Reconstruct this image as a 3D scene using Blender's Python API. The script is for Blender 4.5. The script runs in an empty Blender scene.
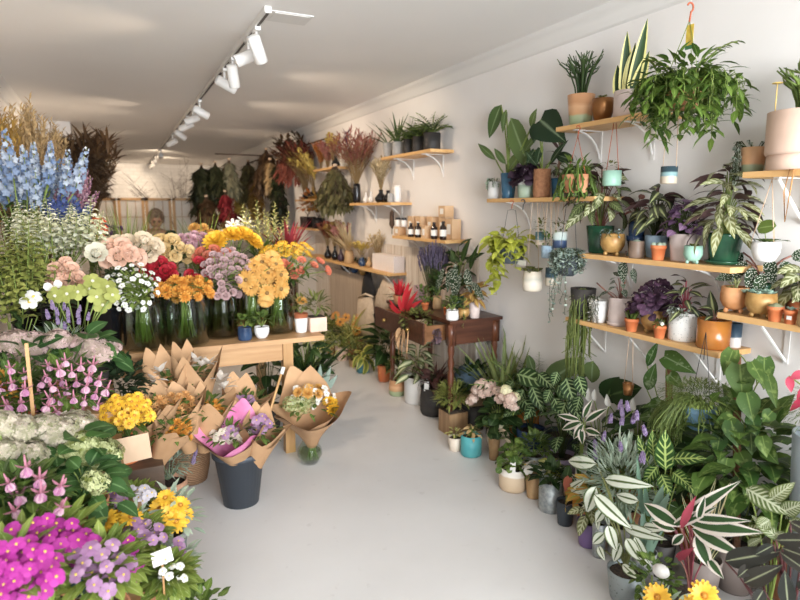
import bpy, math, random
from mathutils import Vector as V, Matrix, Euler
R = random.Random(11)
PI = math.pi
sc = bpy.context.scene
COL = sc.collection
U = R.uniform

# ---------------------------------------------------------------- camera geometry (one-point view, 800x600)
F = 600.0
PH = math.atan2(92.0, F)
TH = math.atan2(295.0 * math.cos(PH), F)
EYE = V((0, 0, 1.55))
CR = V((math.cos(TH), -math.sin(TH), 0))
CF = V((math.sin(TH) * math.cos(PH), math.cos(TH) * math.cos(PH), -math.sin(PH)))
CU = CR.cross(CF)
WALLX = 2.48
def _lin(px, A, B):
    k = (px - 400) / F; m = CR - CF * k
    return -(A - EYE).dot(m) / (B - A).dot(m)
def onX(px, X, z):                       # point on the line (X, *, z) seen at column px
    A = V((X, 0, z)); B = V((X, 1, z)); return A.lerp(B, _lin(px, A, B))
def onY(px, Y, z):
    A = V((0, Y, z)); B = V((1, Y, z)); return A.lerp(B, _lin(px, A, B))
def ray(px, py): return CF + CR * ((px - 400) / F) + CU * ((300 - py) / F)
def atZ(px, py, z=0.0):
    d = ray(px, py); return EYE + d * ((z - EYE.z) / d.z)
def atX(px, py, X):
    d = ray(px, py); return EYE + d * (X / d.x)
def atY(px, py, Y):
    d = ray(px, py); return EYE + d * (Y / d.y)
def mpp(P): return (V(P) - EYE).dot(CF) / F     # metres per pixel at P

# ---------------------------------------------------------------- materials
def lin(c):
    if isinstance(c, str): c = tuple(int(c[i:i + 2], 16) for i in (0, 2, 4))
    o = []; g = .3 * c[0] + .59 * c[1] + .11 * c[2]; c = [g + (x - g) * .86 for x in c]
    for x in c:
        x /= 255.0; o.append(x / 12.92 if x <= .04045 else ((x + .055) / 1.055) ** 2.4)
    return (*o, 1)
class NT:
    def __init__(s, name):
        s.m = bpy.data.materials.new(name); s.m.use_nodes = True; s.t = s.m.node_tree; s.t.nodes.clear()
        s.out = s.n('ShaderNodeOutputMaterial')
    def n(s, typ, **kw):
        x = s.t.nodes.new(typ)
        for k, v in kw.items(): setattr(x, k, v)
        return x
    def put(s, sock, v):
        if isinstance(v, bpy.types.NodeSocket): s.t.links.new(v, sock)
        else: sock.default_value = v
    def math(s, op, a, b=0.0, c=0.0):
        x = s.n('ShaderNodeMath', operation=op); s.put(x.inputs[0], a); s.put(x.inputs[1], b); s.put(x.inputs[2], c); return x.outputs[0]
    def rng(s, v, a, b, c=0.0, d=1.0):
        x = s.n('ShaderNodeMapRange'); 
        for i, q in enumerate((v, a, b, c, d)): s.put(x.inputs[i], q)
        return x.outputs[0]
    def mix(s, f, a, b):
        x = s.n('ShaderNodeMix', data_type='RGBA'); s.put(x.inputs[0], f); s.put(x.inputs[6], a); s.put(x.inputs[7], b); return x.outputs[2]
    def uv(s):
        x = s.n('ShaderNodeUVMap'); y = s.n('ShaderNodeSeparateXYZ'); s.t.links.new(x.outputs[0], y.inputs[0]); return y.outputs[0], y.outputs[1], x.outputs[0]
    def tone(s): return s.n('ShaderNodeAttribute', attribute_name='tone').outputs[2]
    def noise(s, scale, vec=None, detail=3):
        x = s.n('ShaderNodeTexNoise'); s.put(x.inputs['Scale'], scale); s.put(x.inputs['Detail'], float(detail))
        if vec is None: vec = s.n('ShaderNodeTexCoord').outputs['Object']
        s.put(x.inputs['Vector'], vec); return x.outputs[0]
    def bsdf(s, col, rough=.5, metal=0.0, spec=.4, trans=0.0, bump=None, bs=.2, alpha=None):
        p = s.n('ShaderNodeBsdfPrincipled'); s.put(p.inputs['Base Color'], col); s.put(p.inputs['Roughness'], rough); s.put(p.inputs['Metallic'], metal); s.put(p.inputs['Specular IOR Level'], spec)
        if bump is not None:
            b = s.n('ShaderNodeBump'); b.inputs['Strength'].default_value = bs; b.inputs['Distance'].default_value = .01; s.put(b.inputs['Height'], bump); s.put(p.inputs['Normal'], b.outputs[0])
        sh = p.outputs[0]
        if trans:
            tr = s.n('ShaderNodeBsdfTranslucent'); s.put(tr.inputs[0], col); mx = s.n('ShaderNodeMixShader'); mx.inputs[0].default_value = trans
            s.t.links.new(sh, mx.inputs[1]); s.t.links.new(tr.outputs[0], mx.inputs[2]); sh = mx.outputs[0]
        s.t.links.new(sh, s.out.inputs[0]); return s.m
MC = {}
def leafm(name, c1, c2=None, pat=None, pc='c8d08a', back=None, rough=.45, trans=.22, w=.3, fq=7.0):
    """leaf material: c1..c2 by the leaf's own tone, pattern from the leaf's own uv"""
    if name in MC: return MC[name]
    def gr(c):
        c = tuple(int(c[i:i + 2], 16) for i in (0, 2, 4)) if isinstance(c, str) else c
        return (c[0] * .88, c[1] * .83, c[2] * .66) if not any(q in name for q in ('lavender', 'sage', 'silver', 'spear', 'greygreen', 'mint', 'blue')) and c[1] > c[0] + 4 and c[1] > c[2] + 4 else c
    c1 = gr(c1); c2 = gr(c2 or c1)
    s = NT(name); u, v, uvv = s.uv(); a = s.math('MULTIPLY', s.math('ABSOLUTE', s.math('SUBTRACT', u, .5)), 2.0)
    col = s.mix(s.tone(), lin(c1), lin(c2 or c1)); P = lin(pc)
    if pat == 'mid': col = s.mix(s.rng(a, w, 0.02), col, P)
    elif pat == 'rib': col = s.mix(s.rng(a, .14, .0, 0, .55), col, P)
    elif pat == 'edge': col = s.mix(s.rng(a, 1 - w - .08, 1 - w), col, P)
    elif pat == 'feather' or pat == 'vein':
        q = s.math('SINE', s.math('MULTIPLY', s.math('SUBTRACT', v, s.math('MULTIPLY', a, .22)), 6.283 * fq))
        th = (.1, .5) if pat == 'feather' else (.45, .8)
        k = s.math('MULTIPLY', s.rng(q, *th), s.rng(a, .92, .7)); k = s.math('MAXIMUM', s.math('MULTIPLY', k, .75), s.rng(a, .16, .04, 0, .9))
        col = s.mix(k, col, P)
    elif pat == 'band':           # pale blade with a green centre line and margin
        k = s.math('MULTIPLY', s.rng(a, .10, .2), s.rng(a, .9, .75)); col = s.mix(k, col, P)
    elif pat == 'splash':
        n = s.noise(5.0, None, 2); q = s.math('SINE', s.math('MULTIPLY', s.math('SUBTRACT', v, s.math('MULTIPLY', a, .3)), 6.283 * fq))
        k = s.math('MULTIPLY', s.rng(s.noise(38.0, None, 2), .55, .72, 0, .7), s.rng(a, .95, .6)); k = s.math('MAXIMUM', k, s.rng(a, .1, .0, 0, .6)); col = s.mix(k, col, P)
    elif pat == 'spots':
        vo = s.n('ShaderNodeTexVoronoi', voronoi_dimensions='2D'); mp = s.n('ShaderNodeMapping'); mp.inputs['Scale'].default_value = (fq, fq * 2.2, 1)
        s.t.links.new(uvv, mp.inputs[0]); s.t.links.new(mp.outputs[0], vo.inputs['Vector']); vo.inputs['Scale'].default_value = 1
        col = s.mix(s.rng(vo.outputs['Distance'], w + .08, w), col, P)
    elif pat == 'tip': col = s.mix(s.rng(v, .25, 1.0), col, P)
    elif pat == 'eye': col = s.mix(s.rng(v, w, w * .6), col, P)
    if back: col = s.mix(s.n('ShaderNodeNewGeometry').outputs['Backfacing'], col, lin(back))
    MC[name] = s.bsdf(col, rough, trans=trans, spec=.3); return MC[name]
def solid(name, c, rough=.5, metal=0.0, c2=None, ns=20.0, bump=0, spec=.4, thr=None):
    if name in MC: return MC[name]
    s = NT(name); col = lin(c); n = None
    if c2 or bump: n = s.noise(ns)
    if c2: col = s.mix(s.rng(n, *(thr or (.35, .65))), col, lin(c2))
    MC[name] = s.bsdf(col, rough, metal, spec, bump=n if bump else None, bs=bump); return MC[name]
def bands(name, stops, rough=.4, nz=.04):     # glaze bands by height on the pot (uv v)
    if name in MC: return MC[name]
    s = NT(name); u, v, _ = s.uv(); v = s.math('ADD', v, s.math('MULTIPLY', s.math('SUBTRACT', s.noise(18.0), .5), nz * 4))
    r = s.n('ShaderNodeValToRGB'); s.t.links.new(v, r.inputs[0]); e = r.color_ramp.elements
    while len(e) < len(stops): e.new(.5)
    for i, (p, c) in enumerate(stops): e[i].position = p; e[i].color = lin(c)
    MC[name] = s.bsdf(r.outputs[0], rough); return MC[name]
def woodm(name, c1, c2, ax=1, sc_=6.0, rough=.5):
    if name in MC: return MC[name]
    s = NT(name); mp = s.n('ShaderNodeMapping'); k = [22.0, 22.0, 22.0]; k[ax] = 1.6; mp.inputs['Scale'].default_value = k
    s.t.links.new(s.n('ShaderNodeTexCoord').outputs['Object'], mp.inputs[0]); n = s.noise(sc_ / 4, mp.outputs[0], 4)
    MC[name] = s.bsdf(s.mix(s.rng(n, .3, .7), lin(c1), lin(c2)), rough, bump=n, bs=.08); return MC[name]
def thin_glass(name, tint, gl=.2, rough=.02):
    if name in MC: return MC[name]
    s = NT(name); t = s.n('ShaderNodeBsdfTransparent'); s.put(t.inputs[0], lin(tint)); g = s.n('ShaderNodeBsdfGlossy'); g.inputs['Roughness'].default_value = rough
    lw = s.n('ShaderNodeLayerWeight'); lw.inputs[0].default_value = .35; m = s.n('ShaderNodeMixShader')
    s.put(m.inputs[0], s.math('MULTIPLY', lw.outputs[1], gl * 4)); s.t.links.new(t.outputs[0], m.inputs[1]); s.t.links.new(g.outputs[0], m.inputs[2]); s.t.links.new(m.outputs[0], s.out.inputs[0])
    MC[name] = s.m; return s.m

# ---------------------------------------------------------------- mesh builder
def prof(shape, t):
    if shape == 'ovate': return math.sin(PI * t ** .72) ** .85
    if shape == 'lance': return math.sin(PI * t ** .8)
    if shape == 'strap': return min(1, t * 6 + .45) * (1 - max(0, (t - .25) / .75) ** 2.2)
    if shape == 'blade': return (1 - t) ** .7 * min(1, .6 + t * 2)
    if shape == 'heart':
        for (a, x), (b, y) in (((0, .55), (.1, .86)), ((.1, .86), (.25, 1)), ((.25, 1), (.45, .9)), ((.45, .9), (.7, .55)), ((.7, .55), (.88, .2)), ((.88, .2), (1, .0))):
            if t <= b + 1e-6: return x + (y - x) * (t - a) / (b - a)
    if shape == 'round': return math.sqrt(max(0, 1 - (2 * t - 1) ** 2))
    if shape == 'petal': return math.sin(PI * min(1, t * .86 + .06) ** 1.5) ** .7
    if shape == 'obov': return math.sin(PI * t ** 1.5) ** .8
    return 1.0
class MB:
    def __init__(s): s.v = []; s.f = []; s.u = []; s.m = []; s.t = []
    def add(s, vs, fs, us=None, mi=0, tone=.5):
        o = len(s.v); s.v += [tuple(p) for p in vs]; s.u += us or [(0, 0)] * len(vs); s.t += [tone] * len(vs)
        for f in fs: s.f.append(tuple(i + o for i in f)); s.m.append(mi)
        return s
    def lathe(s, pr, seg=20, mi=0, c=(0, 0, 0), wob=None, cap=True):
        vs = []; us = []; n = len(pr); zmax = max(p[1] for p in pr) or 1
        for j, (r, z) in enumerate(pr):
            for i in range(seg + 1):
                a = 2 * PI * i / seg; rr = r * (wob(a, z) if wob else 1)
                vs.append((c[0] + rr * math.cos(a), c[1] + rr * math.sin(a), c[2] + z)); us.append((i / seg, z / zmax))
        fs = [(j * (seg + 1) + i, j * (seg + 1) + i + 1, (j + 1) * (seg + 1) + i + 1, (j + 1) * (seg + 1) + i) for j in range(n - 1) for i in range(seg)]
        if cap:
            fs.append(tuple(range(seg - 1, -1, -1)))
        return s.add(vs, fs, us, mi)
    def disc(s, r, z, seg=16, mi=0, c=(0, 0), bump=0.0):
        vs = [(c[0], c[1], z + bump)] + [(c[0] + r * math.cos(2 * PI * i / seg), c[1] + r * math.sin(2 * PI * i / seg), z) for i in range(seg)]
        return s.add(vs, [(0, 1 + i, 1 + (i + 1) % seg) for i in range(seg)], None, mi)
    def box(s, c, d, mi=0, M=None):
        vs = [V((x * d[0] / 2, y * d[1] / 2, z * d[2] / 2)) for x in (-1, 1) for y in (-1, 1) for z in (-1, 1)]
        if M: vs = [M @ p for p in vs]
        vs = [p + V(c) for p in vs]
        return s.add(vs, [(0, 1, 3, 2), (4, 6, 7, 5), (0, 4, 5, 1), (2, 3, 7, 6), (0, 2, 6, 4), (1, 5, 7, 3)], [(0, 0), (0, 1), (0, 0), (0, 1), (1, 0), (1, 1), (1, 0), (1, 1)], mi)
    def tube(s, path, r, seg=5, mi=0, tone=.5):
        path = [V(p) for p in path]; n = len(path); vs = []; us = []
        for j, p in enumerate(path):
            d = (path[min(j + 1, n - 1)] - path[max(j - 1, 0)])
            d = d.normalized() if d.length > 1e-9 else V((0, 0, 1))
            a = d.orthogonal().normalized() if abs(d.z) > .99 else d.cross(V((0, 0, 1))).normalized()
            b = d.cross(a); q = r[j] if isinstance(r, (list, tuple)) else r
            for i in range(seg):
                t = 2 * PI * i / seg; vs.append(p + (a * math.cos(t) + b * math.sin(t)) * q); us.append((.5, j / max(1, n - 1)))
        fs = [(j * seg + i, j * seg + (i + 1) % seg, (j + 1) * seg + (i + 1) % seg, (j + 1) * seg + i) for j in range(n - 1) for i in range(seg)]
        fs += [tuple(range(seg - 1, -1, -1)), tuple((n - 1) * seg + i for i in range(seg))]
        return s.add(vs, fs, us, mi, tone)
    def ell(s, c, r, seg=10, rings=6, mi=0, tone=.5, M=None):
        vs = []; us = []
        for j in range(rings + 1):
            p = PI * j / rings
            for i in range(seg):
                a = 2 * PI * i / seg; q = V((r[0] * math.sin(p) * math.cos(a), r[1] * math.sin(p) * math.sin(a), -r[2] * math.cos(p)))
                if M: q = M @ q
                vs.append(q + V(c)); us.append((i / seg, j / rings))
        fs = [(j * seg + i, j * seg + (i + 1) % seg, (j + 1) * seg + (i + 1) % seg, (j + 1) * seg + i) for j in range(rings) for i in range(seg)]
        return s.add(vs, fs, us, mi, tone)
    def leaf(s, p, d, L, W, shape='ovate', droop=.6, fold=.15, mi=0, tone=None, nl=6, nw=2, up=None, wave=0, g=None):
        p = V(p); d = V(d).normalized(); up = V(up) if up else V((0, 0, 1)); g = g or V((0, 0, -1))
        sd = d.cross(up)
        sd = sd.normalized() if sd.length > 1e-3 else V((1, 0, 0))
        if tone is None: tone = U(0, 1)
        vs = []; us = []; st = L / nl; c = p.copy(); dd = d.copy(); ax = sd
        for j in range(nl + 1):
            t = j / nl; nrm = sd.cross(dd).normalized(); w = W / 2 * prof(shape, t) if 0 < j < nl or (shape in ('blade', 'strap', 'heart', 'rect', 'petal') and j == 0) or shape in ('rect', 'petal') else W * .01
            for i in range(nw + 1):
                k = 2 * i / nw - 1
                q = c + sd * (w * k) + nrm * (fold * abs(k) * w + (wave * W * math.sin(j * 2.1 + i) * abs(k)))
                if shape == 'heart' and j == 0: q -= dd * (.07 * L * abs(k))
                vs.append(q); us.append((i / nw, t))
            if droop: dd = (Matrix.Rotation(-droop / nl, 3, ax) @ dd)
            c = c + dd * st
        fs = [(j * (nw + 1) + i, j * (nw + 1) + i + 1, (j + 1) * (nw + 1) + i + 1, (j + 1) * (nw + 1) + i) for j in range(nl) for i in range(nw)]
        return s.add(vs, fs, us, mi, tone)
    def mesh(s, name, mats, smooth=True, lim=None):
        vs = s.v
        if lim:                                   # keep foliage in front of the wall and above the floor
            lx, zf = lim
            vs = [((lx - (x - lx) * .03) if x > lx else x, y, max(z, zf)) for x, y, z in vs]
        me = bpy.data.meshes.new(name); me.from_pydata(vs, [], s.f)
        if not isinstance(mats, (list, tuple)): mats = [mats]
        for m in mats: me.materials.append(m)
        me.polygons.foreach_set('material_index', [min(i, len(mats) - 1) for i in s.m])
        me.polygons.foreach_set('use_smooth', [smooth] * len(s.f))
        ul = me.uv_layers.new(name='UVMap'); li = [0] * len(me.loops); me.loops.foreach_get('vertex_index', li)
        ul.data.foreach_set('uv', [c for i in li for c in s.u[i]])
        at = me.attributes.new('tone', 'FLOAT', 'POINT'); at.data.foreach_set('value', s.t)
        me.update(); return me

def link(name, me, parent=None, loc=None, M=None):
    o = bpy.data.objects.new(name, me); COL.objects.link(o)
    if parent: o.parent = parent
    if loc is not None: o.location = loc
    if M is not None: o.matrix_local = M
    return o
def part(name, mb, mats, parent, smooth=True, lab=None, veg=False):
    """one mesh under a thing, in the thing's own coordinates"""
    lim = None
    if veg:
        q = parent
        l = V(parent.location)
        while q.parent: q = q.parent; l += V(q.location)
        lim = (WALLX - .012 - l.x, .006 - l.z)
    o = link(name, mb.mesh(name, mats, smooth, lim), parent)
    if lab: o['label'] = lab
    return o
def tag(o, label, cat, group=None, kind=None):
    o['label'] = label; o['category'] = cat
    if group: o['group'] = group
    if kind: o['kind'] = kind
    return o
def thing(name, label, cat, loc=(0, 0, 0), group=None):
    o = bpy.data.objects.new(name, None); o.empty_display_size = .05; COL.objects.link(o); o.location = loc
    return tag(o, label, cat, group)
def one(name, label, cat, mb, mats, loc=(0, 0, 0), group=None, smooth=True, kind=None):
    o = link(name, mb.mesh(name, mats, smooth), None, loc); return tag(o, label, cat, group, kind)
def struct(name, mb, mats, smooth=False):
    o = link(name, mb.mesh(name, mats, smooth)); o['kind'] = 'structure'; return o
def copy_tree(o, parent=None):
    c = o.copy(); COL.objects.link(c)
    if parent: c.parent = parent
    for ch in list(o.children): copy_tree(ch, c)
    return c

# ---------------------------------------------------------------- plant generators (local origin = soil level)
GA = 2.39996
def aim(az, el): return V((math.cos(az) * math.cos(el), math.sin(az) * math.cos(el), math.sin(el)))
def bez(a, b, c, n=5):
    a, b, c = V(a), V(b), V(c); return [a * (1 - t) ** 2 + b * 2 * t * (1 - t) + c * t * t for t in [i / n for i in range(n + 1)]]
def g_stalk(mb, n, H, S, L, W, shape='ovate', droop=.9, z0=0.0, fold=.12, pet=1, hmin=.35, nl=6, nw=2, pr=.0022, el=.45, az0=0, arc=2 * PI, mi=0, wave=.02, rs=1, face=.55):
    """stalked leaves: H, S are the height and reach of the whole plant, the blades cover the outer half of the reach"""
    for i in range(n):
        t = (i + .5) / n; az = az0 + (i * GA) % (2 * PI) * arc / (2 * PI) + U(-.3, .3) * rs
        rad = max(.12 * S, S - .75 * L) * (t ** .6) * U(.8, 1.15); h = max(.02, H - .3 * L) * (1 - (1 - hmin) * t) * U(.85, 1.05); out = aim(az, 0)
        tip = out * rad + V((0, 0, z0 + h)); base = out * min(.015, rad * .2) + V((0, 0, z0))
        p = bez(base, out * rad * .35 + V((0, 0, z0 + h * .75)), tip, 4)
        if pet: mb.tube(p, pr, 4, pet)
        e = el * (1.5 - 2.2 * t) + U(-.25, .25)
        d = out * math.cos(e) + V((0, 0, math.sin(e)))
        up = V((0, 0, 1)) + out.cross(V((0, 0, 1))) * U(-face, face) * 1.6
        sL = U(.78, 1.1); mb.leaf(tip, d, L * sL, W * sL, shape, droop * U(.7, 1.4), fold, mi, None, nl, nw, wave=wave, up=up)
    return mb
def g_strap(mb, n, L, W, e0=1.45, e1=.6, droop=.7, shape='strap', z0=0, r0=.01, fold=.25, nl=7, mi=0, lv=.25, az0=0, arc=2 * PI, nw=2):
    for i in range(n):
        t = (i + .5) / n; az = az0 + ((i * GA) % (2 * PI)) * arc / (2 * PI) + U(-.2, .2); e = e0 + (e1 - e0) * t + U(-.1, .1)
        mb.leaf(aim(az, 0) * r0 * (t + .3) + V((0, 0, z0)), aim(az, e), L * U(1 - lv, 1 + lv * .6), W * U(.8, 1.1), shape, droop * U(.5, 1.3), fold, mi, None, nl, nw)
    return mb
def g_bush(mb, n, rx, rz, L, W, shape='ovate', z0=0, stems=6, droop=.5, mi=0, nl=4, low=-.3, cz=None, ry=None, nw=2):
    ry = ry or rx; cz = rz * .8 if cz is None else cz
    for i in range(stems):
        a = i * GA; q = V((rx * .55 * math.cos(a), ry * .55 * math.sin(a), z0 + cz)); mb.tube(bez((0, 0, z0), q * .4 + V((0, 0, z0 * .5)), q, 3), .003, 4, 1)
    for i in range(n):
        a = i * GA + U(-.3, .3); zz = 1 - (1 - low) * (i + .5) / n; rr = math.sqrt(max(0, 1 - zz * zz)); k = U(.45, 1.0)
        o = V((rr * math.cos(a), rr * math.sin(a), zz)); p = V((o.x * rx * k, o.y * ry * k, z0 + cz + o.z * rz * k))
        d = o + V((U(-.5, .5), U(-.5, .5), U(-.2, .5))); mb.leaf(p, d, L * U(.7, 1.15), W * U(.7, 1.15), shape, droop, .15, mi, None, nl, nw)
    return mb
def g_trail(mb, nv, ln, spread, L, W, shape='ovate', z0=0, per=9, az0=0, arc=2 * PI, r=.0018, mi=0, lift=.03, lv=.45, nl=3):
    for i in range(nv):
        az = az0 + ((i * GA) % (2 * PI)) * arc / (2 * PI); o = aim(az, 0); l = ln * U(1 - lv, 1.05); sp = spread * U(.85, 1.1)
        p = [V((0, 0, z0)) + o * sp * .5, V((0, 0, z0 + lift)) + o * sp]
        for j in range(1, per): p.append(V((o.x * sp * 1.08 + U(-1, 1) * .008, o.y * sp * 1.08 + U(-1, 1) * .008, z0 + lift - l * j / per)))
        mb.tube(p, r, 3, 1)
        for j in range(1, len(p)):
            for k in (0, 1):
                b = p[j].lerp(p[j - 1], k * .5); a = U(0, 6.28); mb.leaf(b, aim(a, U(-.6, .5)), L * U(.7, 1.15), W * U(.7, 1.15), shape, .6, .1, mi, None, nl, 2)
    return mb
def g_sticks(mb, n, H, S, r=.004, br=2, z0=0, mi=0):
    for i in range(n):
        az = i * GA + U(-.3, .3); t = (i + .5) / n; tip = aim(az, 0) * S * t + V((0, 0, z0 + H * U(.65, 1.05) * (1 - .25 * t)))
        p = bez(aim(az, 0) * S * .2 * t + V((0, 0, z0)), aim(az, 0) * S * .3 * t + V((0, 0, z0 + H * .5)), tip, 4); tn = U(0, 1); mb.tube(p, [r, r, r, r * .9, r * .6], 5, mi, tn)
        for k in range(br):
            b = p[2 + k % 2]; q = b + aim(az + U(-1.5, 1.5), U(.4, 1.2)) * H * U(.15, .32); mb.tube([b, b.lerp(q, .5) + V((U(-.01, .01), U(-.01, .01), 0)), q], [r * .8, r * .8, r * .4], 4, mi, tn)
    return mb
def g_frond(mb, n, L, lf, lw, e0=1.35, e1=.5, droop=1.0, z0=0, per=14, mi=0, shape='lance', az0=0, arc=2 * PI, r=.0025, taper=True):
    for i in range(n):
        t = (i + .5) / n; az = az0 + ((i * GA) % (2 * PI)) * arc / (2 * PI) + U(-.2, .2); e = e0 + (e1 - e0) * t; d = aim(az, e); sd = d.cross(V((0, 0, 1)))
        sd = sd.normalized() if sd.length > .01 else V((1, 0, 0)); l = L * U(.75, 1.08); p = [V((0, 0, z0))]; dirs = [d]; q = droop * U(.6, 1.2)
        for j in range(per):
            d = Matrix.Rotation(-q / per, 3, sd) @ d; p.append(p[-1] + d * l / per); dirs.append(d.copy())
        mb.tube(p[::2] if len(p) % 2 else p[::2] + [p[-1]], r, 4, 1); tn = U(0, 1)
        for j in range(max(1, per // 5), per + 1):
            tt = j / per; k = lf * (math.sin(PI * min(1, tt * .8 + .18)) if taper else 1)
            for sg in (-1, 1): mb.leaf(p[j], sd * sg + dirs[j] * .7 + V((0, 0, U(-.1, .15))), k, lw, shape, .4, .1, mi, min(1, max(0, tn + U(-.3, .3))), 3, 2)
    return mb
def g_succ(mb, r, n=18, z0=0, c=(0, 0), mi=0, w=.55, e1=.1):
    for i in range(n):
        t = (i + .5) / n; a = i * GA; e = 1.35 - (1.35 - e1) * t; l = r * (.35 + .65 * t)
        mb.leaf(V((c[0], c[1], z0)) + aim(a, 0) * r * .08, aim(a, e), l, l * w, 'obov', -.35, .3, mi, None, 4, 2)
    return mb
def g_cact(mb, r, h, z0=0, mi=0):
    mb.lathe([(r * math.sin(PI * .5 * j / 6) if False else r * math.cos(PI * .5 * (j / 7) ** 1.3) + 1e-4, z0 + h * j / 7) for j in range(8)], 24, mi, wob=lambda a, z: 1 + .12 * math.cos(a * 9)); return mb
def g_mop(mb, n, L, S, z0=0, r=.0018, lift=.06, mi=0, drop=1.0, seg=6, az0=0, arc=2 * PI):   # thin pendant stems
    for i in range(n):
        az = az0 + U(0, arc); o = aim(az, 0); s = S * U(.35, 1.1); l = L * U(.5, 1.05); hh = lift * U(.3, 1.2); p = []
        for j in range(seg + 1):
            t = j / seg; p.append(V((0, 0, z0)) + o * s * (1 - (1 - t) ** 2) + V((U(-1, 1) * .006, U(-1, 1) * .006, hh * math.sin(PI * min(1, t * 1.6)) * (1 - t) - l * drop * t * t)))
        mb.tube(p, r, 4, mi, U(0, 1))
        for k in range(2, seg + 1):
            if R.random() < .6: q = p[k] + V((U(-1, 1), U(-1, 1), -U(0, 1))) * .03; mb.tube([p[k], q], r * .8, 3, mi, U(0, 1))
    return mb

# ---------------------------------------------------------------- flower heads (meshes, +Z up)
HC = {}
def head(key, fn, mats, nvar=2):
    if key not in HC:
        L = []
        for i in range(nvar): mb = MB(); fn(mb); L.append(mb.mesh('bloom', mats))
        HC[key] = L
    return R.choice(HC[key])
def f_rose(mb, r):
    for k, (n, e, l, w, rr) in enumerate(((3, 1.5, .8, .75, .08), (5, 1.4, .88, .9, .22), (6, 1.25, .9, 1.0, .36), (7, .95, .85, 1.05, .46))):
        for i in range(n):
            a = 2 * PI * (i + k * .37) / n + U(-.15, .15); mb.leaf(aim(a, 0) * r * rr + V((0, 0, -r * .1)), aim(a, e), r * l, r * w, 'petal', -.9 if k < 3 else .5, .45, 0, U(.2, .8) - k * .05, 4, 2)
    mb.ell((0, 0, -r * .2), (r * .25, r * .25, r * .25), 6, 4, 1); mb.ell((0, 0, r * .28), (r * .3, r * .3, r * .34), 8, 6, 0, .25)
    for i in range(3): mb.leaf(aim(i * 2.1, 0) * r * .1, aim(i * 2.1, 1.5), r * .72, r * .6, 'petal', -.5, .5, 0, U(.2, .8), 4, 2)
def f_daisy(mb, r, n=14, lay=1, cr=.28, w=.32):
    for k in range(lay):
        for i in range(n):
            a = 2 * PI * (i + k * .5) / n + U(-.08, .08); mb.leaf(aim(a, 0) * r * .15, aim(a, .25 + k * .35), r * (.95 - k * .14), r * w, 'petal', .35, .1, 0, None, 3, 2)
    if cr: mb.ell((0, 0, r * .08), (r * cr, r * cr, r * .14), 8, 4, 1)
def f_mum(mb, r, lay=4, n=13):
    for k in range(lay):
        for i in range(n):
            a = 2 * PI * (i + k * .5) / n + U(-.1, .1); mb.leaf((0, 0, 0), aim(a, .05 + k * 1.3 / lay), r * (1 - k * .1), r * .3, 'petal', -.25, .25, 0, None, 3, 2)
def f_five(mb, r, n=5, w=.95, e=.2, cr=.16):
    for i in range(n):
        a = 2 * PI * i / n + U(-.1, .1); mb.leaf((0, 0, 0), aim(a, e), r, r * w, 'petal', .5, .12, 0, None, 4, 2)
    mb.ell((0, 0, r * .06), (r * cr, r * cr, r * cr), 6, 4, 1)
def f_dome(mb, r, n=80, fs=.22, flat=.75, low=-.15):
    for i in range(n):
        zz = 1 - (1 - low) * (i + .5) / n; a = i * GA; q = math.sqrt(max(0, 1 - zz * zz)); o = V((q * math.cos(a), q * math.sin(a), zz)); c = V((o.x * r, o.y * r, o.z * r * flat)) * U(.88, 1.04)
        o = (o + V((U(-1, 1), U(-1, 1), U(-.6, 1))) * .38).normalized(); x = o.orthogonal().normalized(); y = o.cross(x); tn = U(0, 1); b = U(0, 1.5)
        for k in range(4):
            t = b + k * PI / 2; d = x * math.cos(t) + y * math.sin(t); e = o.cross(d); s = fs * r
            mb.add([c, c + d * s * .55 + e * s * .42 + o * s * .1, c + d * s * 1.05, c + d * s * .55 - e * s * .42 + o * s * .1], [(0, 3, 2, 1)], [(.5, 0), (0, .5), (.5, 1), (1, .5)], 0, tn)
def f_spike(mb, h, r, n=36, fr=.35, p0=.05, bud=.8, kind='star', e=.25):
    mb.tube([(0, 0, -h * .05), (0, 0, h)], [r * .1, r * .04], 4, 1)
    for i in range(n):
        t = (i + .5) / n; z = h * (p0 + (1 - p0) * t); a = i * GA; k = 1 - max(0, (t - .45) / .55) * bud; rr = r * k; o = aim(a, 0); c = o * rr * .7 + V((0, 0, z)); tn = U(0, 1)
        if kind == 'star':
            x = aim(a + PI / 2, 0); y = V((0, 0, 1))
            for q in range(5):
                th = 2 * PI * q / 5 + U(-.1, .1); d = x * math.cos(th) + y * math.sin(th) + o * .35; ee = o.cross(d).normalized(); s = r * fr * 1.6 * k
                mb.add([c, c + d * s * .5 + ee * s * .36, c + d * s, c + d * s * .5 - ee * s * .36], [(0, 3, 2, 1)], [(.5, 0), (0, .5), (.5, 1), (1, .5)], 0, tn)
        elif kind == 'bell': mb.leaf(c - o * rr * .4, aim(a, e), r * fr * 3 * k, r * fr * 2 * k, 'petal', .9, .5, 0, tn, 3, 2)
        else: mb.ell(c, (r * fr * k, r * fr * k, r * fr * 1.3 * k), 5, 3, 0, tn)
def f_fuchsia(mb, r):
    mb.tube([(0, 0, r * 1.6), (0, 0, r * .4)], [r * .08, r * .16], 5, 0, .1)
    for i in range(4): a = PI / 2 * i; mb.leaf((0, 0, r * .4), aim(a, -.2), r * 1.1, r * .42, 'lance', -.9, .1, 0, .1, 4, 2)
    for k in range(2):
        for i in range(5): a = 2 * PI * (i + k * .5) / 5; mb.leaf((0, 0, r * .4), aim(a, -1.0 - .2 * k), r * 1.0, r * .7, 'petal', .1, .3, 1, None, 3, 2)
def up_to(d, spin=None):
    d = V(d).normalized(); q = d.to_track_quat('Z', 'Y').to_matrix().to_4x4(); return q @ Matrix.Rotation(U(0, 6.28) if spin is None else spin, 4, 'Z')
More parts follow.
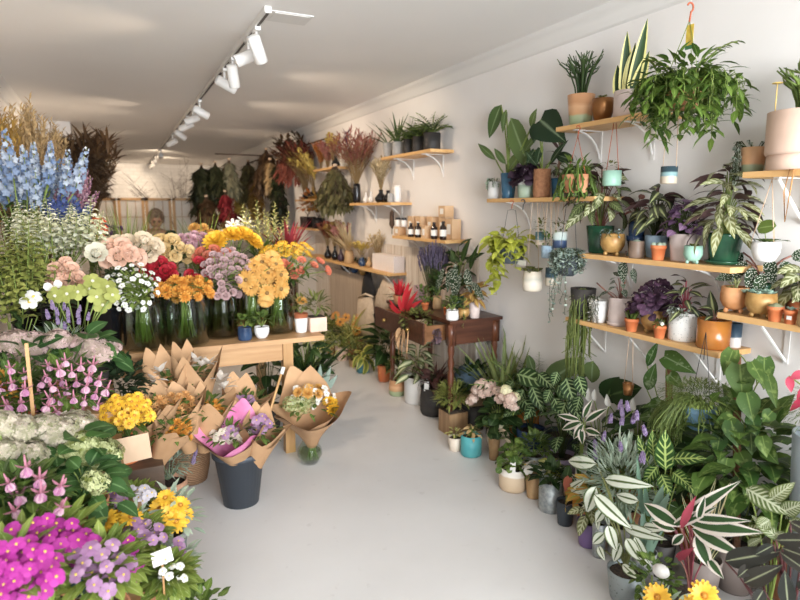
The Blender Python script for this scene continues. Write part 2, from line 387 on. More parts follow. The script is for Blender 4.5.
def bloom(t, name, me, p, d=(0, 0, 1), s=1.0):
    return link(name, me, t, M=Matrix.Translation(V(p)) @ up_to(d) @ Matrix.Scale(s, 4))
# ================================================================= materials used all over
M_WOOD = woodm('pine', 'd9ab6e', 'c8924f', 1); M_WOODX = woodm('pine_cross', 'b98c5a', 'a27343', 0); M_WOODZ = woodm('pine_upright', 'b98a54', 'a27440', 2)
M_DARKW = woodm('mahogany', '5a3220', '3a1d12', 0, rough=.35); M_DARKZ = woodm('mahogany_leg', '6b3a22', '43200f', 2, rough=.35)
M_SOIL = solid('potting_soil', '2b211b', .95, c2='4a3a2d', ns=90, bump=.6)
M_WHITE = solid('white_paint', 'd8d4ce', .5); M_BLACKM = solid('black_plastic', '1d1d1f', .45); M_WIRE = solid('cord', 'c9a888', .8); M_DKWIRE = solid('dark_cord', '3a3a3c', .6)
M_STEM = leafm('stem_green', '789a4c', 'a3bf70'); M_STEMD = leafm('stem_dark', '3c4f2a', '55683a'); M_TWIG = solid('twig', '5a4130', .9, c2='3d2b20')
M_RED = solid('red_plastic', 'b5522c', .5); M_CARD = solid('cardboard', 'c9a37a', .85, c2='bd9468', ns=8); M_TAG = solid('white_card', 'd6d1c8', .7)
M_KRAFT = solid('kraft_paper', 'b98d62', .8, c2='ab7f55', ns=6, bump=.15)
G_DARK = leafm('leaf_dark', '23401f', '3b5a2b', 'rib', '6f8a50'); G_MID = leafm('leaf_mid', '41662c', '6b8b3e', 'rib', '9bb06a'); G_LITE = leafm('leaf_lite', '6f9440', '9ab558', 'rib', 'c3d08a')
G_LIME = leafm('leaf_lime', 'a9b92f', 'd2d64e', 'rib', 'e0e07a', trans=.35); G_OLIVE = leafm('leaf_olive', '5a6a35', '7f8a4c', 'rib', 'a9ab70'); G_BLUE = leafm('leaf_blue', '6f8f80', '9fb5a2', None)
G_SAGE = leafm('leaf_sage', '8ba08a', 'b3c0a4'); G_FERN = leafm('leaf_fern', '33592a', '5c853a'); G_YEL = leafm('leaf_yellowgreen', '8fa048', 'c7c25e', 'mid', 'e6e2a0', w=.5)
G_PURP = leafm('leaf_purple', '3a2336', '5b3b52', 'rib', '7a5a70', rough=.5); G_PURPL = leafm('leaf_purple_pale', '5d3f5e', '83607f', 'rib', 'a88aa5')
G_CALA = leafm('leaf_calathea', '2c3f25', '46562f', 'feather', '8f9b62', back='553c3a', fq=8); G_CALB = leafm('leaf_calathea_band', '2f3a28', '4a4a34', 'mid', 'a9b070', back='553c3a', w=.32)
G_CALW = leafm('leaf_calathea_white', '5b7a4a', '738f5c', 'band', 'dfe3cf', back='94806f'); G_CALP = leafm('leaf_calathea_pale', '66734a', '8b9465', 'feather', 'c9cba0', back='553c3a', fq=5)
G_ZEB = leafm('leaf_zebra', '2a5424', '3f6e2c', 'vein', 'b7cc6a', fq=6); G_ZEBD = leafm('leaf_zebra_dark', '1f4023', '2f532c', 'vein', '9fb878', fq=6)
G_SNAKE = leafm('leaf_snake', '21402a', '35573a', 'edge', 'd8cf7c', w=.3, trans=.05); G_TRIO = leafm('leaf_tricolor', '2e5a37', '46724a', 'edge', 'eaded0', back='a0505c', w=.42)
G_SPOT = leafm('leaf_spotted', '22402a', '35553a', 'spots', 'e6e6d6', back='6b2a2c', fq=6, w=.17); G_SPID = leafm('leaf_spider', '5d8a45', '7fa35c', 'mid', 'dfe5c0', w=.45)
G_DARKCAL = leafm('leaf_dark_calathea', '3a3a38', '55504a', 'rib', '9a9a80', back='5d2a3a'); G_POTH = leafm('leaf_pothos', '345e28', '557a35', 'splash', '8fa552', fq=3)
G_VELV = leafm('leaf_velvet', '1d3a24', '2c4d2e', 'rib', '9fb58a', rough=.6); G_DIEF = leafm('leaf_dumbcane', '3a5a2c', '58743c', 'mid', 'd8d8a8', w=.75); G_RED = leafm('leaf_redstem', '6b3a33', '8a4f42', 'rib', 'b07a68')
G_PINKB = leafm('bract_pinkred', 'b8304a', 'd8576a'); G_REDB = leafm('bract_red', 'c21f2b', 'e0323c'); G_FADE = leafm('leaf_faded', 'b39a52', 'd2bb75', 'rib', 'e0cf9a')
C_TERRA = solid('terracotta', 'b9744a', .8, c2='c98a60', ns=12); C_ORANGE = solid('orange_pot', 'c9622f', .6, c2='d27540', ns=15); C_PINKG = solid('pinkgrey_clay', 'c6b3aa', .75, c2='b7a299', ns=10)
C_GOLD = solid('gold_glaze', 'b3894a', .42, .12, c2='94682f', ns=22); C_COPPER = solid('copper_glaze', '9a6330', .28, .6, c2='7a4a22', ns=7); C_WHITE = solid('white_ceramic', 'd6d2cc', .45); C_CREAM = solid('cream_ceramic', 'd9c9b5', .55, c2='cbb8a2', ns=8)
C_NAVY = solid('navy_glaze', '22324d', .25, c2='2f4666', ns=10); C_BLUE = solid('blue_glaze', '2d5672', .25, c2='3d6f8e', ns=8); C_PBLUE = solid('pale_blue_glaze', '8aa5b8', .4, c2='a2b8c6', ns=8); C_TEAL = solid('teal_glaze', '2f5f66', .3, c2='3f7880', ns=10)
C_MINT = solid('mint_glaze', '88b09a', .4); C_TURQ = solid('turquoise_pot', '3f9a9f', .45, c2='52a8a8', ns=10); C_GREENG = solid('green_glass_glaze', '1c3f2c', .12, c2='2a5a3c', ns=8); C_GALV = solid('galvanised_metal', '8d9394', .45, .55, c2='b4b8b6', ns=45)
C_GREY = solid('grey_clay', '8f8c88', .7, c2='a19c96', ns=12); C_DKGREY = solid('dark_grey_pot', '3a4046', .55); C_BLACK = solid('black_pot', '2a2725', .6, c2='3a342f', ns=14); C_BROWN = solid('amber_glaze', 'b06a25', .2, c2='8f4d18', ns=6); C_TAN = solid('tan_clay', 'b08a5c', .7, c2='9a7448', ns=14)
C_TERRAG = bands('terracotta_green_dip', [(0, '8a9a70'), (.3, '97a27a'), (.36, 'c08a58'), (.6, 'cf9c70'), (.72, 'bd8455'), (1, 'c78f62')]); C_SAGEW = bands('sage_and_white', [(0, '93a58a'), (.7, '9fae95'), (.76, 'e3dfd2'), (1, 'e8e4d8')]); C_BBB = bands('blue_beige_bands', [(0, 'b5a58f'), (.38, 'b5a58f'), (.45, '6f8f92'), (.62, '7a9a98'), (.7, '2c4048'), (1, '33464d')])
C_PINK = solid('pink_pot', 'd2b09a', .65, c2='c8a58e', ns=10); C_ROPE = solid('woven_texture', 'a8714a', .8, c2='8d5a38', ns=60, bump=.5); C_SPECK = solid('speckled_white', 'd5d0c8', .5, c2='8f8f8c', ns=120, thr=(.6, .66)); C_BARK = solid('bark_pot', '9a7350', .9, c2='6f5038', ns=25, bump=.5)
# ================================================================= setting
def wallmat(name, c1, c2, ns, b=.05, rough=.6):
    return solid(name, c1, rough, c2=c2, ns=ns, bump=b, spec=.25)
W_R = wallmat('limewash', 'e2ddd8', 'dbd5cf', 1.2); W_F = NT('painted_floor'); W_F = W_F
def floormat():
    s = NT('painted_concrete'); n = s.noise(1.1, None, 5); n2 = s.noise(14.0, None, 3); c = s.mix(s.rng(n, .3, .7), lin('d6d3d0'), lin('c9c5c1'))
    c = s.mix(s.rng(n2, .66, .74, 0, .25), c, lin('a8a09a')); return s.bsdf(c, s.rng(n, .3, .7, .28, .42), spec=.4, bump=n2, bs=.03)
W_C = wallmat('ceiling_paint', 'e9e5e0', 'e5e1dc', .8, .02)
Y0, Y1, XL, CZ = -1.0, 15.9, -.75, 2.6
XR = WALLX
struct('floor', MB().box(((XL + XR) / 2, (Y0 + Y1) / 2, -.05), (XR - XL + .4, Y1 - Y0 + .4, .1)), floormat())
struct('ceiling', MB().box(((XL + XR) / 2, (Y0 + Y1) / 2, CZ + .05), (XR - XL + .4, Y1 - Y0 + .4, .1)), W_C)
struct('wall_right', MB().box((XR + .1, (Y0 + Y1) / 2, CZ / 2), (.2, Y1 - Y0, CZ)), W_R)
struct('wall_left', MB().box((XL - .1, (Y0 + Y1) / 2, CZ / 2), (.2, Y1 - Y0, CZ)), W_R)
def brickm():
    s = NT('white_brick'); b = s.n('ShaderNodeTexBrick'); b.inputs['Color1'].default_value = lin('dcd8d2'); b.inputs['Color2'].default_value = lin('d2cec8'); b.inputs['Mortar'].default_value = lin('cbc6be'); b.inputs['Scale'].default_value = 3.0
    mp = s.n('ShaderNodeMapping'); mp.inputs['Rotation'].default_value = (PI / 2, 0, 0); s.t.links.new(s.n('ShaderNodeTexCoord').outputs['Object'], mp.inputs[0]); s.t.links.new(mp.outputs[0], b.inputs[0])
    return s.bsdf(b.outputs[0], .7, bump=b.outputs[1], bs=.2)
struct('wall_back', MB().box(((XL + XR) / 2, Y1 + .1, CZ / 2), (XR - XL, .2, CZ)), brickm())
mb = MB()                                     # unseen shop front behind the camera: lintel, jambs, sill raised to shade near floor
mb.box(((XL + XR) / 2, Y0 - .05, .38), (XR - XL, .1, .76)); mb.box(((XL + XR) / 2, Y0 - .05, CZ - .06), (XR - XL, .1, .12))
mb.box((XL + .05, Y0 - .05, CZ / 2), (.1, .1, CZ)); mb.box((XR - .05, Y0 - .05, CZ / 2), (.1, .1, CZ))
struct('wall_front', mb, W_R)
def cove(x, sg):
    pf = [(.0, -.105), (.014, -.1), (.016, -.088), (.02, -.08), (.026, -.06), (.036, -.042), (.05, -.028), (.068, -.018), (.07, -.006), (.075, 0)]
    vs = [(x + sg * d, y, CZ + z) for y in (Y0, Y1) for d, z in pf]; n = len(pf)
    return MB().add(vs, [((i, i + 1, n + i + 1, n + i) if sg > 0 else (i, n + i, n + i + 1, i + 1)) for i in range(n - 1)])
struct('trim_1', cove(XR, -1), M_WHITE, True); struct('trim_2', cove(XL, 1), M_WHITE, True)
PX1 = atZ(70, 122, CZ)
struct('wall_pier', MB().box(((XL + PX1.x) / 2, PX1.y + .15, CZ / 2), (PX1.x - XL, .3, CZ)), W_R)
struct('baseboard_right', MB().box((XR - .008, (Y0 + Y1) / 2, .05), (.016, Y1 - Y0, .1)), M_WHITE)
# whitewashed boarding on the far half of the wall
s = NT('whitewashed_boards'); u_ = s.n('ShaderNodeTexCoord'); mp = s.n('ShaderNodeMapping'); mp.inputs['Scale'].default_value = (20, 20, 1.2); s.t.links.new(u_.outputs['Object'], mp.inputs[0]); n_ = s.noise(1.4, mp.outputs[0], 4)
M_BOARD = s.bsdf(s.mix(s.rng(n_, .35, .7), lin('d9cfc2'), lin('b5a08a')), .7)
mb = MB(); y = 3.75
while y < 7.6:
    w = U(.1, .14); mb.box((XR - .006 - U(0, .004), y + w / 2, .62), (.014, w - .006, 1.16)); y += w
struct('trim_3', mb, M_BOARD)
# ceiling hatch
a = atZ(272, 10, CZ); b = atZ(315, 15, CZ); c = atZ(275, 21, CZ)
mb = MB(); mb.box(((a.x + b.x) / 2, (a.y + c.y) / 2, CZ - .002), (abs(b.x - a.x), abs(c.y - a.y), .004)); mb.box(((a.x + b.x) / 2, (a.y + c.y) / 2, CZ - .005), (abs(b.x - a.x) - .04, abs(c.y - a.y) - .03, .003))
one('ceiling_hatch', 'flat white rectangular access hatch in the ceiling beside the lighting track', 'hatch', mb, M_WHITE, smooth=False)
# ---- lighting track and its spotlights
TA = atZ(262, 20, CZ - .03); TB = atZ(150, 163, CZ - .03)
def trackY(y): t = (y - TA.y) / (TB.y - TA.y); return TA.lerp(TB, t)
d = (TB - TA); ang = -math.atan2(d.x, d.y)
t = thing('lighting_track', 'long white lighting track with a dark slot fixed along the ceiling', 'lighting track', (TA + TB) / 2)
o = part('rail', MB().box((0, 0, .013), (.036, d.length + .3, .032)), M_WHITE, t, False); o.rotation_euler.z = ang
o = part('slot', MB().box((0, 0, -.004), (.014, d.length + .28, .004)), solid('dark_slot', '4a423c', .5), t, False, 'dark slot'); o.rotation_euler.z = ang
M_LAMP = NT('lamp_glow'); e = M_LAMP.n('ShaderNodeEmission'); e.inputs[0].default_value = lin('fff0d8'); e.inputs[1].default_value = 9; M_LAMP.t.links.new(e.outputs[0], M_LAMP.out.inputs[0]); M_LAMP = M_LAMP.m
SPOTS = [(3.62, 50, -52, 'tilted at the near end of the track'), (3.85, 170, -24, 'second from the near end, turned to the dried flowers'), (4.4, 65, -62, 'third from the near end, pointing steeply down'), (4.75, 12, -24, 'fourth from the near end of the track'), (6.2, 14, -24, 'fifth along the track, turned to the wall shelves'), (6.75, 168, -24, 'sixth along the track, bright face showing'), (7.3, 165, -26, 'seventh along the track, turned to the pier'), (8.2, 30, -28, 'eighth along the track, pointing down'), (9.2, 150, -26, 'ninth along the track, aimed across the shop'), (11.6, 90, -14, 'tenth along the track, above the folding screen'), (13.2, 70, -14, 'eleventh along the track, beyond the folding screen'), (14.4, 120, -24, 'last one at the far end of the track')]
def spot_lamp(y, az, el, where):
    P = trackY(y); t = thing('spotlight', 'white cylinder spotlight ' + where, 'spotlight', P + V((0, 0, -.014)), 'track spotlights')
    part('adapter', MB().box((0, 0, 0), (.03, .09, .02)), M_WHITE, t, False)
    part('stem', MB().tube([(0, 0, -.01), (0, 0, -.075)], .009, 8), M_WHITE, t)
    dr = aim(math.radians(az), math.radians(el)); c = V((0, 0, -.095)); q = up_to(dr, 0)
    mb = MB().lathe([(.02, -.07), (.036, -.062), (.038, .085), (.034, .088), (.031, .07)], 20); h = part('lamp_head', mb, M_WHITE, t); h.matrix_local = Matrix.Translation(c) @ q
    l = part('lens', MB().disc(.031, .068, 20), M_LAMP, h, lab='lit warm lens')
    ld = bpy.data.lights.new('spot', 'SPOT'); ld.energy = SPOTW * (.8 if y < 5 else 1) * (1.2 if y > 11 else 1); ld.color = (1.0, .8, .6); ld.spot_size = math.radians(96); ld.spot_blend = .75; ld.shadow_soft_size = .03
    lo = bpy.data.objects.new('spot_beam', ld); COL.objects.link(lo); lo.matrix_world = Matrix.Translation(P + c + dr * .1) @ up_to(-dr, 0)
SPOTW = 54
for a in SPOTS: spot_lamp(*a)
# ---- daylight through the shop front
w = bpy.data.worlds.new('world'); sc.world = w; w.use_nodes = True; w.node_tree.nodes['Background'].inputs[0].default_value = (.80, .90, 1, 1); w.node_tree.nodes['Background'].inputs[1].default_value = 1.0
ld = bpy.data.lights.new('daylight', 'AREA'); ld.shape = 'RECTANGLE'; ld.size = 6.0; ld.size_y = 4.0; ld.energy = 2000; ld.color = (.90, .95, 1.0)
lo = bpy.data.objects.new('daylight_through_shopfront', ld); COL.objects.link(lo); lo.location = ((XL + XR) / 2, Y0 - 4.2, 1.8); lo.rotation_euler = (math.radians(92), 0, 0)
# ---- camera
cam = bpy.data.cameras.new('camera'); cam.sensor_width = 36; cam.lens = 27; cam.clip_start = .05
co = bpy.data.objects.new('camera', cam); COL.objects.link(co); sc.camera = co
co.matrix_world = Matrix(((CR.x, CU.x, -CF.x, EYE.x), (CR.y, CU.y, -CF.y, EYE.y), (CR.z, CU.z, -CF.z, EYE.z), (0, 0, 0, 1)))
cam.dof.use_dof = True; cam.dof.focus_distance = 2.75; cam.dof.aperture_fstop = 2.4
sc.view_settings.view_transform = 'Standard'; sc.view_settings.look = 'None'; sc.view_settings.gamma = 1; sc.view_settings.exposure = .27
sc.cycles.use_denoising = True; sc.cycles.max_bounces = 8; sc.cycles.transparent_max_bounces = 24; sc.cycles.diffuse_bounces = 7; sc.cycles.sample_clamp_indirect = 6
# ================================================================= wall shelves
SHX, SHD = 2.375, .21       # shelf centre line and depth
def shelf(y0, y1, z, label, brackets, strut=False):
    t = thing('wall_shelf', label, 'shelf', (SHX, (y0 + y1) / 2, z - .024), 'pine wall shelves'); h = (y1 - y0) / 2
    part('board', MB().box((0, 0, .012), (SHD, h * 2, .024)), M_WOOD, t, False)
    for f in brackets:
        y = -h + f * 2 * h; mb = MB(); mb.box((SHD / 2 - .004, y, -.09), (.005, .022, .18)); mb.box((0, y, -.003), (SHD - .03, .022, .005))
        if strut: mb.tube([(SHD / 2 - .006, y, -.17), (-SHD / 2 + .03, y, -.006)], .006, 5)
        else: mb.tube(bez((SHD / 2 - .006, y, -.15), (SHD / 2 - .03, y, -.03), (-SHD / 2 + .05, y, -.006)), .005, 5)
        part('bracket', mb, M_WHITE, t, False, 'white metal bracket')
SH = {}
def addshelf(key, y0, y1, z, label, br, strut=False): SH[key] = (y0, y1, z); shelf(y0, y1, z, label, br, strut)
addshelf('top', 2.05, 2.70, 1.99, 'short high pine shelf holding the snake plant and spiky pots', (.25, .8))
addshelf('second', 2.38, 3.36, 1.61, 'pine shelf under the tall alocasia with small pots hanging below it', (.2, .8))
addshelf('mid', 1.6, 2.48, 1.31, 'middle pine shelf carrying the big green glazed pot', (.2, .8))
addshelf('low', 1.62, 2.56, .95, 'lowest pine shelf carrying the amber glazed pot', (.15, .55, .9), True)
addshelf('fartop', .95, 1.58, 1.69, 'pale pine shelf under the large pink planter', (.3, .8), True)
addshelf('farlow', .95, 1.64, 1.12, 'pale pine shelf holding the footed face pots and spotted begonia', (.3, .75), True)
addshelf('palm', 4.14, 5.06, 2.0, 'high pine shelf with three black pots of feathery palms', (.18, .75))
addshelf('box', 3.9, 4.83, 1.31, 'pine shelf of kraft boxes and dark bottles', (.2, .8))
addshelf('vase', 4.86, 5.86, 1.6, 'pine shelf of small black and white vases', (.2, .8))
addshelf('long', 4.93, 7.5, .96, 'long pine shelf of patterned boxes above the hanging bags', (.06, .5, .9), True)
addshelf('farhigh', 6.3, 7.05, 2.0, 'high pine shelf with bright dyed dried flowers', (.2, .8))
addshelf('farsmall', 7.0, 7.85, 1.66, 'short far shelf under the crimson dried bunch', (.3, .8))
addshelf('farlower', 7.0, 8.0, 1.3, 'short far shelf of brown dried leaves low on the wall', (.3, .8))
# ================================================================= pine flower table
TY, TXR, TXL, TZ, TD = 3.57, 1.2, -.45, .75, .85
t = thing('flower_table', 'long pine trestle table covered with vases of cut flowers', 'table', ((TXL + TXR) / 2, TY + TD / 2, 0)); hx = (TXR - TXL) / 2
part('tabletop', MB().box((0, 0, TZ - .015), (hx * 2, TD, .03)), M_WOODX, t, False)
lx = onY(288, TY + .05, .4).x - (TXL + TXR) / 2
part('apron', MB().box((lx / 2 - hx / 2 + .02, -TD / 2 + .05, TZ - .085), (lx + hx, .03, .11)).box((lx / 2 - hx / 2, TD / 2 - .05, TZ - .085), (lx + hx, .03, .11)).box((lx, 0, TZ - .085), (.03, TD - .1, .1)), M_WOODX, t, False)
for x in (lx, -hx + .15):
    for y in (-TD / 2 + .05, TD / 2 - .06): part('leg', MB().box((x, y, (TZ - .03) / 2), (.062, .062, TZ - .03)), M_WOODZ, t, False)
# ================================================================= pots
def pot_mb(style, r, h):
    mb = MB(); w = max(.004, r * .08); s = 24
    if style == 'cyl': pr = [(r * .93, 0), (r, h * .06), (r, h)]
    elif style == 'taper': pr = [(r * .74, 0), (r * .78, h * .05), (r, h)]
    elif style == 'rim': pr = [(r * .68, 0), (r * .72, h * .04), (r * .9, h * .74), (r, h * .75), (r * 1.02, h)]
    elif style in ('belly', 'footed'): pr = [(r * .5, 0), (r * .8, h * .12), (r * 1.05, h * .4), (r * 1.06, h * .62), (r, h)]
    elif style == 'bowl': pr = [(r * .45, 0), (r * .72, h * .12), (r * .95, h * .45), (r * 1.0, h * .75), (r * .95, h)]
    elif style == 'glazed': pr = [(r * .7, 0), (r * .74, h * .04), (r * .9, h * .72), (r * .93, h * .8), (r * 1.03, h * .93), (r, h)]
    elif style == 'soft': pr = [(r * .9, 0), (r * 1.0, h * .1), (r * 1.03, h * .5), (r * .95, h * .92), (r * 1.0, h)]
    else: pr = [(r * .8, 0), (r, h)]
    zo = .0
    if style == 'footed':
        zo = h * .14; pr = [(a, zo + z * (1 - .14)) for a, z in pr]
    pr = pr + [(pr[-1][0] - w, h), (pr[-1][0] - w * 1.4, h * .8)]
    if style == 'square':
        mb.box((0, 0, h / 2), (r * 1.7, r * 1.7, h)); return mb
    if style == 'ribbed': mb.lathe([(r * .75, 0), (r, h), (r - w, h), (r - w * 1.4, h * .8)], 48, wob=lambda a, z: 1 + .03 * math.cos(a * 16)); return mb
    if style == 'basket': mb.lathe([(r * .8, 0), (r * .95, h * .3), (r, h * .6), (r * .97, h), (r * .9, h), (r * .88, h * .8)], 40, wob=lambda a, z: 1 + .012 * math.cos(a * 20 + z * 300)); return mb
    mb.lathe(pr, s)
    if style == 'footed':
        for i in range(3):
            a = i * 2.094 + .5; mb.ell((r * .6 * math.cos(a), r * .6 * math.sin(a), zo * .75), (r * .2, r * .2, zo * .78), 8, 5)
    return mb
def pot(t, style, r, h, m, soil=True, name='pot', smooth=True):
    p = part(name, pot_mb(style, r, h), m, t, style != 'square')
    if style == 'square':
        part('soil', MB().box((0, 0, h * 1.005), (r * 1.5, r * 1.5, .004)), M_SOIL, p)
    elif soil: part('soil', MB().disc(r * (.86 if style != 'rim' else .9), h * .88, 18, bump=h * .03), M_SOIL, p)
    return p
def S(key, px, wpx, hpx, style, m, label, cat='potted plant', name='potted_plant', X=SHX, z=None, group=None, soil=True):
    P = onX(px, X, SH[key][2] if z is None else z); k = mpp(P)
    if key and z is None: P.y = max(P.y, SH[key][0] + wpx * k * .45)
    t = thing(name, label, cat, P, group); r = wpx * k / 2; h = hpx * k
    pot(t, style, r, h, m, soil); return t, r, h, k
def fol(t, mb, mats, name='foliage', lab=None): return part(name, mb, mats, t, veg=True, lab=lab)
def rope(t, pts, r=.0016, m=None, name='cord'): return part(name, MB().tube(pts, r, 4), m or M_WIRE, t)
def hook(t, p, m, s=.02, name='hook'):
    p = V(p); pts = [p + V((0, 0, -s * 2))] + [p + V((s * .6 * math.cos(a) - s * .0, s * .6 * math.sin(a) * 0, s * .6 * math.sin(a))) for a in [-1.2 + .4 * i for i in range(11)]]
    return part(name, MB().tube(pts, s * .14, 5), m, t)
# ---------------------------------------------------------------- top shelf
t, r, h, k = S('top', 580, 27, 30, 'taper', C_TERRAG, 'terracotta pot with pale green dipped base and dark twiggy cactus', X=2.36)
fol(t, g_sticks(MB(), 26, 52 * k, 26 * k, .0045, 2, h * .85), [leafm('stick_green', '2c4a2c', '4c6b3c')])
t, r, h, k = S('top', 602, 22, 23, 'bowl', C_COPPER, 'round copper bowl pot of low succulents on the high shelf', X=2.36)
mb = MB()
for i in range(9): a = i * GA; g_succ(mb, .018, 10, h * .9 + U(0, .02), (r * .75 * math.sqrt(i / 9) * math.cos(a), r * .75 * math.sqrt(i / 9) * math.sin(a)))
fol(t, mb, [G_OLIVE])
t, r, h, k = S('top', 627, 27, 26, 'cyl', C_PINKG, 'grey clay pot with yellow-edged snake plant', X=2.36)
mb = MB()
for y, L, e in ((.03, .22, 1.5), (.012, .3, 1.55), (-.01, .24, 1.5), (-.03, .34, 1.4), (.0, .2, 1.6), (-.035, .2, 1.25), (.035, .16, 1.3)): mb.leaf((U(-.02, .01), y, h * .85), aim(-1.2 if y < 0 else 1.2, e), L, .062, 'strap', -.1, .3, 0, None, 8, 4, up=(-.8, -.6, 0))
fol(t, mb, [G_SNAKE])
# ---------------------------------------------------------------- big hanging rhipsalis
P = onX(683, 2.17, 1.93); k = mpp(P); P.z = atX(687, 108, 2.17).z; zt = atX(688, 8, 2.17).z - P.z
t = thing('hanging_plant', 'large hanging leafy cactus on an orange hook with a yellow tag', 'hanging plant', P)
part('ceiling_wire', MB().tube([(0, 0, 2.6 - P.z), (0, 0, zt + .012)], .0015, 4), M_WHITE, t, lab='thin white wire up to the ceiling')
part('pot', pot_mb('taper', .085, .1), C_TERRA, t)
hook(t, (0, 0, zt), M_RED, .028)
for a in (0.3, 2.4, 4.5): rope(t, [(.08 * math.cos(a), .08 * math.sin(a), .1), (0, 0, zt - .05)], .0015, M_STEM)
part('label_tag', MB().box((0, -.006, zt - .11), (.002, .034, .085)).box((-.001, -.006, zt - .155), (.003, .034, .015), 1), [solid('yellow_tag', 'd3b63a', .5, c2='c09a2e', ns=60), solid('green_tag', '2f6a3a', .5)], t, False, 'yellow and green label tag')
G_RHIP = leafm('leaf_leafcactus', '3c6224', '6b8f3a', 'rib', '8fae55')
mb = MB(); g_trail(mb, 56, .3, .11, .078, .026, 'lance', .09, 6, lift=.05, lv=.75); g_trail(mb, 34, .2, .19, .078, .026, 'lance', .07, 5, lift=.05, lv=.6); g_bush(mb, 90, .16, .08, .078, .026, 'lance', .06, 0, .8, low=-.2)
for az, L in ((2.2, .17), (1.9, .15), (-1.2, .2), (-1.6, .17)):
    p = bez((0, 0, .1), aim(az, .9) * L * .9 + V((0, 0, .1)), aim(az, .75) * L * 1.25 + V((0, 0, .06)), 7); mb.tube(p, .003, 4, 1)
    for q in p[4:]:
        for s in (-1, 1): mb.leaf(q, aim(az + s * .9, .1), .036, .014, 'lance', .5)
fol(t, mb, [G_RHIP, M_STEM])
# ---------------------------------------------------------------- pale shelf with big pink planter
P = onX(799, 2.36, 1.69); k = mpp(P)
t = thing('planter', 'large pale pink straight-sided planter of pencil cactus standing on a pink dish', 'planter', P); hs = 15 * k; r = 32 * k
part('dish', pot_mb('cyl', r * .92, hs), C_PINK, t)
pp_ = part('pot', MB().lathe([(r * .96, hs), (r * .99, hs + .01), (r, hs + 42 * k), (r - .008, hs + 42 * k), (r - .01, hs + 35 * k)], 28), C_PINK, t); part('soil', MB().disc(r - .01, hs + 38 * k, 20), M_SOIL, pp_)
mb = MB(); g_sticks(mb, 30, 66 * k, 30 * k, .005, 2, hs + 36 * k); fol(t, mb, [leafm('pencil_green', '4a6e34', '7b9a4c')])
part('price_tag', MB().lathe([(.0, 0), (.018, 0), (.018, .003), (0, .003)], 14, c=(-r * .55, .07, hs + 70 * k)).tube([(-r * .55, .07, hs + 38 * k), (-r * .55, .07, hs + 70 * k)], .002, 4), solid('straw_tag', 'd9b45a', .7), t, lab='round straw-coloured tag on a stick')
t, r, h, k = S('fartop', 752, 24, 25, 'taper', bands('terracotta_green_band', [(0, '7a8460'), (.28, '8a9070'), (.34, 'c08a5c'), (1, 'cc9a6e')]), 'terracotta pot with green base and string of silver leaves trailing over the edge')
mb = MB(); g_trail(mb, 9, .2, .062, .015, .014, 'round', h * .95, 10, 1.9, .8); g_trail(mb, 5, .03, .05, .014, .013, 'round', h * .97, 3); fol(t, mb, [leafm('silver_round', '8c9a88', 'b9c0ae'), M_STEMD])
t, r, h, k = S('fartop', 802, 16, 16, 'cyl', C_WHITE, 'small plain white pot in front of the pink planter', X=2.305)
P = onX(766, 2.33, 1.4); P.z = atX(766, 262, 2.33).z; k = mpp(P)
t = thing('hanging_pot', 'white hanging pot with a single round coin-shaped leaf', 'hanging pot', P); part('pot', pot_mb('bowl', 13 * k, 20 * k), C_WHITE, t)
zt = 1.69 - .03 - P.z
for a in (0, 2.1, 4.2): rope(t, [(13 * k * math.cos(a), 13 * k * math.sin(a), 20 * k), (0, 0, zt)])
mb = MB(); mb.tube(bez((0, 0, 18 * k), (-.01, 0, 25 * k), (-.02, 0, 34 * k), 4), .002, 4, 1); mb.leaf((-.02, .03, 33 * k), (-.1, -1, .25), .075, .06, 'round', .3, .1, 0, .9, 6, 2, up=(-1, -.2, .5))
for i in range(9): a = i * GA; mb.leaf((.02 * math.cos(a), .02 * math.sin(a), 20 * k), aim(a, .6), .035, .025, 'round', .5)
for y in (-.05, -.06): mb.leaf((0, y, 22 * k), aim(-1.6, .1), .035, .03, 'heart', .3)
fol(t, mb, [G_MID, M_STEM])
for n, (px, z0, lab) in enumerate(((789, .16, 'long tan raffia loop hanging from the pale shelf by the pink planter'), )):
    P = onX(px, 2.262, 1.66); t = one('raffia_cord', lab, 'cord', MB().tube([(0, 0, .03), (-.006, .01, -.05), (.0, .0, -z0), (-.006, -.012, -.06), (0, -.015, .03)], .0025, 5), solid('raffia', 'b5793f', .8), P)
# ---------------------------------------------------------------- middle shelf
t, r, h, k = S('mid', 599, 27, 27, 'taper', C_GREENG, 'dark green glass-look pot of striped calathea at the end of the middle shelf', X=2.39)
mb = MB(); g_stalk(mb, 34, 66 * k, 40 * k, .13, .052, 'ovate', 1.1, h * .9, hmin=.25, az0=1.4, arc=5.2); fol(t, mb, [G_CALA, leafm('petiole_red', '7a4038', '8a5a48')])
mb = MB(); g_stalk(mb, 12, 62 * k, 38 * k, .13, .06, 'ovate', 1.0, h * .9, hmin=.3, az0=2.2, arc=2.8); fol(t, mb, [G_CALP, M_STEM], 'broad_leaves', 'pale green broad leaves')
t, r, h, k = S('mid', 612, 22, 22, 'footed', C_GOLD, 'ochre footed pot with silver trailing string at the shelf end', X=2.31)
mb = MB(); g_trail(mb, 10, .06, r * .9, .014, .012, 'round', h * .95, 4, 2.0, 3.4); fol(t, mb, [leafm('silver_blue', '7d9498', 'a8bab8'), M_STEMD])
t, r, h, k = S('mid', 635, 18, 20, 'rim', C_NAVY, 'navy glazed pot with another navy pot standing inside it', X=2.41); part('inner_pot', MB().lathe([(r * .8, h * .8), (r * .9, h * 1.7), (r * .8, h * 1.7), (r * .75, h)], 20), C_NAVY, t)
mb = MB(); g_stalk(mb, 10, 34 * k, 14 * k, .05, .03, 'ovate', .9, h * 1.3); fol(t, mb, [G_RED, M_STEMD])
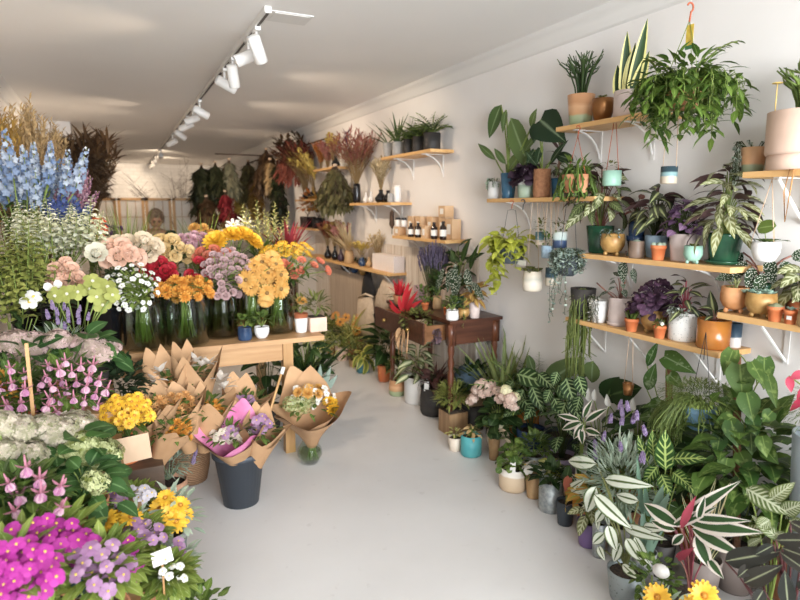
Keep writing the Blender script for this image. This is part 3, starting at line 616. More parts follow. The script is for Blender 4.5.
t, r, h, k = S('mid', 636, 15, 17, 'soft', solid('bronze_clay', '7a6250', .5, c2='5f4a3b', ns=14), 'small bronze-brown cup in front of the navy pots', X=2.3)
mb = MB(); g_cact(mb, r * .7, h * .25, h * .85); fol(t, mb, [G_SAGE])
t, r, h, k = S('mid', 655, 22, 22, 'taper', C_PBLUE, 'pale blue pot with dark banded calathea leaves', X=2.42)
mb = MB(); g_stalk(mb, 40, 52 * k, 36 * k, .12, .05, 'ovate', 1.3, h * .9, hmin=.3, az0=1.6, arc=4.8); fol(t, mb, [G_CALB, M_STEMD])
t, r, h, k = S('mid', 659, 15, 15, 'rim', C_ORANGE, 'small orange terracotta pot of tiny cactus on the middle shelf', X=2.3)
mb = MB()
for x, y in ((0, 0), (.018, .01), (-.018, .012), (.01, -.018), (-.012, -.016)): mb.ell((x, y, h), (.013, .013, .014), 8, 5)
fol(t, mb, [G_SAGE])
t, r, h, k = S('mid', 680, 26, 27, 'taper', C_PINKG, 'pinkish grey pot of purple shamrock leaves', X=2.36)
mb = MB(); g_stalk(mb, 60, 38 * k, 24 * k, .042, .042, 'heart', .9, h * .85, hmin=.2, nl=4); fol(t, mb, [G_PURPL, M_STEMD])
t, r, h, k = S('mid', 695, 17, 18, 'footed', C_MINT, 'small mint green footed pot of succulent', X=2.29)
mb = MB(); g_succ(mb, r * .9, 16, h * .9); fol(t, mb, [G_OLIVE])
P = onX(718, 2.37, 1.31); k = mpp(P); t = thing('potted_plant', 'big calathea in dark green glazed pot with matching saucer', 'potted plant', P); h = 31 * k; r = 17.5 * k
pot(t, 'glazed', r, h, C_GREENG); part('saucer', MB().lathe([(r * .8, 0), (r * .98, .012), (r * .98, .018), (r * .8, .01)], 24), C_GREENG, t)
mb = MB(); g_stalk(mb, 50, 62 * k, 43 * k, .16, .042, 'lance', 1.0, h * .9, hmin=.1, az0=1.2, arc=5.6, el=.3); g_stalk(mb, 12, 80 * k, 30 * k, .14, .042, 'lance', 1.0, h * .9, hmin=.75, az0=1.2, arc=5.6); fol(t, mb, [G_CALP, M_STEM])
P = onX(666, 2.26, 1.5); P.z = atX(666, 184, 2.26).z; k = mpp(P); t = thing('hanging_pot', 'hanging cup banded in dark blue, teal and sand on two cords', 'hanging pot', P)
part('pot', pot_mb('cyl', 8 * k, 17 * k), C_BBB, t)
for y in (-8 * k, 8 * k): rope(t, [(0, y, 16 * k), (0, y * .8, 62 * k), (.01, 0, 98 * k)])
mb = MB().tube([(.01, 0, 98 * k), (WALLX - P.x, 0, 100 * k)], .003, 5); part('nail', mb, M_WHITE, t)
# ---------------------------------------------------------------- lowest shelf
t, r, h, k = S('low', 582, 25, 30, 'taper', C_BLACK, 'black pot of long stringy green cactus spilling far below the lowest shelf', X=2.33)
mb = MB(); g_mop(mb, 60, .36, r * 1.15, h * .95, .003, .02, az0=2.2, arc=2.6); g_mop(mb, 34, .62, r * 1.25, h * .95, .0022, .02, az0=2.5, arc=1.8); fol(t, mb, [leafm('string_green', '6f8a4a', '93a866')])
t, r, h, k = S('low', 599, 18, 22, 'taper', C_WHITE, 'white pot of pinkish trailing string beside the grey saucered pot', X=2.33)
mb = MB(); g_trail(mb, 12, .2, r * 1.02, .014, .013, 'round', h * .95, 8, 2.0, 2.0); fol(t, mb, [leafm('pale_pinkgreen', '9a9a88', 'c2b8aa'), M_STEMD])
t, r, h, k = S('low', 619, 22, 28, 'cyl', C_PINKG, 'pinkish grey clay pot in saucer with white-dotted begonia', X=2.36); part('saucer', MB().lathe([(r * 1.0, 0), (r * 1.15, .02), (r * 1.1, .022), (r, .008)], 22), C_PINKG, t)
mb = MB(); mb.tube(bez((0, 0, h * .8), (-.05, .06, h + .03), (-.03, .14, h + .06)), .004, 5, 1); g_stalk(mb, 7, 30 * k, 20 * k, .06, .035, 'ovate', .9, h * .85, az0=1.6, arc=3); mb.leaf((-.0, .0, h + 36 * k), (-.1, -.3, -1), .12, .055, 'ovate', -.2, .2, 0, .3, 8, 4, up=(-1, -.3, .2)); mb.leaf((0, -.03, h + 46 * k), (-.2, -.7, -.5), .085, .04, 'ovate', .3, .2, 0, .3, 8, 4, up=(-1, -.3, .2)); mb.leaf((0, -.07, h + 30 * k), (-.2, -.4, -.9), .08, .036, 'ovate', .3, .2, 0, .3, 8, 4, up=(-1, -.3, .2)); mb.tube(bez((0, 0, h * .8), (.02, -.02, h + .1), (0, -.02, h + 46 * k)), .004, 5, 1); fol(t, mb, [G_SPOT, G_RED])
t, r, h, k = S('low', 633, 14, 13, 'rim', C_ORANGE, 'small orange pot of upright grassy succulent on the lowest shelf', X=2.3)
mb = MB(); g_strap(mb, 22, 12 * k, .012, 1.5, 1.0, .2, 'lance', h * .9, r * .6); fol(t, mb, [G_MID])
t, r, h, k = S('low', 651, 23, 24, 'footed', C_GOLD, 'gold footed bowl pot of dark purple ruffled leaves', X=2.35)
mb = MB(); g_stalk(mb, 110, 34 * k, 30 * k, .042, .042, 'round', 1.0, h * .85, hmin=.05, wave=.1, nl=5); fol(t, mb, [G_PURP, G_PURP])
t, r, h, k = S('low', 661, 13, 13, 'rim', C_ORANGE, 'small orange pot with white-flowered sprig at the edge of the lowest shelf', X=2.295)
mb = MB(); g_bush(mb, 26, r * .9, .02, .022, .012, 'ovate', h * .8); fol(t, mb, [G_MID, M_STEM])
for i in range(3): bloom(t, 'bloom', head('whitelet', lambda m: f_five(m, .009), [leafm('petal_white', 'd3cfc4', 'e4e0d6'), solid('eye_yellow', 'd6b23a')], 1), (-.01 + .012 * i, -.02 + .016 * i, h + .01 + .003 * i), (-.6, -.5, .5))
t, r, h, k = S('low', 681, 28, 28, 'cyl', C_SPECK, 'speckled white pot with red-stemmed tricolour leaves', X=2.35)
mb = MB(); g_stalk(mb, 20, 42 * k, 24 * k, .095, .03, 'lance', 1.0, h * .9, hmin=.1, az0=1.0, arc=5); fol(t, mb, [G_CALB, leafm('petiole_crimson', 'a03a4a', 'b85a62')])
mb = MB(); g_trail(mb, 10, .07, r * 1.02, .018, .014, 'ovate', h * .98, 4, 2.6, 1.4); fol(t, mb, [leafm('silver_white', 'a8b0a4', 'd0d4c8'), M_STEMD], 'trailing_sprig', 'silver trailing sprig over the pot front')
t, r, h, k = S('low', 713, 31, 29, 'cyl', C_BROWN, 'glossy amber brown pot with a tall dark leaf', X=2.34)
mb = MB(); mb.tube(bez((0, 0, h * .8), (0, .02, h + .04), (-.01, .03, h + .05), 4), .003, 4, 1); mb.leaf((0, .0, h + .005), (-.1, .22, 1), .12, .045, 'ovate', .1, .2, 0, .2, 8, 4, up=(-1, -.4, .1)); g_stalk(mb, 8, 22 * k, 16 * k, .06, .026, 'lance', 1.0, h * .85, hmin=.1, az0=1.2, arc=4.5); fol(t, mb, [G_CALB, G_RED])
t, r, h, k = S('low', 733, 13, 24, 'cyl', bands('blue_over_white', [(0, 'cdc8c0'), (.4, 'cdc8c0'), (.45, '3c5568'), (1, '2f485c')]), 'narrow pot half blue half white behind the amber pot', X=2.43)
# ---------------------------------------------------------------- pale low shelf
t, r, h, k = S('farlow', 736, 25, 26, 'footed', solid('terracotta_face', 'b5743f', .6, c2='c58a58', ns=16), 'terracotta brown footed face pot of small succulents', X=2.33)
mb = MB(); g_succ(mb, r * .5, 10, h * .9, (-.02, .01)); g_sticks(mb, 8, .05, .04, .0025, 1, h * .9); fol(t, mb, [G_OLIVE])
t, r, h, k = S('farlow', 764, 27, 25, 'footed', C_GOLD, 'mustard footed pot filled with grey-green rosettes', X=2.33)
mb = MB()
for x, y, q in ((-.02, .03, .035), (.0, -.03, .04), (.03, .02, .03), (-.035, -.01, .03), (.02, .0, .04), (-.02, .06, .03)): g_succ(mb, q, 14, h * .92, (x, y))
fol(t, mb, [leafm('succulent_mint', '7fa08c', 'a5bfa8')])
t, r, h, k = S('farlow', 775, 15, 15, 'rim', C_ORANGE, 'little orange pot with a round grey cactus dome', X=2.285)
mb = MB(); g_cact(mb, r * .95, h * .4, h * .85); fol(t, mb, [leafm('cactus_grey', '8fa39a', 'a9b5a8')])
t, r, h, k = S('farlow', 787, 13, 14, 'rim', C_ORANGE, 'little orange pot with a white price tag and blue succulent', X=2.285)
mb = MB(); g_succ(mb, r * 1.1, 14, h * .95); fol(t, mb, [G_BLUE]); part('price_tag', MB().box((-r * 1.05, -.01, h * .5), (.002, .018, .014)), M_TAG, t, False)
t, r, h, k = S('farlow', 801, 20, 18, 'soft', C_TAN, 'tan clay pot of green succulent at the end of the pale low shelf', X=2.285)
mb = MB(); g_succ(mb, r, 16, h * .9); fol(t, mb, [G_MID])
t, r, h, k = S('farlow', 765, 22, 30, 'glazed', C_GREENG, 'tall begonia with white polka dots in a dark green pot', X=2.42)
mb = MB(); z = h
for az, e, L, x, y, zz in ((2.6, -1.1, .11, -.02, .07, .09), (-1.9, -1.2, .12, -.03, -.03, .11), (-1.4, -1.0, .11, -.02, -.08, .1), (2.0, -.4, .1, -.03, .09, .04), (-2.6, -1.3, .12, -.05, .02, .07), (2.9, -1.3, .12, -.05, -.03, .05), (1.8, -1.0, .1, .0, .1, .12), (-1.5, .1, .09, 0, -.1, .12)):
    mb.tube(bez((0, 0, z * .8), (x * .3, y * .3, z + zz * .8), (x, y, z + zz), 4), .004, 4, 1); mb.leaf((x, y, z + zz), aim(az, e), L, .05, 'ovate', .1, .2, 0, None, 8, 4, up=(-1, -.3, .3), wave=.02)
fol(t, mb, [G_SPOT, G_RED])
t, r, h, k = S('farlow', 797, 22, 18, 'cyl', solid('rust_glaze', '8f4a24', .4, c2='70381a', ns=9), 'rust brown pot of ribbed striped calathea by the pale shelf end', X=2.42)
mb = MB(); g_stalk(mb, 16, 42 * k, 20 * k, .12, .055, 'ovate', 1.4, h * .9, hmin=.4, az0=1.6, arc=4); fol(t, mb, [G_CALP, M_STEMD])
# ---------------------------------------------------------------- second shelf
t, r, h, k = S('second', 494, 13, 17, 'cyl', C_WHITE, 'small white pot with dark sprigs trailing at the shelf end')
mb = MB(); g_trail(mb, 10, .1, r * 1.1, .022, .014, 'ovate', h * .95, 5, 1.5, 3.4); fol(t, mb, [G_SAGE, M_STEMD])
t, r, h, k = S('second', 508, 16, 25, 'taper', C_BLUE, 'deep blue glazed pot under a tall broad-leaved plant', X=2.36)
mb = MB()
for (x0, y0, x1, y1, W, tn) in ((501, 105, 486, 138, .11, .2), (506, 110, 501, 132, .05, .5), (511, 118, 528, 174, .14, .6), (496, 160, 474, 141, .05, .6), (524, 152, 539, 128, .05, .7), (506, 164, 492, 147, .045, .5), (520, 168, 536, 148, .07, .4), (531, 128, 534, 109, .06, .9), (506, 175, 520, 148, .09, .9)):
    A = atX(x0, y0, 2.37) - t.location; B = atX(x1, y1, 2.33) - t.location; L = (B - A).length
    if y1 > y0: mb.tube(bez((0, 0, h * .8), ((A.x) * .3, A.y * .4, A.z * .8), A, 5), .005, 5, 1); mb.leaf(A, B - A, L, W, 'ovate', .25, .15, 0, tn, 8, 4, up=(-1, -.35, .1))
    else: mb.tube(bez((0, 0, h * .8), (0, A.y * .4, A.z * .6), A, 5), .005, 5, 1); mb.leaf(A, B - A, L, W, 'lance', .3, .15, 0, tn, 8, 4, up=(-1, -.35, .3))
fol(t, mb, [leafm('leaf_broad', '3f6238', '6b8a55', 'rib', '9fb582'), M_STEM])
t, r, h, k = S('second', 526, 20, 18, 'taper', C_SAGEW, 'sage and white pot of blackish purple ruffled leaves', X=2.32)
mb = MB(); g_stalk(mb, 44, 20 * k, 20 * k, .07, .07, 'round', 1.0, h * .85, hmin=.15, wave=.08, nl=5); fol(t, mb, [leafm('leaf_black', '2b1c28', '45303f'), G_PURP])
t, r, h, k = S('second', 542, 17, 28, 'cyl', C_ROPE, 'ribbed terracotta cylinder pot with huge velvety heart leaf', X=2.32)
mb = MB()
for (x0, y0, x1, y1, W, tn, sh) in ((541, 120, 560, 137, .2, .1, 'heart'), (537, 124, 533, 140, .08, .7, 'heart'), (541, 148, 536, 163, .06, .4, 'heart'), (558, 155, 569, 158, .06, .2, 'round'), (550, 165, 562, 142, .05, .3, 'lance'), (538, 166, 526, 152, .035, .8, 'lance'), (535, 150, 526, 164, .05, .5, 'heart')):
    A = atX(x0, y0, 2.33) - t.location; B = atX(x1, y1, 2.28) - t.location; L = (B - A).length
    mb.tube(bez((0, 0, h * .8), (A.x * .2, A.y * .2, A.z * .8), A, 5), .004, 5, 1); mb.leaf(A, B - A, L * 1.1, W, sh, .3, .12, 0, tn, 8, 4, up=(-1, -.3, .35))
fol(t, mb, [G_VELV, M_STEM])
t, r, h, k = S('second', 557, 14, 19, 'taper', C_BLUE, 'cobalt blue pot with dark striped upright leaves', X=2.4)
mb = MB(); g_stalk(mb, 16, 38 * k, 14 * k, .1, .026, 'lance', .7, h * .85, el=.9, hmin=.3); fol(t, mb, [G_CALB, G_RED])
P = onX(576, 2.24, 1.7); P.z = atX(576, 193, 2.24).z; k = mpp(P); t = thing('hanging_plant', 'trailing cactus in terracotta pot hung from an orange hook', 'hanging plant', P)
part('pot', pot_mb('taper', 14 * k, 18 * k), C_TERRA, t); zt = 1.96 - P.z; hook(t, (0, 0, zt), M_RED, .022)
for y in (-13 * k, 13 * k): rope(t, [(0, y, 18 * k), (0, 0, zt - .04)], .0022, M_RED)
mb = MB(); g_mop(mb, 46, .12, 21 * k, 16 * k, .0055, .09); g_bush(mb, 46, 22 * k, 13 * k, .06, .016, 'lance', 10 * k, 0); fol(t, mb, [leafm('chain_cactus', '46692c', '6f9142'), M_STEM])
P = onX(612, 2.3, 1.7); P.z = atX(612, 186, 2.3).z; k = mpp(P); t = thing('hanging_pot', 'pale mint hanging pot on a long looped cord', 'hanging pot', P); part('pot', pot_mb('cyl', 9 * k, 15 * k), C_MINT, t)
for y in (-8 * k, 8 * k): rope(t, [(0, y, 15 * k), (0, y * .2, 1.965 - P.z)], .0018, M_RED)
mb = MB(); g_bush(mb, 24, 9 * k, 6 * k, .02, .012, 'ovate', 14 * k, 0); fol(t, mb, [G_OLIVE, M_STEM])
# ---------------------------------------------------------------- pots hanging under the second shelf
def hang(px, py, wpx, hpx, style, m, label, X=2.29, ztop=1.586, cord=None, hk=None, name='hanging_pot', soil=False, cr=.0016, tail=True):
    P = onX(px, X, 1.4); P.z = atX(px, py, X).z; k = mpp(P); t = thing(name, label, 'hanging pot' if name == 'hanging_pot' else 'hanging plant', P)
    pot(t, style, wpx * k / 2, hpx * k, m, soil); r = wpx * k / 2; h = hpx * k; zt = ztop - P.z
    for y in (-r, r): rope(t, [(0, y * .96, h * .95), (0, y * .4, zt - .05 if hk else zt)] + ([(0, 0, zt - .045)] if hk else []), cr, cord)
    if hk: hook(t, (0, 0, zt), hk, .02)
    return t, r, h, k
t, r, h, k = hang(511, 263, 32, 17, 'taper', C_DKGREY, 'dark grey hanging pot overflowing with lime yellow heart leaves', cord=M_DKWIRE, hk=M_RED, name='hanging_plant', X=2.25)
mb = MB(); g_trail(mb, 20, .24, r * 1.02, .075, .056, 'heart', h * .95, 3, lift=.05, az0=1.4, arc=3.6); g_trail(mb, 5, .52, r * .9, .08, .06, 'heart', h * .95, 5, lift=.05, az0=1.7, arc=1.1)
g_stalk(mb, 24, 24 * k, 34 * k, .085, .062, 'heart', .9, h * .8, hmin=.3, az0=.6, arc=5.4); fol(t, mb, [G_LIME, leafm('stem_lime', 'a0a848', 'b8bc5a')])
hook(t, (0, -.11, 1.586 - t.location.z), M_DKWIRE, .024)
for px, py, w, hh, m, lab, X in ((541, 245, 11, 13, bands('teal_dip', [(0, 'c8b8a4'), (.35, 'c8b8a4'), (.42, '48707a'), (1, '3c626c')]), 'teal and sand cup of dark rosettes hanging highest in the cluster', 2.33), (548, 258, 12, 12, C_PBLUE, 'pale grey-blue hanging cup of spiky green shoots', 2.27), (560, 248, 14, 16, bands('blue_glass_dip', [(0, '2a3a58'), (.45, '2f4262'), (.55, 'a9b8b0'), (1, 'c2c9c0')]), 'hanging cup dipped dark blue with leafy sprigs', 2.3)):
    t, r, h, k = hang(px, py, w, hh, 'cyl', m, lab, X); mb = MB(); g_bush(mb, 40, r * 1.3, 9 * k, .03, .014, 'lance', h * .8, 0); fol(t, mb, [G_OLIVE if px != 548 else G_MID, M_STEM])
t, r, h, k = hang(534, 291, 19, 20, 'soft', bands('cream_stripe', [(0, 'cdbfa9'), (.4, 'd6cab8'), (.6, 'b5b09c'), (.8, 'cdbfa9'), (1, 'c2b49c')]), 'lowest cream striped hanging pot of bushy succulents', 2.27); mb = MB()
for i in range(16): a = i * GA; g_succ(mb, .028, 10, h * .9 + U(0, .03), (r * math.sqrt(i / 16) * math.cos(a), r * math.sqrt(i / 16) * math.sin(a)))
fol(t, mb, [G_OLIVE])
part('price_card', MB().box((-.02, .09, h * 1.35), (.003, .085, .03)), M_TAG, t, False, 'pale price card')
t, r, h, k = hang(553, 286, 12, 18, 'cyl', bands('navy_sand', [(0, 'bcae98'), (.4, 'bcae98'), (.5, '2e4a58'), (1, '2a4250')]), 'dark teal and sand hanging cup half hidden by silver leaves', 2.36)
t, r, h, k = hang(569, 276, 26, 20, 'bowl', C_DKGREY, 'dark hanging pot of round silver leaves with long trailing strands', 2.25, cord=M_DKWIRE, name='hanging_plant')
mb = MB(); g_trail(mb, 46, .15, r * 1.1, .022, .021, 'round', h * 1.0, 6, lift=.03); g_trail(mb, 7, .42, r * 1.1, .018, .017, 'round', h, 12, lift=.02, az0=1.2, arc=3); g_trail(mb, 24, .05, r * .7, .022, .021, 'round', h * 1.1, 3, lift=.03); fol(t, mb, [leafm('silver_dollar', '6f8378', 'a8b5a4'), M_STEMD])
# ---------------------------------------------------------------- high palm shelf
for px, w, hh, m, st, lab in ((388, 11, 15, C_GREY, 'taper', 'small grey pot at the far end of the palm shelf'), (398, 12, 14, C_GREY, 'cyl', 'grey clay pot of spiky aloe'), (408, 9, 15, C_BLACK, 'cyl', 'narrow black wooden-look pot of palm next to the aloe'), (418, 11, 16, C_BLACK, 'cyl', 'black wooden-look palm pot between two other black pots'), (432, 17, 17, C_BLACK, 'cyl', 'widest black wooden-look palm pot at the near end')):
    t, r, h, k = S('palm', px, w, hh, st, m, lab, X=2.36)
    if px == 398: fol(t, g_strap(MB(), 14, 34 * k, .035, 1.4, .5, .3, 'blade', h * .9, .02, .5), [leafm('aloe', '4a6a4a', '66825a')])
    elif px > 400: fol(t, g_frond(MB(), 24, 24 * k * (1.25 if px > 425 else 1), .06, .012, 1.5, .7, 1.3, h * .9, 11), [leafm('leaf_palm', '28482a', '446a34'), M_STEM])
    else: fol(t, g_strap(MB(), 5, 26 * k, .03, 1.2, .3, .3, 'blade', h * .9, .02, .5, az0=2, arc=2), [leafm('aloe', '4a6a4a', '66825a')])
# ================================================================= plants standing along the wall
def HL(t, mb, a, b, X, W, shape='ovate', tone=None, mi=0, droop=.35, X2=None, st=1, fold=.15, org=None, nw=4, sr=.0028, face=None):
    """one leaf between two sighted points on the plane x = X, turned half towards the aisle; with its stalk from the soil"""
    A = atX(a[0], a[1], X) - t.location; B = atX(b[0], b[1], X2 or X - .03) - t.location; L = (B - A).length; k = mpp(A + V(t.location))
    o = V(org or (0, 0, t.get('hs', .1)))
    if st is not None and st >= 0: mb.tube(bez(o, ((o.x + A.x) / 2 * .5, (o.y + A.y) / 2 * .7, o.z + (A.z - o.z) * .75), A, 5), sr, 5, st)
    mb.leaf(A, B - A, L * 1.04, W * k, shape, droop, fold, mi, tone, 8, nw, up=face or (-1, -.55, .45), wave=.01)
def G(px, py, wpx, hpx, style, m, label, cat='potted plant', name='potted_plant', soil=True, group=None):
    P = atZ(px, py, 0); P.z = 0; k = mpp(P); t = thing(name, label, cat, P, group); r = wpx * k / 2; P += V((0, 0, 0)); h = hpx * k
    d = V((P.x, P.y, 0)).normalized(); t.location = P + d * r * .6     # the sighted point is the near foot of the pot
    pot(t, style, r, h, m, soil); t['hs'] = h * .88; return t, r, h, k
def GX(px, X, r, h, style, m, label, cat='potted plant', name='potted_plant', z=0.0):
    X = min(X, WALLX - r * 1.06 - .012); P = onX(px, X, z + h); P.z = z; t = thing(name, label, cat, P); pot(t, style, r, h, m); t['hs'] = h * .88; return t, r, h, mpp(P)
def tagcard(t, p, w=.03, h=.05, name='plant_tag', az=-2.2, m=None):
    o = part(name, MB().box((0, 0, 0), (.002, w, h)), m or M_TAG, t, False, 'white plant tag'); o.location = p; o.rotation_euler = (0, .25, az + PI); return o
# ---- front of the row
t, r, h, k = GX(628, 1.79, .075, .125, 'taper', solid('galvanised_spots', '8f9796', .5, .3, c2='5d6463', ns=70, thr=(.62, .7)), 'mottled zinc pot of pale white-striped calathea at the front of the row')
mb = MB()
for a, b, W, X in (((598, 463), (560, 459), 15, 1.86), ((606, 478), (642, 484), 14, 1.86), ((598, 486), (584, 514), 16, 1.8), ((596, 493), (625, 524), 16, 1.78), ((610, 524), (616, 549), 13, 1.76), ((625, 525), (657, 537), 12, 1.82), ((628, 537), (640, 559), 13, 1.76), ((636, 535), (649, 563), 10, 1.8), ((606, 532), (591, 544), 11, 1.76), ((606, 508), (595, 522), 11, 1.82), ((640, 500), (613, 493), 12, 1.86), ((624, 563), (636, 576), 9, 1.75), ((622, 542), (613, 562), 11, 1.77), ((600, 545), (604, 557), 8, 1.76), ((645, 525), (660, 528), 10, 1.84)): HL(t, mb, a, b, X, W, 'ovate', None, 0, .5, fold=.22)
fol(t, mb, [G_CALW, leafm('petiole_pale', '7d8a5a', '98a070')])
t, r, h, k = G(600, 556, 24, 36, 'taper', C_GALV, 'slim galvanised pot tucked behind the white-striped calathea')
mb = MB(); g_stalk(mb, 9, .17, .1, .09, .035, 'ovate', .9, h * .9, hmin=.4, az0=1.5, arc=3); fol(t, mb, [G_CALW, M_STEM])
t, r, h, k = G(572, 528, 23, 25, 'taper', C_DKGREY, 'small dark grey pot of bare soil with one drooping leaf')
mb = MB(); HL(t, mb, (575, 492), (588, 482), 2.0, 9, 'ovate', .4); HL(t, mb, (578, 498), (593, 494), 2.0, 10, 'ovate', .6); fol(t, mb, [G_CALW, M_STEM])
t, r, h, k = G(557, 513, 24, 31, 'cyl', C_GALV, 'galvanised pot of dark leaves with a single red leaf')
mb = MB(); g_bush(mb, 50, r * 1.4, .06, .055, .04, 'heart', h * .85, 5); HL(t, mb, (577, 466), (570, 492), 2.02, 10, 'ovate', .5, 0, .3); fol(t, mb, [G_DARK, M_STEMD])
mb = MB(); HL(t, mb, (577, 478), (571, 492), 2.0, 9, 'heart', .5); fol(t, mb, [leafm('leaf_rust', '9a4a35', 'b86044'), M_STEMD], 'red_leaf', 'single rust red leaf')
t, r, h, k = G(535, 497, 22, 24, 'taper', C_TAN, 'tan pot heaped with white petals behind the cream pot')
mb = MB(); g_bush(mb, 20, r, .03, .03, .02, 'ovate', h * .8, 3); fol(t, mb, [G_OLIVE, M_STEM])
P_WHITE = leafm('petal_white', 'd3cfc4', 'e4e0d6'); P_WYEL = solid('eye_yellow', 'd6b23a')
for i in range(7): a = i * GA; bloom(t, 'bloom', head('white5', lambda m: f_five(m, .03), [P_WHITE, P_WYEL]), (r * .8 * math.cos(a), r * .8 * math.sin(a), h + .035 + U(0, .02)), aim(a, .8))
t, r, h, k = G(518, 494, 30, 23, 'soft', bands('cream_rim', [(0, 'cdb08c'), (.68, 'd2b795'), (.74, 'e6ddd0'), (1, 'e6ddd0')]), 'round cream pot of bright green leaves with a white tag in front')
mb = MB(); g_stalk(mb, 60, 34 * k, 21 * k, .042, .042, 'round', .8, h * .8, hmin=.2, nl=4); fol(t, mb, [G_MID, M_STEM]); tagcard(t, (-r * .6, -r * .7, h + .035), .03, .075)
t, r, h, k = G(495, 459, 17, 23, 'ribbed', C_TAN, 'tan ribbed tin pot beside the turquoise pot')
mb = MB(); g_stalk(mb, 24, 16 * k, 22 * k, .06, .03, 'lance', .8, h * .85, hmin=.3, az0=-1.5, arc=2.6); fol(t, mb, [leafm('peach_leaf', 'c7a987', 'd8cfae', 'rib', 'b9c29a'), M_STEM])
t, r, h, k = G(475, 456, 21, 21, 'cyl', C_TURQ, 'turquoise cylinder pot of dry peach coloured leaves')
mb = MB(); g_stalk(mb, 26, 15 * k, 13 * k, .05, .02, 'lance', 1.0, h * .85, hmin=.3); fol(t, mb, [leafm('peach_leaf2', 'b08a52', 'c9a874', 'rib', 'd8c89a'), M_STEM])
t, r, h, k = G(457, 452, 15, 14, 'taper', C_CREAM, 'small cream pot with lemon green sprig beside the turquoise pot')
mb = MB(); g_bush(mb, 22, r, .035, .03, .018, 'ovate', h * .9, 4); fol(t, mb, [G_YEL, M_STEM])
t, r, h, k = G(453, 434, 25, 22, 'square', woodm('crate_wood', 'a8845c', '8a6540', 2), 'square wooden box planter with a pale green feathery bush')
mb = MB(); g_bush(mb, 480, 16 * k, 15 * k, .06, .011, 'lance', h, 14, .3, cz=13 * k, nl=3); fol(t, mb, [leafm('feathery', '8fa455', 'b7c67a'), M_STEM])
t, r, h, k = G(434, 416, 28, 28, 'soft', C_BLACK, 'black soft-sided pot of dark red sword leaves with a pale tag')
mb = MB(); g_strap(mb, 22, 34 * k, .035, 1.4, .5, .6, 'lance', h * .9, .01, .3); g_stalk(mb, 12, 22 * k, 22 * k, .1, .05, 'ovate', .9, h * .9, hmin=.4); fol(t, mb, [leafm('dracaena_red', '4a3430', '7a4a42', 'rib', '9a6a58'), M_STEMD]); tagcard(t, (-r * .8, -r * .3, h + .02), .035, .07)
t, r, h, k = G(418, 404, 28, 27, 'cyl', C_WHITE, 'big white cylinder pot of cream-hearted dumb cane')
mb = MB(); g_stalk(mb, 26, 36 * k, 26 * k, .15, .062, 'ovate', .9, h * .9, hmin=.2); fol(t, mb, [G_DIEF, M_STEM])
t, r, h, k = G(397, 396, 16, 16, 'soft', C_TERRAG, 'small terracotta pot with green rim in front of the big monstera')
mb = MB(); g_bush(mb, 60, 9 * k, 16 * k, .06, .02, 'lance', h * .9, 6); fol(t, mb, [G_OLIVE, M_STEM])
t, r, h, k = G(384, 382, 14, 17, 'taper', C_ORANGE, 'orange clay pot of large glossy dark green leaves')
mb = MB(); g_stalk(mb, 30, 44 * k, 26 * k, .18, .12, 'heart', .8, h * .9, hmin=.2); fol(t, mb, [G_DARK, M_STEMD]); tagcard(t, (-r * 1.1, r * .3, h + .03), .03, .08)
t, r, h, k = G(363, 373, 13, 10, 'cyl', C_TEAL, 'teal bowl with broad yellow-edged arching leaves')
mb = MB(); g_stalk(mb, 12, 18 * k, 15 * k, .19, .07, 'ovate', 1.4, h * .9, hmin=.3); fol(t, mb, [leafm('yellow_edge', '5f7a35', '7f9440', 'edge', 'c5bd55', w=.35), M_STEM])
t, r, h, k = G(353, 367, 9, 7, 'taper', C_TAN, 'low tan pot of brownish green leaves next to the teal bowl')
mb = MB(); g_bush(mb, 60, 9 * k, 9 * k, .09, .03, 'lance', h, 5); fol(t, mb, [G_OLIVE, M_STEMD])
t, r, h, k = G(342, 361, 14, 14, 'taper', C_PINK, 'pinkish clay pot of yellow-green arching ferns')
mb = MB(); g_frond(mb, 22, .5, .09, .02, 1.3, .3, 1.3, h, 10, az0=-1.2, arc=5); fol(t, mb, [G_YEL, M_STEM])
t, r, h, k = G(332, 356, 9, 12, 'cyl', C_GOLD, 'ochre cylinder pot near the far end of the floor row')
mb = MB(); g_bush(mb, 60, 10 * k, 12 * k, .12, .04, 'lance', h, 5); fol(t, mb, [G_OLIVE, M_STEM])
t, r, h, k = G(326, 352, 8, 9, 'cyl', C_GREY, 'grey pot of dark bushy leaves farthest along the floor row')
mb = MB(); g_bush(mb, 90, 14 * k, 13 * k, .13, .05, 'ovate', h, 6); fol(t, mb, [G_DARK, M_STEM])
t, r, h, k = G(316, 352, 7, 6, 'cyl', C_TEAL, 'small teal pot by the table end on the floor')
t, r, h, k = GX(352, 2.3, .12, .16, 'taper', C_TERRA, 'terracotta pot of trailing yellow-green leaves with orange flowers below the bags')
mb = MB(); g_strap(mb, 40, .5, .05, 1.3, .2, 1.2, 'lance', h * .9, .02); fol(t, mb, [G_YEL, M_STEM])
P_OR = leafm('petal_orange', 'c97a24', 'dd9a3a')
for i in range(6): a = i * GA; bloom(t, 'bloom', head('orng', lambda m: f_daisy(m, .05, 12), [P_OR, solid('eye_brown', '5a3a1e')]), (-.05 + .1 * math.cos(a), .25 * math.sin(a), h + .18 + U(-.05, .1)), (-.6, -.6, .5))
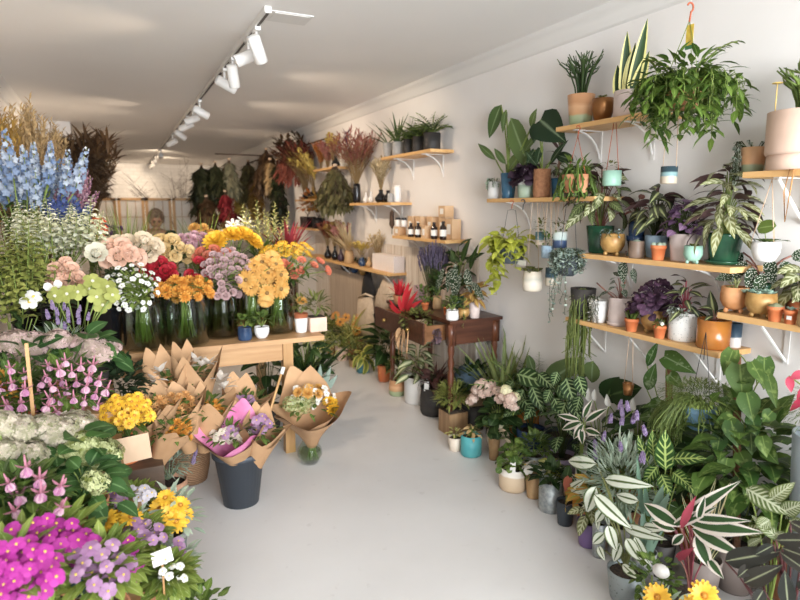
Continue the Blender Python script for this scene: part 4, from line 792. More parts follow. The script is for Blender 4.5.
# ---- second line, nearer the wall
t, r, h, k = GX(503, 2.18, .115, .14, 'bowl', solid('blush_bowl', 'd6bfae', .6, c2='cdb3a2', ns=7), 'blush bowl of pale pink kalanchoe flowers over dark leaves'); 
t.location.z = 0
mb = MB(); g_stalk(mb, 50, .24, .17, .09, .07, 'round', .8, h * .85, hmin=.25, nl=5); fol(t, mb, [G_DARK, M_STEM])
P_BLUSH = leafm('petal_blush', 'd9b3a0', 'ecd3c2'); P_CREAMF = leafm('petal_cream', 'd9cf9a', 'e8e0b8')
for i, (px, py) in enumerate(((480, 391), (487, 384), (495, 386), (478, 399), (488, 394), (502, 392), (509, 397), (514, 405), (520, 398), (483, 386), (494, 393), (505, 400), (516, 400), (475, 402), (519, 408), (511, 391))):
    A = atX(px, py, 2.12 + .02 * (i % 3)) - t.location; bloom(t, 'flower_cluster', head('kal' + str(i in (8, 15)), lambda m: f_dome(m, .031, 24, .5), [P_BLUSH if i not in (8, 15) else P_CREAMF]), A, (-.4, -.4, .8), U(.85, 1.15))
t, r, h, k = GX(529, 2.3, .09, .2, 'taper', C_NAVY, 'dark navy pot of veined zebra leaves beside the kalanchoe')
mb = MB()
for a, b, W in (((515, 372), (540, 380), 18), ((522, 388), (512, 408), 16), ((530, 384), (538, 408), 14), ((512, 380), (498, 392), 12), ((536, 372), (548, 384), 13), ((520, 395), (530, 412), 14), ((505, 398), (520, 404), 12)): HL(t, mb, a, b, 2.24, W, 'ovate', None, droop=.5)
g_stalk(mb, 12, .34, .18, .14, .07, 'ovate', .9, h * .9); fol(t, mb, [G_ZEBD, M_STEMD])
t, r, h, k = GX(556, 2.2, .1, .17, 'taper', solid('lilac_pot', '8d7a94', .5), 'lilac-rimmed pot of tall dark zebra leaves')
mb = MB()
for a, b, W in (((552, 385), (566, 398), 17), ((560, 378), (566, 402), 18), ((572, 376), (577, 396), 14), ((566, 398), (572, 420), 15), ((548, 398), (556, 416), 14), ((560, 402), (550, 424), 15), ((574, 396), (568, 414), 12), ((545, 390), (538, 404), 12), ((552, 372), (546, 386), 12)): HL(t, mb, a, b, 2.16, W, 'ovate', None, droop=.4)
g_stalk(mb, 16, .36, .17, .13, .07, 'ovate', .9, h * .9); fol(t, mb, [G_ZEBD, M_STEMD])
t, r, h, k = GX(556, 2.4, .1, .22, 'cyl', C_DKGREY, 'dark pot of tall grey-green paddle leaves against the wall')
mb = MB()
for a, b, W, s_ in (((540, 384), (571, 358), 24, 'ovate'), ((588, 360), (584, 384), 18, 'ovate'), ((578, 362), (574, 380), 13, 'lance'), ((530, 372), (522, 352), 10, 'lance'), ((560, 380), (545, 398), 16, 'ovate')): HL(t, mb, a, b, 2.36, W, s_, None, droop=.4, X2=2.38)
fol(t, mb, [leafm('leaf_paddle', '4a6a4a', '6f8c62', 'rib', '9fb58a'), M_STEM])
t, r, h, k = GX(506, 2.4, .11, .25, 'cyl', C_BLACK, 'black pot of tall pale sword leaves beside the console leg')
mb = MB(); g_strap(mb, 26, .5, .032, 1.5, .9, .45, 'lance', h * .9, .03, .3); fol(t, mb, [leafm('leaf_palesword', '6f8a55', '9aae76', 'rib', 'b7c294')])
t, r, h, k = GX(527, 2.42, .1, .3, 'cyl', C_BROWN, 'brown pot of spiky arching palm fronds against the wall')
mb = MB(); g_frond(mb, 16, .42, .12, .014, 1.45, .5, 1.0, h * .9, 12); fol(t, mb, [G_FERN, M_STEM])
t, r, h, k = GX(598, 2.25, .08, .16, 'taper', C_WHITE, 'peace lily with upright white hoods behind the lavender')
mb = MB(); g_stalk(mb, 26, .36, .2, .16, .05, 'lance', .9, h * .9, hmin=.35); fol(t, mb, [G_DARK, M_STEM])
for a, b in (((587, 403), (588, 388)), ((593, 402), (594, 389)), ((586, 418), (592, 404)), ((607, 408), (606, 394)), ((632, 412), (632, 398))):
    mb = MB(); HL(t, mb, a, b, 2.2, 6, 'ovate', .8, 0, -.2, st=1, fold=.5); fol(t, mb, [P_WHITE, M_STEM], 'flower_hood', 'white flower hood')
t, r, h, k = GX(578, 2.08, .08, .14, 'taper', C_TERRA, 'terracotta pot of green and cream tricolour leaves beside the lavender')
mb = MB()
for a, b, W in (((578, 422), (552, 416), 7), ((580, 424), (556, 432), 8), ((582, 420), (588, 404), 7), ((582, 426), (570, 442), 8), ((584, 424), (600, 412), 8), ((580, 430), (580, 446), 8), ((584, 432), (596, 436), 8)): HL(t, mb, a, b, 2.05, W, 'lance', None)
g_strap(mb, 12, .2, .03, 1.2, .3, .7, 'lance', h * .9); fol(t, mb, [G_TRIO, M_STEM])
t, r, h, k = GX(540, 2.14, .07, .16, 'taper', C_GALV, 'small zinc pot of bushy parsley green herb')
mb = MB(); g_bush(mb, 130, .1, .08, .035, .028, 'heart', h * .9, 8); fol(t, mb, [G_MID, M_STEM])
t, r, h, k = GX(544, 2.06, .06, .12, 'taper', C_CREAM, 'cream pot of lemon-green lettuce-like leaves')
mb = MB(); g_stalk(mb, 30, .1, .09, .06, .05, 'round', .9, h * .85, wave=.07); fol(t, mb, [G_YEL, M_STEM])
t, r, h, k = GX(612, 1.96, .085, .15, 'taper', C_GREY, 'lavender bush with silver leaves and mauve flower spikes')
mb = MB(); g_bush(mb, 620, .16, .2, .075, .010, 'lance', h * .9, 24, .2, cz=.2, nl=3); fol(t, mb, [leafm('leaf_lavender', '8d9f86', 'b5c2aa'), leafm('stem_lavender', '879a72', 'a0b08c')])
P_MAUVE = leafm('petal_mauve', '715884', '97829f'); LAV = lambda m: f_spike(m, .048, .010, 34, .45, .05, .5, 'ball')
for px, py in ((611, 398), (602, 412), (614, 404), (620, 400), (613, 414), (624, 412), (637, 424), (588, 437), (613, 440), (588, 448), (632, 450), (595, 430), (628, 408), (634, 452)):
    A = atX(px, py + 4, 1.92) - t.location; bloom(t, 'flower_spike', head('lav', LAV, [P_MAUVE, M_STEM]), A - V((0, 0, .03)), (U(-.3, .3), U(-.3, .3), 1))
t, r, h, k = GX(600, 2.0, .07, .12, 'taper', solid('violet_pot', '7a5f94', .5), 'violet plastic pot showing between the zinc pots')
t.location = atX(596, 520, 1.93); t.location.z = 0
mb = MB(); g_stalk(mb, 14, .16, .12, .1, .045, 'ovate', .9, h * .9); fol(t, mb, [G_CALP, M_STEM])
t, r, h, k = GX(586, 2.02, .09, .12, 'taper', C_TERRA, 'low pot of orange and yellow crinkled leaves under the lavender')
mb = MB(); g_stalk(mb, 34, .14, .15, .08, .05, 'ovate', .9, h * .9, hmin=.4, wave=.06); fol(t, mb, [leafm('croton', 'b5752a', 'c9a03c', 'mid', '8a9a3c'), M_STEM])
# hanging copper cup, hanging blue bowl
t, r, h, k = hang(637, 398, 11, 12, 'taper', C_COPPER, 'small copper cup hanging low on thin cords under the lowest shelf', 2.3, .926)
P = onX(697, 2.2, .55); P.z = atX(700, 430, 2.2).z; k = mpp(P); t = thing('hanging_plant', 'blue glazed hanging bowl under a mop of fine green stems', 'hanging plant', P)
pot(t, 'bowl', 15.5 * k, 25 * k, solid('blue_bowl', '5b7f98', .4, c2='6c96ae', ns=10)); t['hs'] = 22 * k
for y in (-.05, .05): rope(t, [(0, y, 24 * k), (0, 0, .42), (0, 0, .926 - P.z)], .0016, M_DKWIRE)
mb = MB(); g_bush(mb, 1500, 39 * k, 15 * k, .034, .0045, 'lance', 19 * k, 0, .9, cz=15 * k, nl=2, low=-.1); g_mop(mb, 120, .16, 44 * k, 24 * k, .0014, .07, seg=6, az0=1.7, arc=1.3); g_mop(mb, 50, .06, 36 * k, 22 * k, .0014, .08, seg=5); fol(t, mb, [leafm('mop_green', '5d7c3f', '8aa560'), M_STEM])
# moss pole plant, rounded upright leaves
t, r, h, k = GX(668, 2.38, .09, .2, 'taper', C_TERRA, 'plant climbing a brown moss pole with veined heart leaves')
A = atX(668, 352, 2.38) - t.location; part('moss_pole', MB().tube([(0, 0, h * .8), (A.x, A.y, A.z)], .016, 8), solid('moss', '6b4428', .95, c2='84583a', ns=60, bump=.8), t, lab='brown moss pole')
mb = MB()
for a, b, W, s_ in (((663, 356), (690, 370), 20, 'heart'), ((668, 374), (680, 386), 14, 'heart'), ((646, 390), (652, 366), 13, 'lance'), ((646, 366), (654, 344), 9, 'lance'), ((660, 400), (648, 416), 16, 'heart'), ((674, 398), (690, 404), 15, 'heart')): HL(t, mb, a, b, 2.34, W, s_, None)
g_stalk(mb, 16, .5, .2, .14, .1, 'heart', .9, h); fol(t, mb, [leafm('leaf_moss', '3c6a2e', '5f8c40', 'splash', 'b5c79a', fq=4), M_STEM])
# big pothos
t, r, h, k = GX(742, 2.22, .12, .2, 'taper', solid('taupe_pot', '85766d', .7), 'tall pothos climbing above the floor pots with broad glossy hanging leaves')
A = atX(742, 356, 2.24) - t.location; part('moss_pole', MB().tube([(0, 0, h * .8), A], .015, 8), MC['moss'], t, lab='brown moss pole')
mb = MB()
for a, b, W in (((742, 372), (712, 378), 0), ((738, 352), (727, 378), 18), ((745, 367), (747, 402), 28), ((770, 360), (769, 392), 19), ((757, 364), (770, 388), 14), ((736, 402), (726, 418), 18), ((752, 396), (758, 424), 22), ((738, 420), (716, 432), 16), ((736, 424), (742, 450), 20), ((757, 418), (762, 440), 15), ((725, 436), (720, 460), 17), ((756, 436), (757, 458), 18), ((768, 440), (772, 460), 16), ((718, 440), (712, 448), 12), ((745, 456), (754, 474), 18), ((732, 462), (728, 480), 17), ((770, 452), (782, 466), 16), ((762, 470), (742, 480), 15), ((744, 482), (738, 504), 14), ((756, 490), (752, 508), 13), ((716, 402), (722, 396), 8), ((778, 415), (768, 425), 14), ((774, 378), (782, 410), 12), ((720, 462), (708, 478), 14), ((734, 484), (724, 502), 14)):
    if W: HL(t, mb, a, b, 2.14 + U(-.04, .05), W, 'heart', None, droop=.4, org=(U(-.04, .04), 0, (atX(a[0], a[1], 2.2).z) * .9))
g_bush(mb, 90, .2, .34, .12, .085, 'heart', .2, 4, .9, cz=.3); fol(t, mb, [G_POTH, M_STEM])
# bright zebra calathea and neighbours
t, r, h, k = GX(664, 2.02, .09, .15, 'taper', C_BLACK, 'bright green calathea with bold pale veins below the blue bowl')
mb = MB()
for a, b, W in (((668, 474), (667, 437), 20), ((656, 460), (654, 436), 11), ((676, 462), (704, 462), 14), ((650, 466), (640, 440), 11), ((660, 470), (645, 488), 14), ((676, 476), (690, 488), 15), ((664, 478), (672, 498), 15), ((684, 478), (698, 498), 12), ((652, 482), (642, 500), 12)): HL(t, mb, a, b, 1.97, W, 'ovate', None, droop=.25)
fol(t, mb, [G_ZEB, M_STEM])
t, r, h, k = GX(650, 1.96, .075, .14, 'taper', C_GREY, 'plain cylindrical snake plant with smooth grey-green spears')
mb = MB()
for a, b, W in (((648, 512), (642, 455), 5), ((660, 512), (668, 485), 9), ((654, 514), (650, 482), 6), ((664, 514), (674, 492), 7)): HL(t, mb, a, b, 1.93, W, 'strap', None, droop=.1, st=-1)
for i in range(9): a = i * GA; mb.leaf((.03 * math.cos(a), .03 * math.sin(a), h * .85), aim(a, 1.3), .2, .028, 'strap', .1, .5)
fol(t, mb, [leafm('spear_green', '5d7d66', '7f9c84')])
t, r, h, k = GX(702, 2.1, .09, .16, 'taper', MC['taupe_pot'], 'taupe pot of thin yellow-edged upright leaves')
mb = MB()
for a, b, W in (((708, 522), (725, 483), 8), ((700, 520), (712, 478), 4), ((694, 520), (688, 486), 3), ((712, 520), (718, 490), 4), ((690, 520), (680, 492), 3)): HL(t, mb, a, b, 2.04, W, 'strap', None, droop=.25, st=-1)
for i in range(8): a = i * GA; mb.leaf((.03 * math.cos(a), .03 * math.sin(a), h * .85), aim(a, 1.3), .18, .018, 'strap', .3, .4)
fol(t, mb, [leafm('thin_yellow', '2f4a3a', '3f5a44', 'edge', 'cfc08a', w=.35)])
t, r, h, k = GX(682, 1.82, .09, .14, 'taper', C_BLACK, 'tricolour plant with long green, cream and crimson-backed leaves')
mb = MB()
for a, b, W, d in (((672, 528), (630, 503), 16, .5), ((668, 532), (640, 522), 10, .5), ((672, 521), (724, 487), 12, .2), ((680, 524), (739, 534), 17, .45), ((684, 530), (727, 556), 15, .5), ((688, 536), (701, 571), 15, .5), ((680, 519), (730, 523), 10, .4), ((664, 528), (700, 512), 10, .3), ((676, 536), (662, 548), 9, .6), ((690, 522), (696, 500), 8, .1), ((700, 560), (712, 578), 10, .5)): HL(t, mb, a, b, 1.76, W, 'lance', None, 0, d, st=1, org=(0, 0, h * .85))
fol(t, mb, [G_TRIO, leafm('petiole_rose', 'a04a58', 'b8606a')])
mb = MB(); HL(t, mb, (673, 530), (684, 503), 1.74, 8, 'lance', .5); HL(t, mb, (670, 560), (682, 552), 1.74, 8, 'heart', .4); fol(t, mb, [leafm('leaf_crimson', '9a3346', 'b84a58'), G_RED], 'rolled_leaf', 'rolled crimson leaf')
t, r, h, k = GX(768, 1.95, .1, .16, 'taper', C_BLACK, 'calathea with broad cream-feathered leaves beside the pothos base')
mb = MB()
for a, b, W in (((746, 488), (786, 512), 20), ((744, 532), (766, 529), 12), ((770, 520), (756, 528), 14), ((780, 540), (752, 516), 12), ((782, 512), (800, 505), 16), ((748, 545), (758, 540), 8), ((790, 520), (808, 532), 14), ((770, 500), (790, 486), 14), ((776, 532), (790, 545), 12)): HL(t, mb, a, b, 1.9, W, 'ovate', None)
fol(t, mb, [leafm('leaf_feather', '5f7a4a', '7f9560', 'feather', 'cdd2ae', fq=9), M_STEM])
t, r, h, k = GX(772, 1.72, .1, .15, 'taper', C_BLACK, 'dark charcoal-leaved calathea with pale midribs at the very front of the row')
mb = MB()
for a, b, W in (((714, 561), (761, 554), 20), ((733, 583), (763, 570), 18), ((776, 606), (773, 576), 16), ((764, 540), (801, 541), 14), ((770, 548), (800, 560), 12), ((768, 552), (806, 580), 12), ((778, 522), (806, 538), 12), ((790, 556), (812, 558), 14), ((762, 545), (742, 556), 10), ((786, 590), (806, 586), 16), ((752, 590), (742, 606), 12), ((740, 566), (726, 578), 11)): HL(t, mb, a, b, 1.66, W, 'ovate', None)
fol(t, mb, [leafm('leaf_char', '2b2f2a', '46413a', 'mid', 'a5ad86', back='6a3a48', w=.12), leafm('petiole_wine', '5a2c30', '6f3c3a')])
# front flowers
t, r, h, k = GX(662, 1.64, .08, .12, 'taper', C_BLACK, 'pot of yellow gazania daisies beside the zinc pot')
mb = MB(); g_bush(mb, 90, .11, .06, .06, .018, 'lance', h * .9, 8); fol(t, mb, [G_SAGE, M_STEM])
P_YEL = leafm('petal_yellow', 'e0a41f', 'f2c02e', 'eye', 'c9801a', w=.25); EYE_Y = solid('eye_gold', 'b5781e', .7)
for px, py, s_ in ((656, 592, 1.0), (702, 590, 1.0), (690, 603, .9), (648, 604, .8)):
    A = atX(px, py, 1.6) - t.location; bloom(t, 'bloom', head('gaz', lambda m: f_daisy(m, .042, 15, 2, .2), [P_YEL, EYE_Y]), A, (-.55, -.6, .6), s_)
t, r, h, k = GX(662, 1.72, .06, .14, 'taper', C_GALV, 'small herb pot with a white stone resting in its leaves')
mb = MB(); g_bush(mb, 110, .08, .1, .03, .022, 'ovate', h * .9, 8); fol(t, mb, [G_MID, M_STEM])
P = atX(661, 571, 1.63); one('stone', 'smooth white stone nestled in the green herb leaves', 'stone', MB().ell((0, 0, 0), (.026, .03, .022), 12, 8), solid('stone_grey', 'bdb8b0', .6, c2='cdc9c2', ns=30), P)
t, r, h, k = GX(738, 1.62, .08, .12, 'taper', C_GALV, 'zinc pot of grey feathery foliage in front of the charcoal leaves')
mb = MB(); g_frond(mb, 26, .17, .04, .012, 1.4, .3, .8, h * .9, 9); fol(t, mb, [G_SAGE, M_STEM])
t, r, h, k = GX(746, 1.6, .06, .1, 'taper', C_ORANGE, 'pot of dark red leaves at the lowest front of the row')
mb = MB(); g_stalk(mb, 20, .1, .08, .06, .04, 'ovate', .9, h * .9); fol(t, mb, [leafm('leaf_oxblood', '6a2326', '842f30'), M_STEMD])
# tall grey planter at the end of the wall
P = onX(820, 2.2, .45); P.z = 0; t = thing('planter', 'tall tapered blue-grey zinc planter with grassy stems and pink bromeliad', 'planter', P); zt = atX(800, 432, 2.15).z
r = .11; pt = part('pot', MB().lathe([(r * .62, 0), (r, zt), (r - .006, zt), (r - .01, zt - .05)], 24), solid('zinc_blue', '8c989f', .45, .3, c2='9da8ad', ns=5), t); part('soil', MB().disc(r - .01, zt - .04, 18), M_SOIL, pt); t['hs'] = zt - .02
mb = MB(); g_bush(mb, 900, .14, .13, .036, .0045, 'lance', zt, 8, .9, cz=.08, nl=2); fol(t, mb, [MC['mop_green'], M_STEM])
mb = MB()
for a, b, W in (((806, 372), (789, 378), 9), ((789, 376), (791, 390), 8), ((806, 396), (788, 412), 7), ((808, 385), (796, 402), 8)): HL(t, mb, a, b, 2.1, W, 'lance', None, 0, .6)
fol(t, mb, [G_PINKB, M_STEM], 'flower_bract', 'pink-red curved flower bracts')
t, r, h, k = GX(786, 2.38, .1, .2, 'taper', C_TERRA, 'pot of mid-green leaves between the pothos and the zinc planter')
mb = MB(); g_stalk(mb, 30, .42, .24, .15, .08, 'ovate', .9, h * .9, hmin=.2); fol(t, mb, [G_MID, M_STEM])
t, r, h, k = GX(636, 2.36, .1, .2, 'taper', C_TERRA, 'pot of mixed dark leaves against the wall behind the lavender')
mb = MB(); g_stalk(mb, 40, .4, .22, .13, .06, 'ovate', .9, h * .9, hmin=.2); HL(t, mb, (605, 400), (615, 380), 2.36, 24, 'ovate', .1); HL(t, mb, (610, 395), (634, 388), 2.34, 26, 'ovate', .2); fol(t, mb, [G_DARK, M_STEM])
t, r, h, k = GX(700, 2.34, .1, .2, 'taper', C_BROWN, 'pot of deep green leaves in shade behind the blue bowl')
mb = MB(); g_stalk(mb, 44, .42, .26, .14, .08, 'ovate', .9, h * .9, hmin=.15); fol(t, mb, [G_DARK, M_STEM])
t, r, h, k = GX(616, 2.12, .09, .14, 'taper', C_TERRA, 'pot of olive leaves filling the gap behind the lavender bush')
mb = MB(); g_stalk(mb, 40, .3, .2, .12, .05, 'ovate', .9, h * .9, hmin=.15); fol(t, mb, [G_MID, M_STEM])
# ================================================================= dark console table with a drawer pulled out
CY0, CY1, CX0, CX1, CZT = 3.42, 4.42, 2.03, 2.455, .80
cx, cy = (CX0 + CX1) / 2, (CY0 + CY1) / 2
t = thing('console_table', 'dark mahogany console table with turned legs and one drawer pulled out', 'table', (cx, cy, 0)); hx, hy = (CX1 - CX0) / 2, (CY1 - CY0) / 2
part('tabletop', MB().box((0, 0, CZT - .011), (hx * 2, hy * 2 + .03, .022)), M_DARKW, t, False)
part('apron', MB().box((-hx + .04, hy - .05, CZT - .1), (.02, .1, .15)).box((-hx + .04, -hy + .05, CZT - .1), (.02, .1, .15)).box((0, -hy + .03, CZT - .1), (hx * 2 - .08, .02, .15)).box((0, hy - .03, CZT - .1), (hx * 2 - .08, .02, .15)).box((hx - .04, 0, CZT - .1), (.02, hy * 2 - .06, .15)), M_DARKW, t, False)
for x in (-hx + .035, hx - .035):
    for y in (-hy + .03, hy - .03):
        part('leg', MB().box((x, y, CZT - .1), (.05, .05, .16)).lathe([(.016, 0), (.02, .03), (.014, .08), (.019, .3), (.024, .42), (.016, .45), (.025, .5), (.017, .54), (.024, .58), (.022, .62)], 14, c=(x, y, 0)), M_DARKZ, t)
d = part('drawer', MB().box((-hx - .13, 0, CZT - .1), (.022, hy * 2 - .2, .14)).box((-hx + .0, -hy + .13, CZT - .105), (.26, .014, .11)).box((-hx + .0, hy - .13, CZT - .105), (.26, .014, .11)).box((-hx, 0, CZT - .155), (.26, hy * 2 - .26, .01)), [woodm('drawer_wood', '8a5a34', '74461f', 0)], t, False)
part('drawer_front', MB().box((-hx - .143, 0, CZT - .1), (.014, hy * 2 - .19, .15)), M_DARKW, d, False, 'dark drawer front')
for y in (-.2, .2): part('knob', MB().ell((-hx - .165, y, CZT - .1), (.016, .016, .016)), solid('brass', '9a7a3c', .35, .8), d)
def C(px, wpx, hpx, style, m, label, X=2.2, z=CZT, **kw):
    P = onX(px, X, z); k = mpp(P); P.y = min(max(P.y, CY0 + .03), CY1); t = thing(kw.pop('name', 'potted_plant'), label, kw.pop('cat', 'potted plant'), P); r = wpx * k / 2; h = hpx * k; pot(t, style, r, h, m, **kw); t['hs'] = h * .85; return t, r, h, k
t, r, h, k = C(467, 13, 10, 'soft', C_WHITE, 'small white pot of leafy cuttings on the console table', 2.1)
mb = MB(); g_bush(mb, 36, 9 * k, 8 * k, .04, .025, 'ovate', h, 5); fol(t, mb, [G_MID, M_STEM])
t, r, h, k = C(482, 12, 11, 'footed', C_GOLD, 'mustard footed pot with a trailing strand on the console table', 2.16)
mb = MB(); g_bush(mb, 26, 8 * k, 6 * k, .035, .02, 'ovate', h, 4); g_trail(mb, 2, .22, r * 1.1, .02, .014, 'ovate', h, 7, az0=-2.2, arc=.4); fol(t, mb, [G_OLIVE, M_STEM])
t, r, h, k = C(494, 13, 17, 'taper', C_PINKG, 'taupe pot of reddish yellow croton leaves at the console corner', 2.22)
mb = MB(); g_stalk(mb, 34, 24 * k, 16 * k, .1, .035, 'lance', .9, h * .9, hmin=.2); fol(t, mb, [leafm('croton2', '8a5a2c', 'b58a4a', 'mid', 'c9b04a'), M_STEM])
t, r, h, k = C(452, 8, 9, 'cyl', C_CREAM, 'small cream cup of sprouts next to the mahogany leg', 2.12)
mb = MB(); g_bush(mb, 20, 6 * k, 5 * k, .03, .018, 'ovate', h, 3); fol(t, mb, [G_MID, M_STEM])
t, r, h, k = C(446, 6, 8, 'rim', C_ORANGE, 'tiny orange pot on the console table under the spotted begonia', 2.14)
mb = MB(); g_succ(mb, r * 1.3, 12, h * .9); fol(t, mb, [G_OLIVE])
t, r, h, k = C(425, 8, 7, 'rim', C_ORANGE, 'orange clay pot of green sprigs towards the far end of the console', 2.1)
mb = MB(); g_bush(mb, 46, 11 * k, 9 * k, .05, .025, 'ovate', h, 5); fol(t, mb, [G_MID, M_STEM])
t, r, h, k = C(437, 9, 13, 'cyl', C_TAN, 'tan paper-covered pot of dark leaves in the middle of the console', 2.2)
mb = MB(); g_bush(mb, 46, 10 * k, 12 * k, .05, .03, 'ovate', h, 5); fol(t, mb, [G_DARK, M_STEM])
t, r, h, k = C(457, 14, 14, 'taper', C_GREENG, 'tall polka-dot begonia with long silver-spotted leaves on the console', 2.34)
mb = MB()
for a, b, W in (((452, 268), (446, 292), 9), ((456, 262), (452, 304), 9), ((462, 272), (452, 300), 8), ((466, 268), (470, 292), 9), ((444, 268), (434, 292), 8), ((458, 286), (448, 310), 8), ((472, 282), (482, 298), 8), ((440, 286), (430, 300), 7)): HL(t, mb, a, b, 2.22, W, 'lance', None, 0, .2)
fol(t, mb, [G_SPOT, G_RED])
mb = MB()
for a, b, W in (((462, 262), (466, 240), 7), ((460, 262), (445, 254), 8), ((470, 270), (474, 246), 6), ((466, 262), (478, 252), 7), ((456, 264), (450, 250), 6)): HL(t, mb, a, b, 2.26, W, 'ovate', None, 0, .4)
g_stalk(mb, 20, .4, .16, .14, .05, 'ovate', .8, h, hmin=.2); fol(t, mb, [G_DARK, M_STEM], 'plain_leaves', 'plain green upright leaves')
P = atX(434, 312, 2.24); P.z = CZT; k = mpp(P); t = thing('glass_jar', 'pale grey glass jar holding the dried lavender on the console', 'jar', P); part('jar_wall', MB().lathe([(6 * k, 0), (7 * k, .02), (7 * k, 22 * k), (5 * k, 26 * k)], 18), thin_glass('grey_glass', 'c5cac5'), t)
t = thing('lavender_bunch', 'bunch of dried dark violet lavender standing in the grey glass jar', 'dried flowers', P + V((0, 0, .03)))
mb = MB(); fl = MB()
for i in range(120):
    q = aim(i * GA, 0) * .13 * math.sqrt((i + .5) / 120); tip = V((q.x, q.y, 60 * k * U(.8, 1.05) - q.length * .6)); mb.tube([V((q.x * .15, q.y * .15, 0)), tip], .0016, 3); d_ = (tip - V((q.x * .15, q.y * .15, 0))).normalized()
    for j in range(7): fl.ell(tip - d_ * .012 * j + V((U(-1, 1), U(-1, 1), 0)) * .003, (.006, .006, .009), 5, 3, 0, U(0, 1))
fol(t, mb, [M_STEMD], 'stems'); fol(t, fl, [leafm('petal_violetgrey', '4a4058', '6b6078')], 'flower_heads')
P = atX(400, 312, 2.05); P.z = CZT; t = thing('potted_plant', 'scarlet feathery bromeliad plume in a brown pot at the far end of the console', 'potted plant', P); k = mpp(P); pot(t, 'taper', 7 * k, 9 * k, C_TERRA); t['hs'] = 8 * k
mb = MB()
for a, b, W in (((404, 312), (406, 284), 8), ((406, 312), (414, 292), 6), ((402, 312), (398, 296), 5), ((403, 312), (409, 288), 6), ((400, 313), (388, 304), 5), ((401, 313), (392, 308), 5), ((406, 312), (418, 300), 5), ((398, 312), (388, 299), 3)): HL(t, mb, a, b, 2.0, W, 'lance', None, 0, .2, st=-1)
for i in range(40): mb.leaf((U(-.03, .03), U(-.03, .05), .06), aim(U(0, 6.28), U(.8, 1.5)), U(.06, .17), .018, 'lance', .3)
fol(t, mb, [G_REDB], 'plume', 'scarlet plume'); mb = MB(); g_strap(mb, 16, .13, .02, 1.0, .1, .5, 'lance', .05); fol(t, mb, [G_DARK])
P = atX(420, 312, 2.3); P.z = CZT; k = mpp(P); one('storage_box', 'small pink and grey box between the scarlet plume and the glass jar', 'box', MB().box((0, 0, 7 * k), (.07, .1, 14 * k)), solid('box_pink', 'b5959c', .7), P, smooth=False)
P = onX(438, 1.98, CZT - .15); P.y = max(P.y, 3.68); P.z = CZT - .149; k = mpp(P); t = thing('potted_plant', 'terracotta bowl of small succulents lying in the open drawer', 'potted plant', P); pot(t, 'bowl', 7 * k, 9 * k, C_ORANGE)
mb = MB()
for i in range(7): a = i * GA; g_succ(mb, .035, 10, 9 * k, (.03 * math.cos(a), .03 * math.sin(a)))
fol(t, mb, [G_MID])
P = onX(418, 1.97, CZT - .15); P.z = CZT - .149; t = thing('potted_plant', 'leafy creeping plant filling the far half of the open drawer', 'potted plant', P); pot(t, 'bowl', .06, .07, C_TERRA)
mb = MB(); g_bush(mb, 90, .11, .07, .045, .028, 'ovate', .06, 6, ry=.2); g_trail(mb, 7, .14, .1, .03, .02, 'ovate', .09, 5, az0=2.6, arc=1.2); fol(t, mb, [G_OLIVE, M_STEMD])
P = atX(405, 330, 1.84); t = thing('dried_leaves', 'bunch of curled tan dried leaves hanging over the drawer front', 'dried leaves', P)
mb = MB()
for i in range(9): mb.leaf((0, U(-.05, .12), 0), aim(PI + U(-.9, .9), U(-1.3, .2)), U(.1, .17), .03, 'lance', U(.3, 1.2))
for dy in (-.05, .03, .08): mb.tube([(0, dy, 0), (-.01, dy, -.14), (0, dy + .02, -.2)], .006, 5)
fol(t, mb, [leafm('tan_dry', 'b98a5c', 'd0a87c', 'rib', 'a5774a')])
P = atX(437, 337, 1.86); one('dried_sprig', 'dull purple-brown dried sprig dangling from the near drawer corner', 'dried flowers', g_trail(MB(), 12, .12, .015, .03, .02, 'ovate', .02, 5), [leafm('dull_purple', '5a444c', '7a626a'), M_TWIG], P)
# things stored below the console
P = atX(470, 382, 2.3); P.z = 0; k = mpp(P); one('cardboard_box', 'open cardboard box on the floor under the console table', 'box', MB().box((0, 0, .125), (.2, .26, .25)), M_CARD, P, smooth=False)
t = one('fabric_bag', 'crumpled slate blue fabric bag resting on the cardboard box', 'bag', MB().lathe([(.03, 0), (.1, .02), (.12, .09), (.09, .15), (.03, .19), (.0, .2)], 20, wob=lambda a, z: 1 + .12 * math.sin(a * 3 + z * 20) + .05 * math.sin(a * 7)), solid('slate_fabric', '42586a', .85, c2='54697a', ns=10), P + V((0, 0, .25)))
t, r, h, k = GX(456, 2.2, .055, .12, 'cyl', C_COPPER, 'copper cylinder pot on the floor in front of the cardboard box')
mb = MB(); g_bush(mb, 30, .06, .05, .04, .02, 'ovate', h, 3); fol(t, mb, [G_OLIVE, M_STEM])
t, r, h, k = GX(474, 2.26, .09, .18, 'taper', C_BLACK, 'black nursery pot of dark green leaves below the console corner')
mb = MB(); g_bush(mb, 80, .14, .16, .09, .045, 'ovate', h, 6); fol(t, mb, [G_DARK, M_STEM])
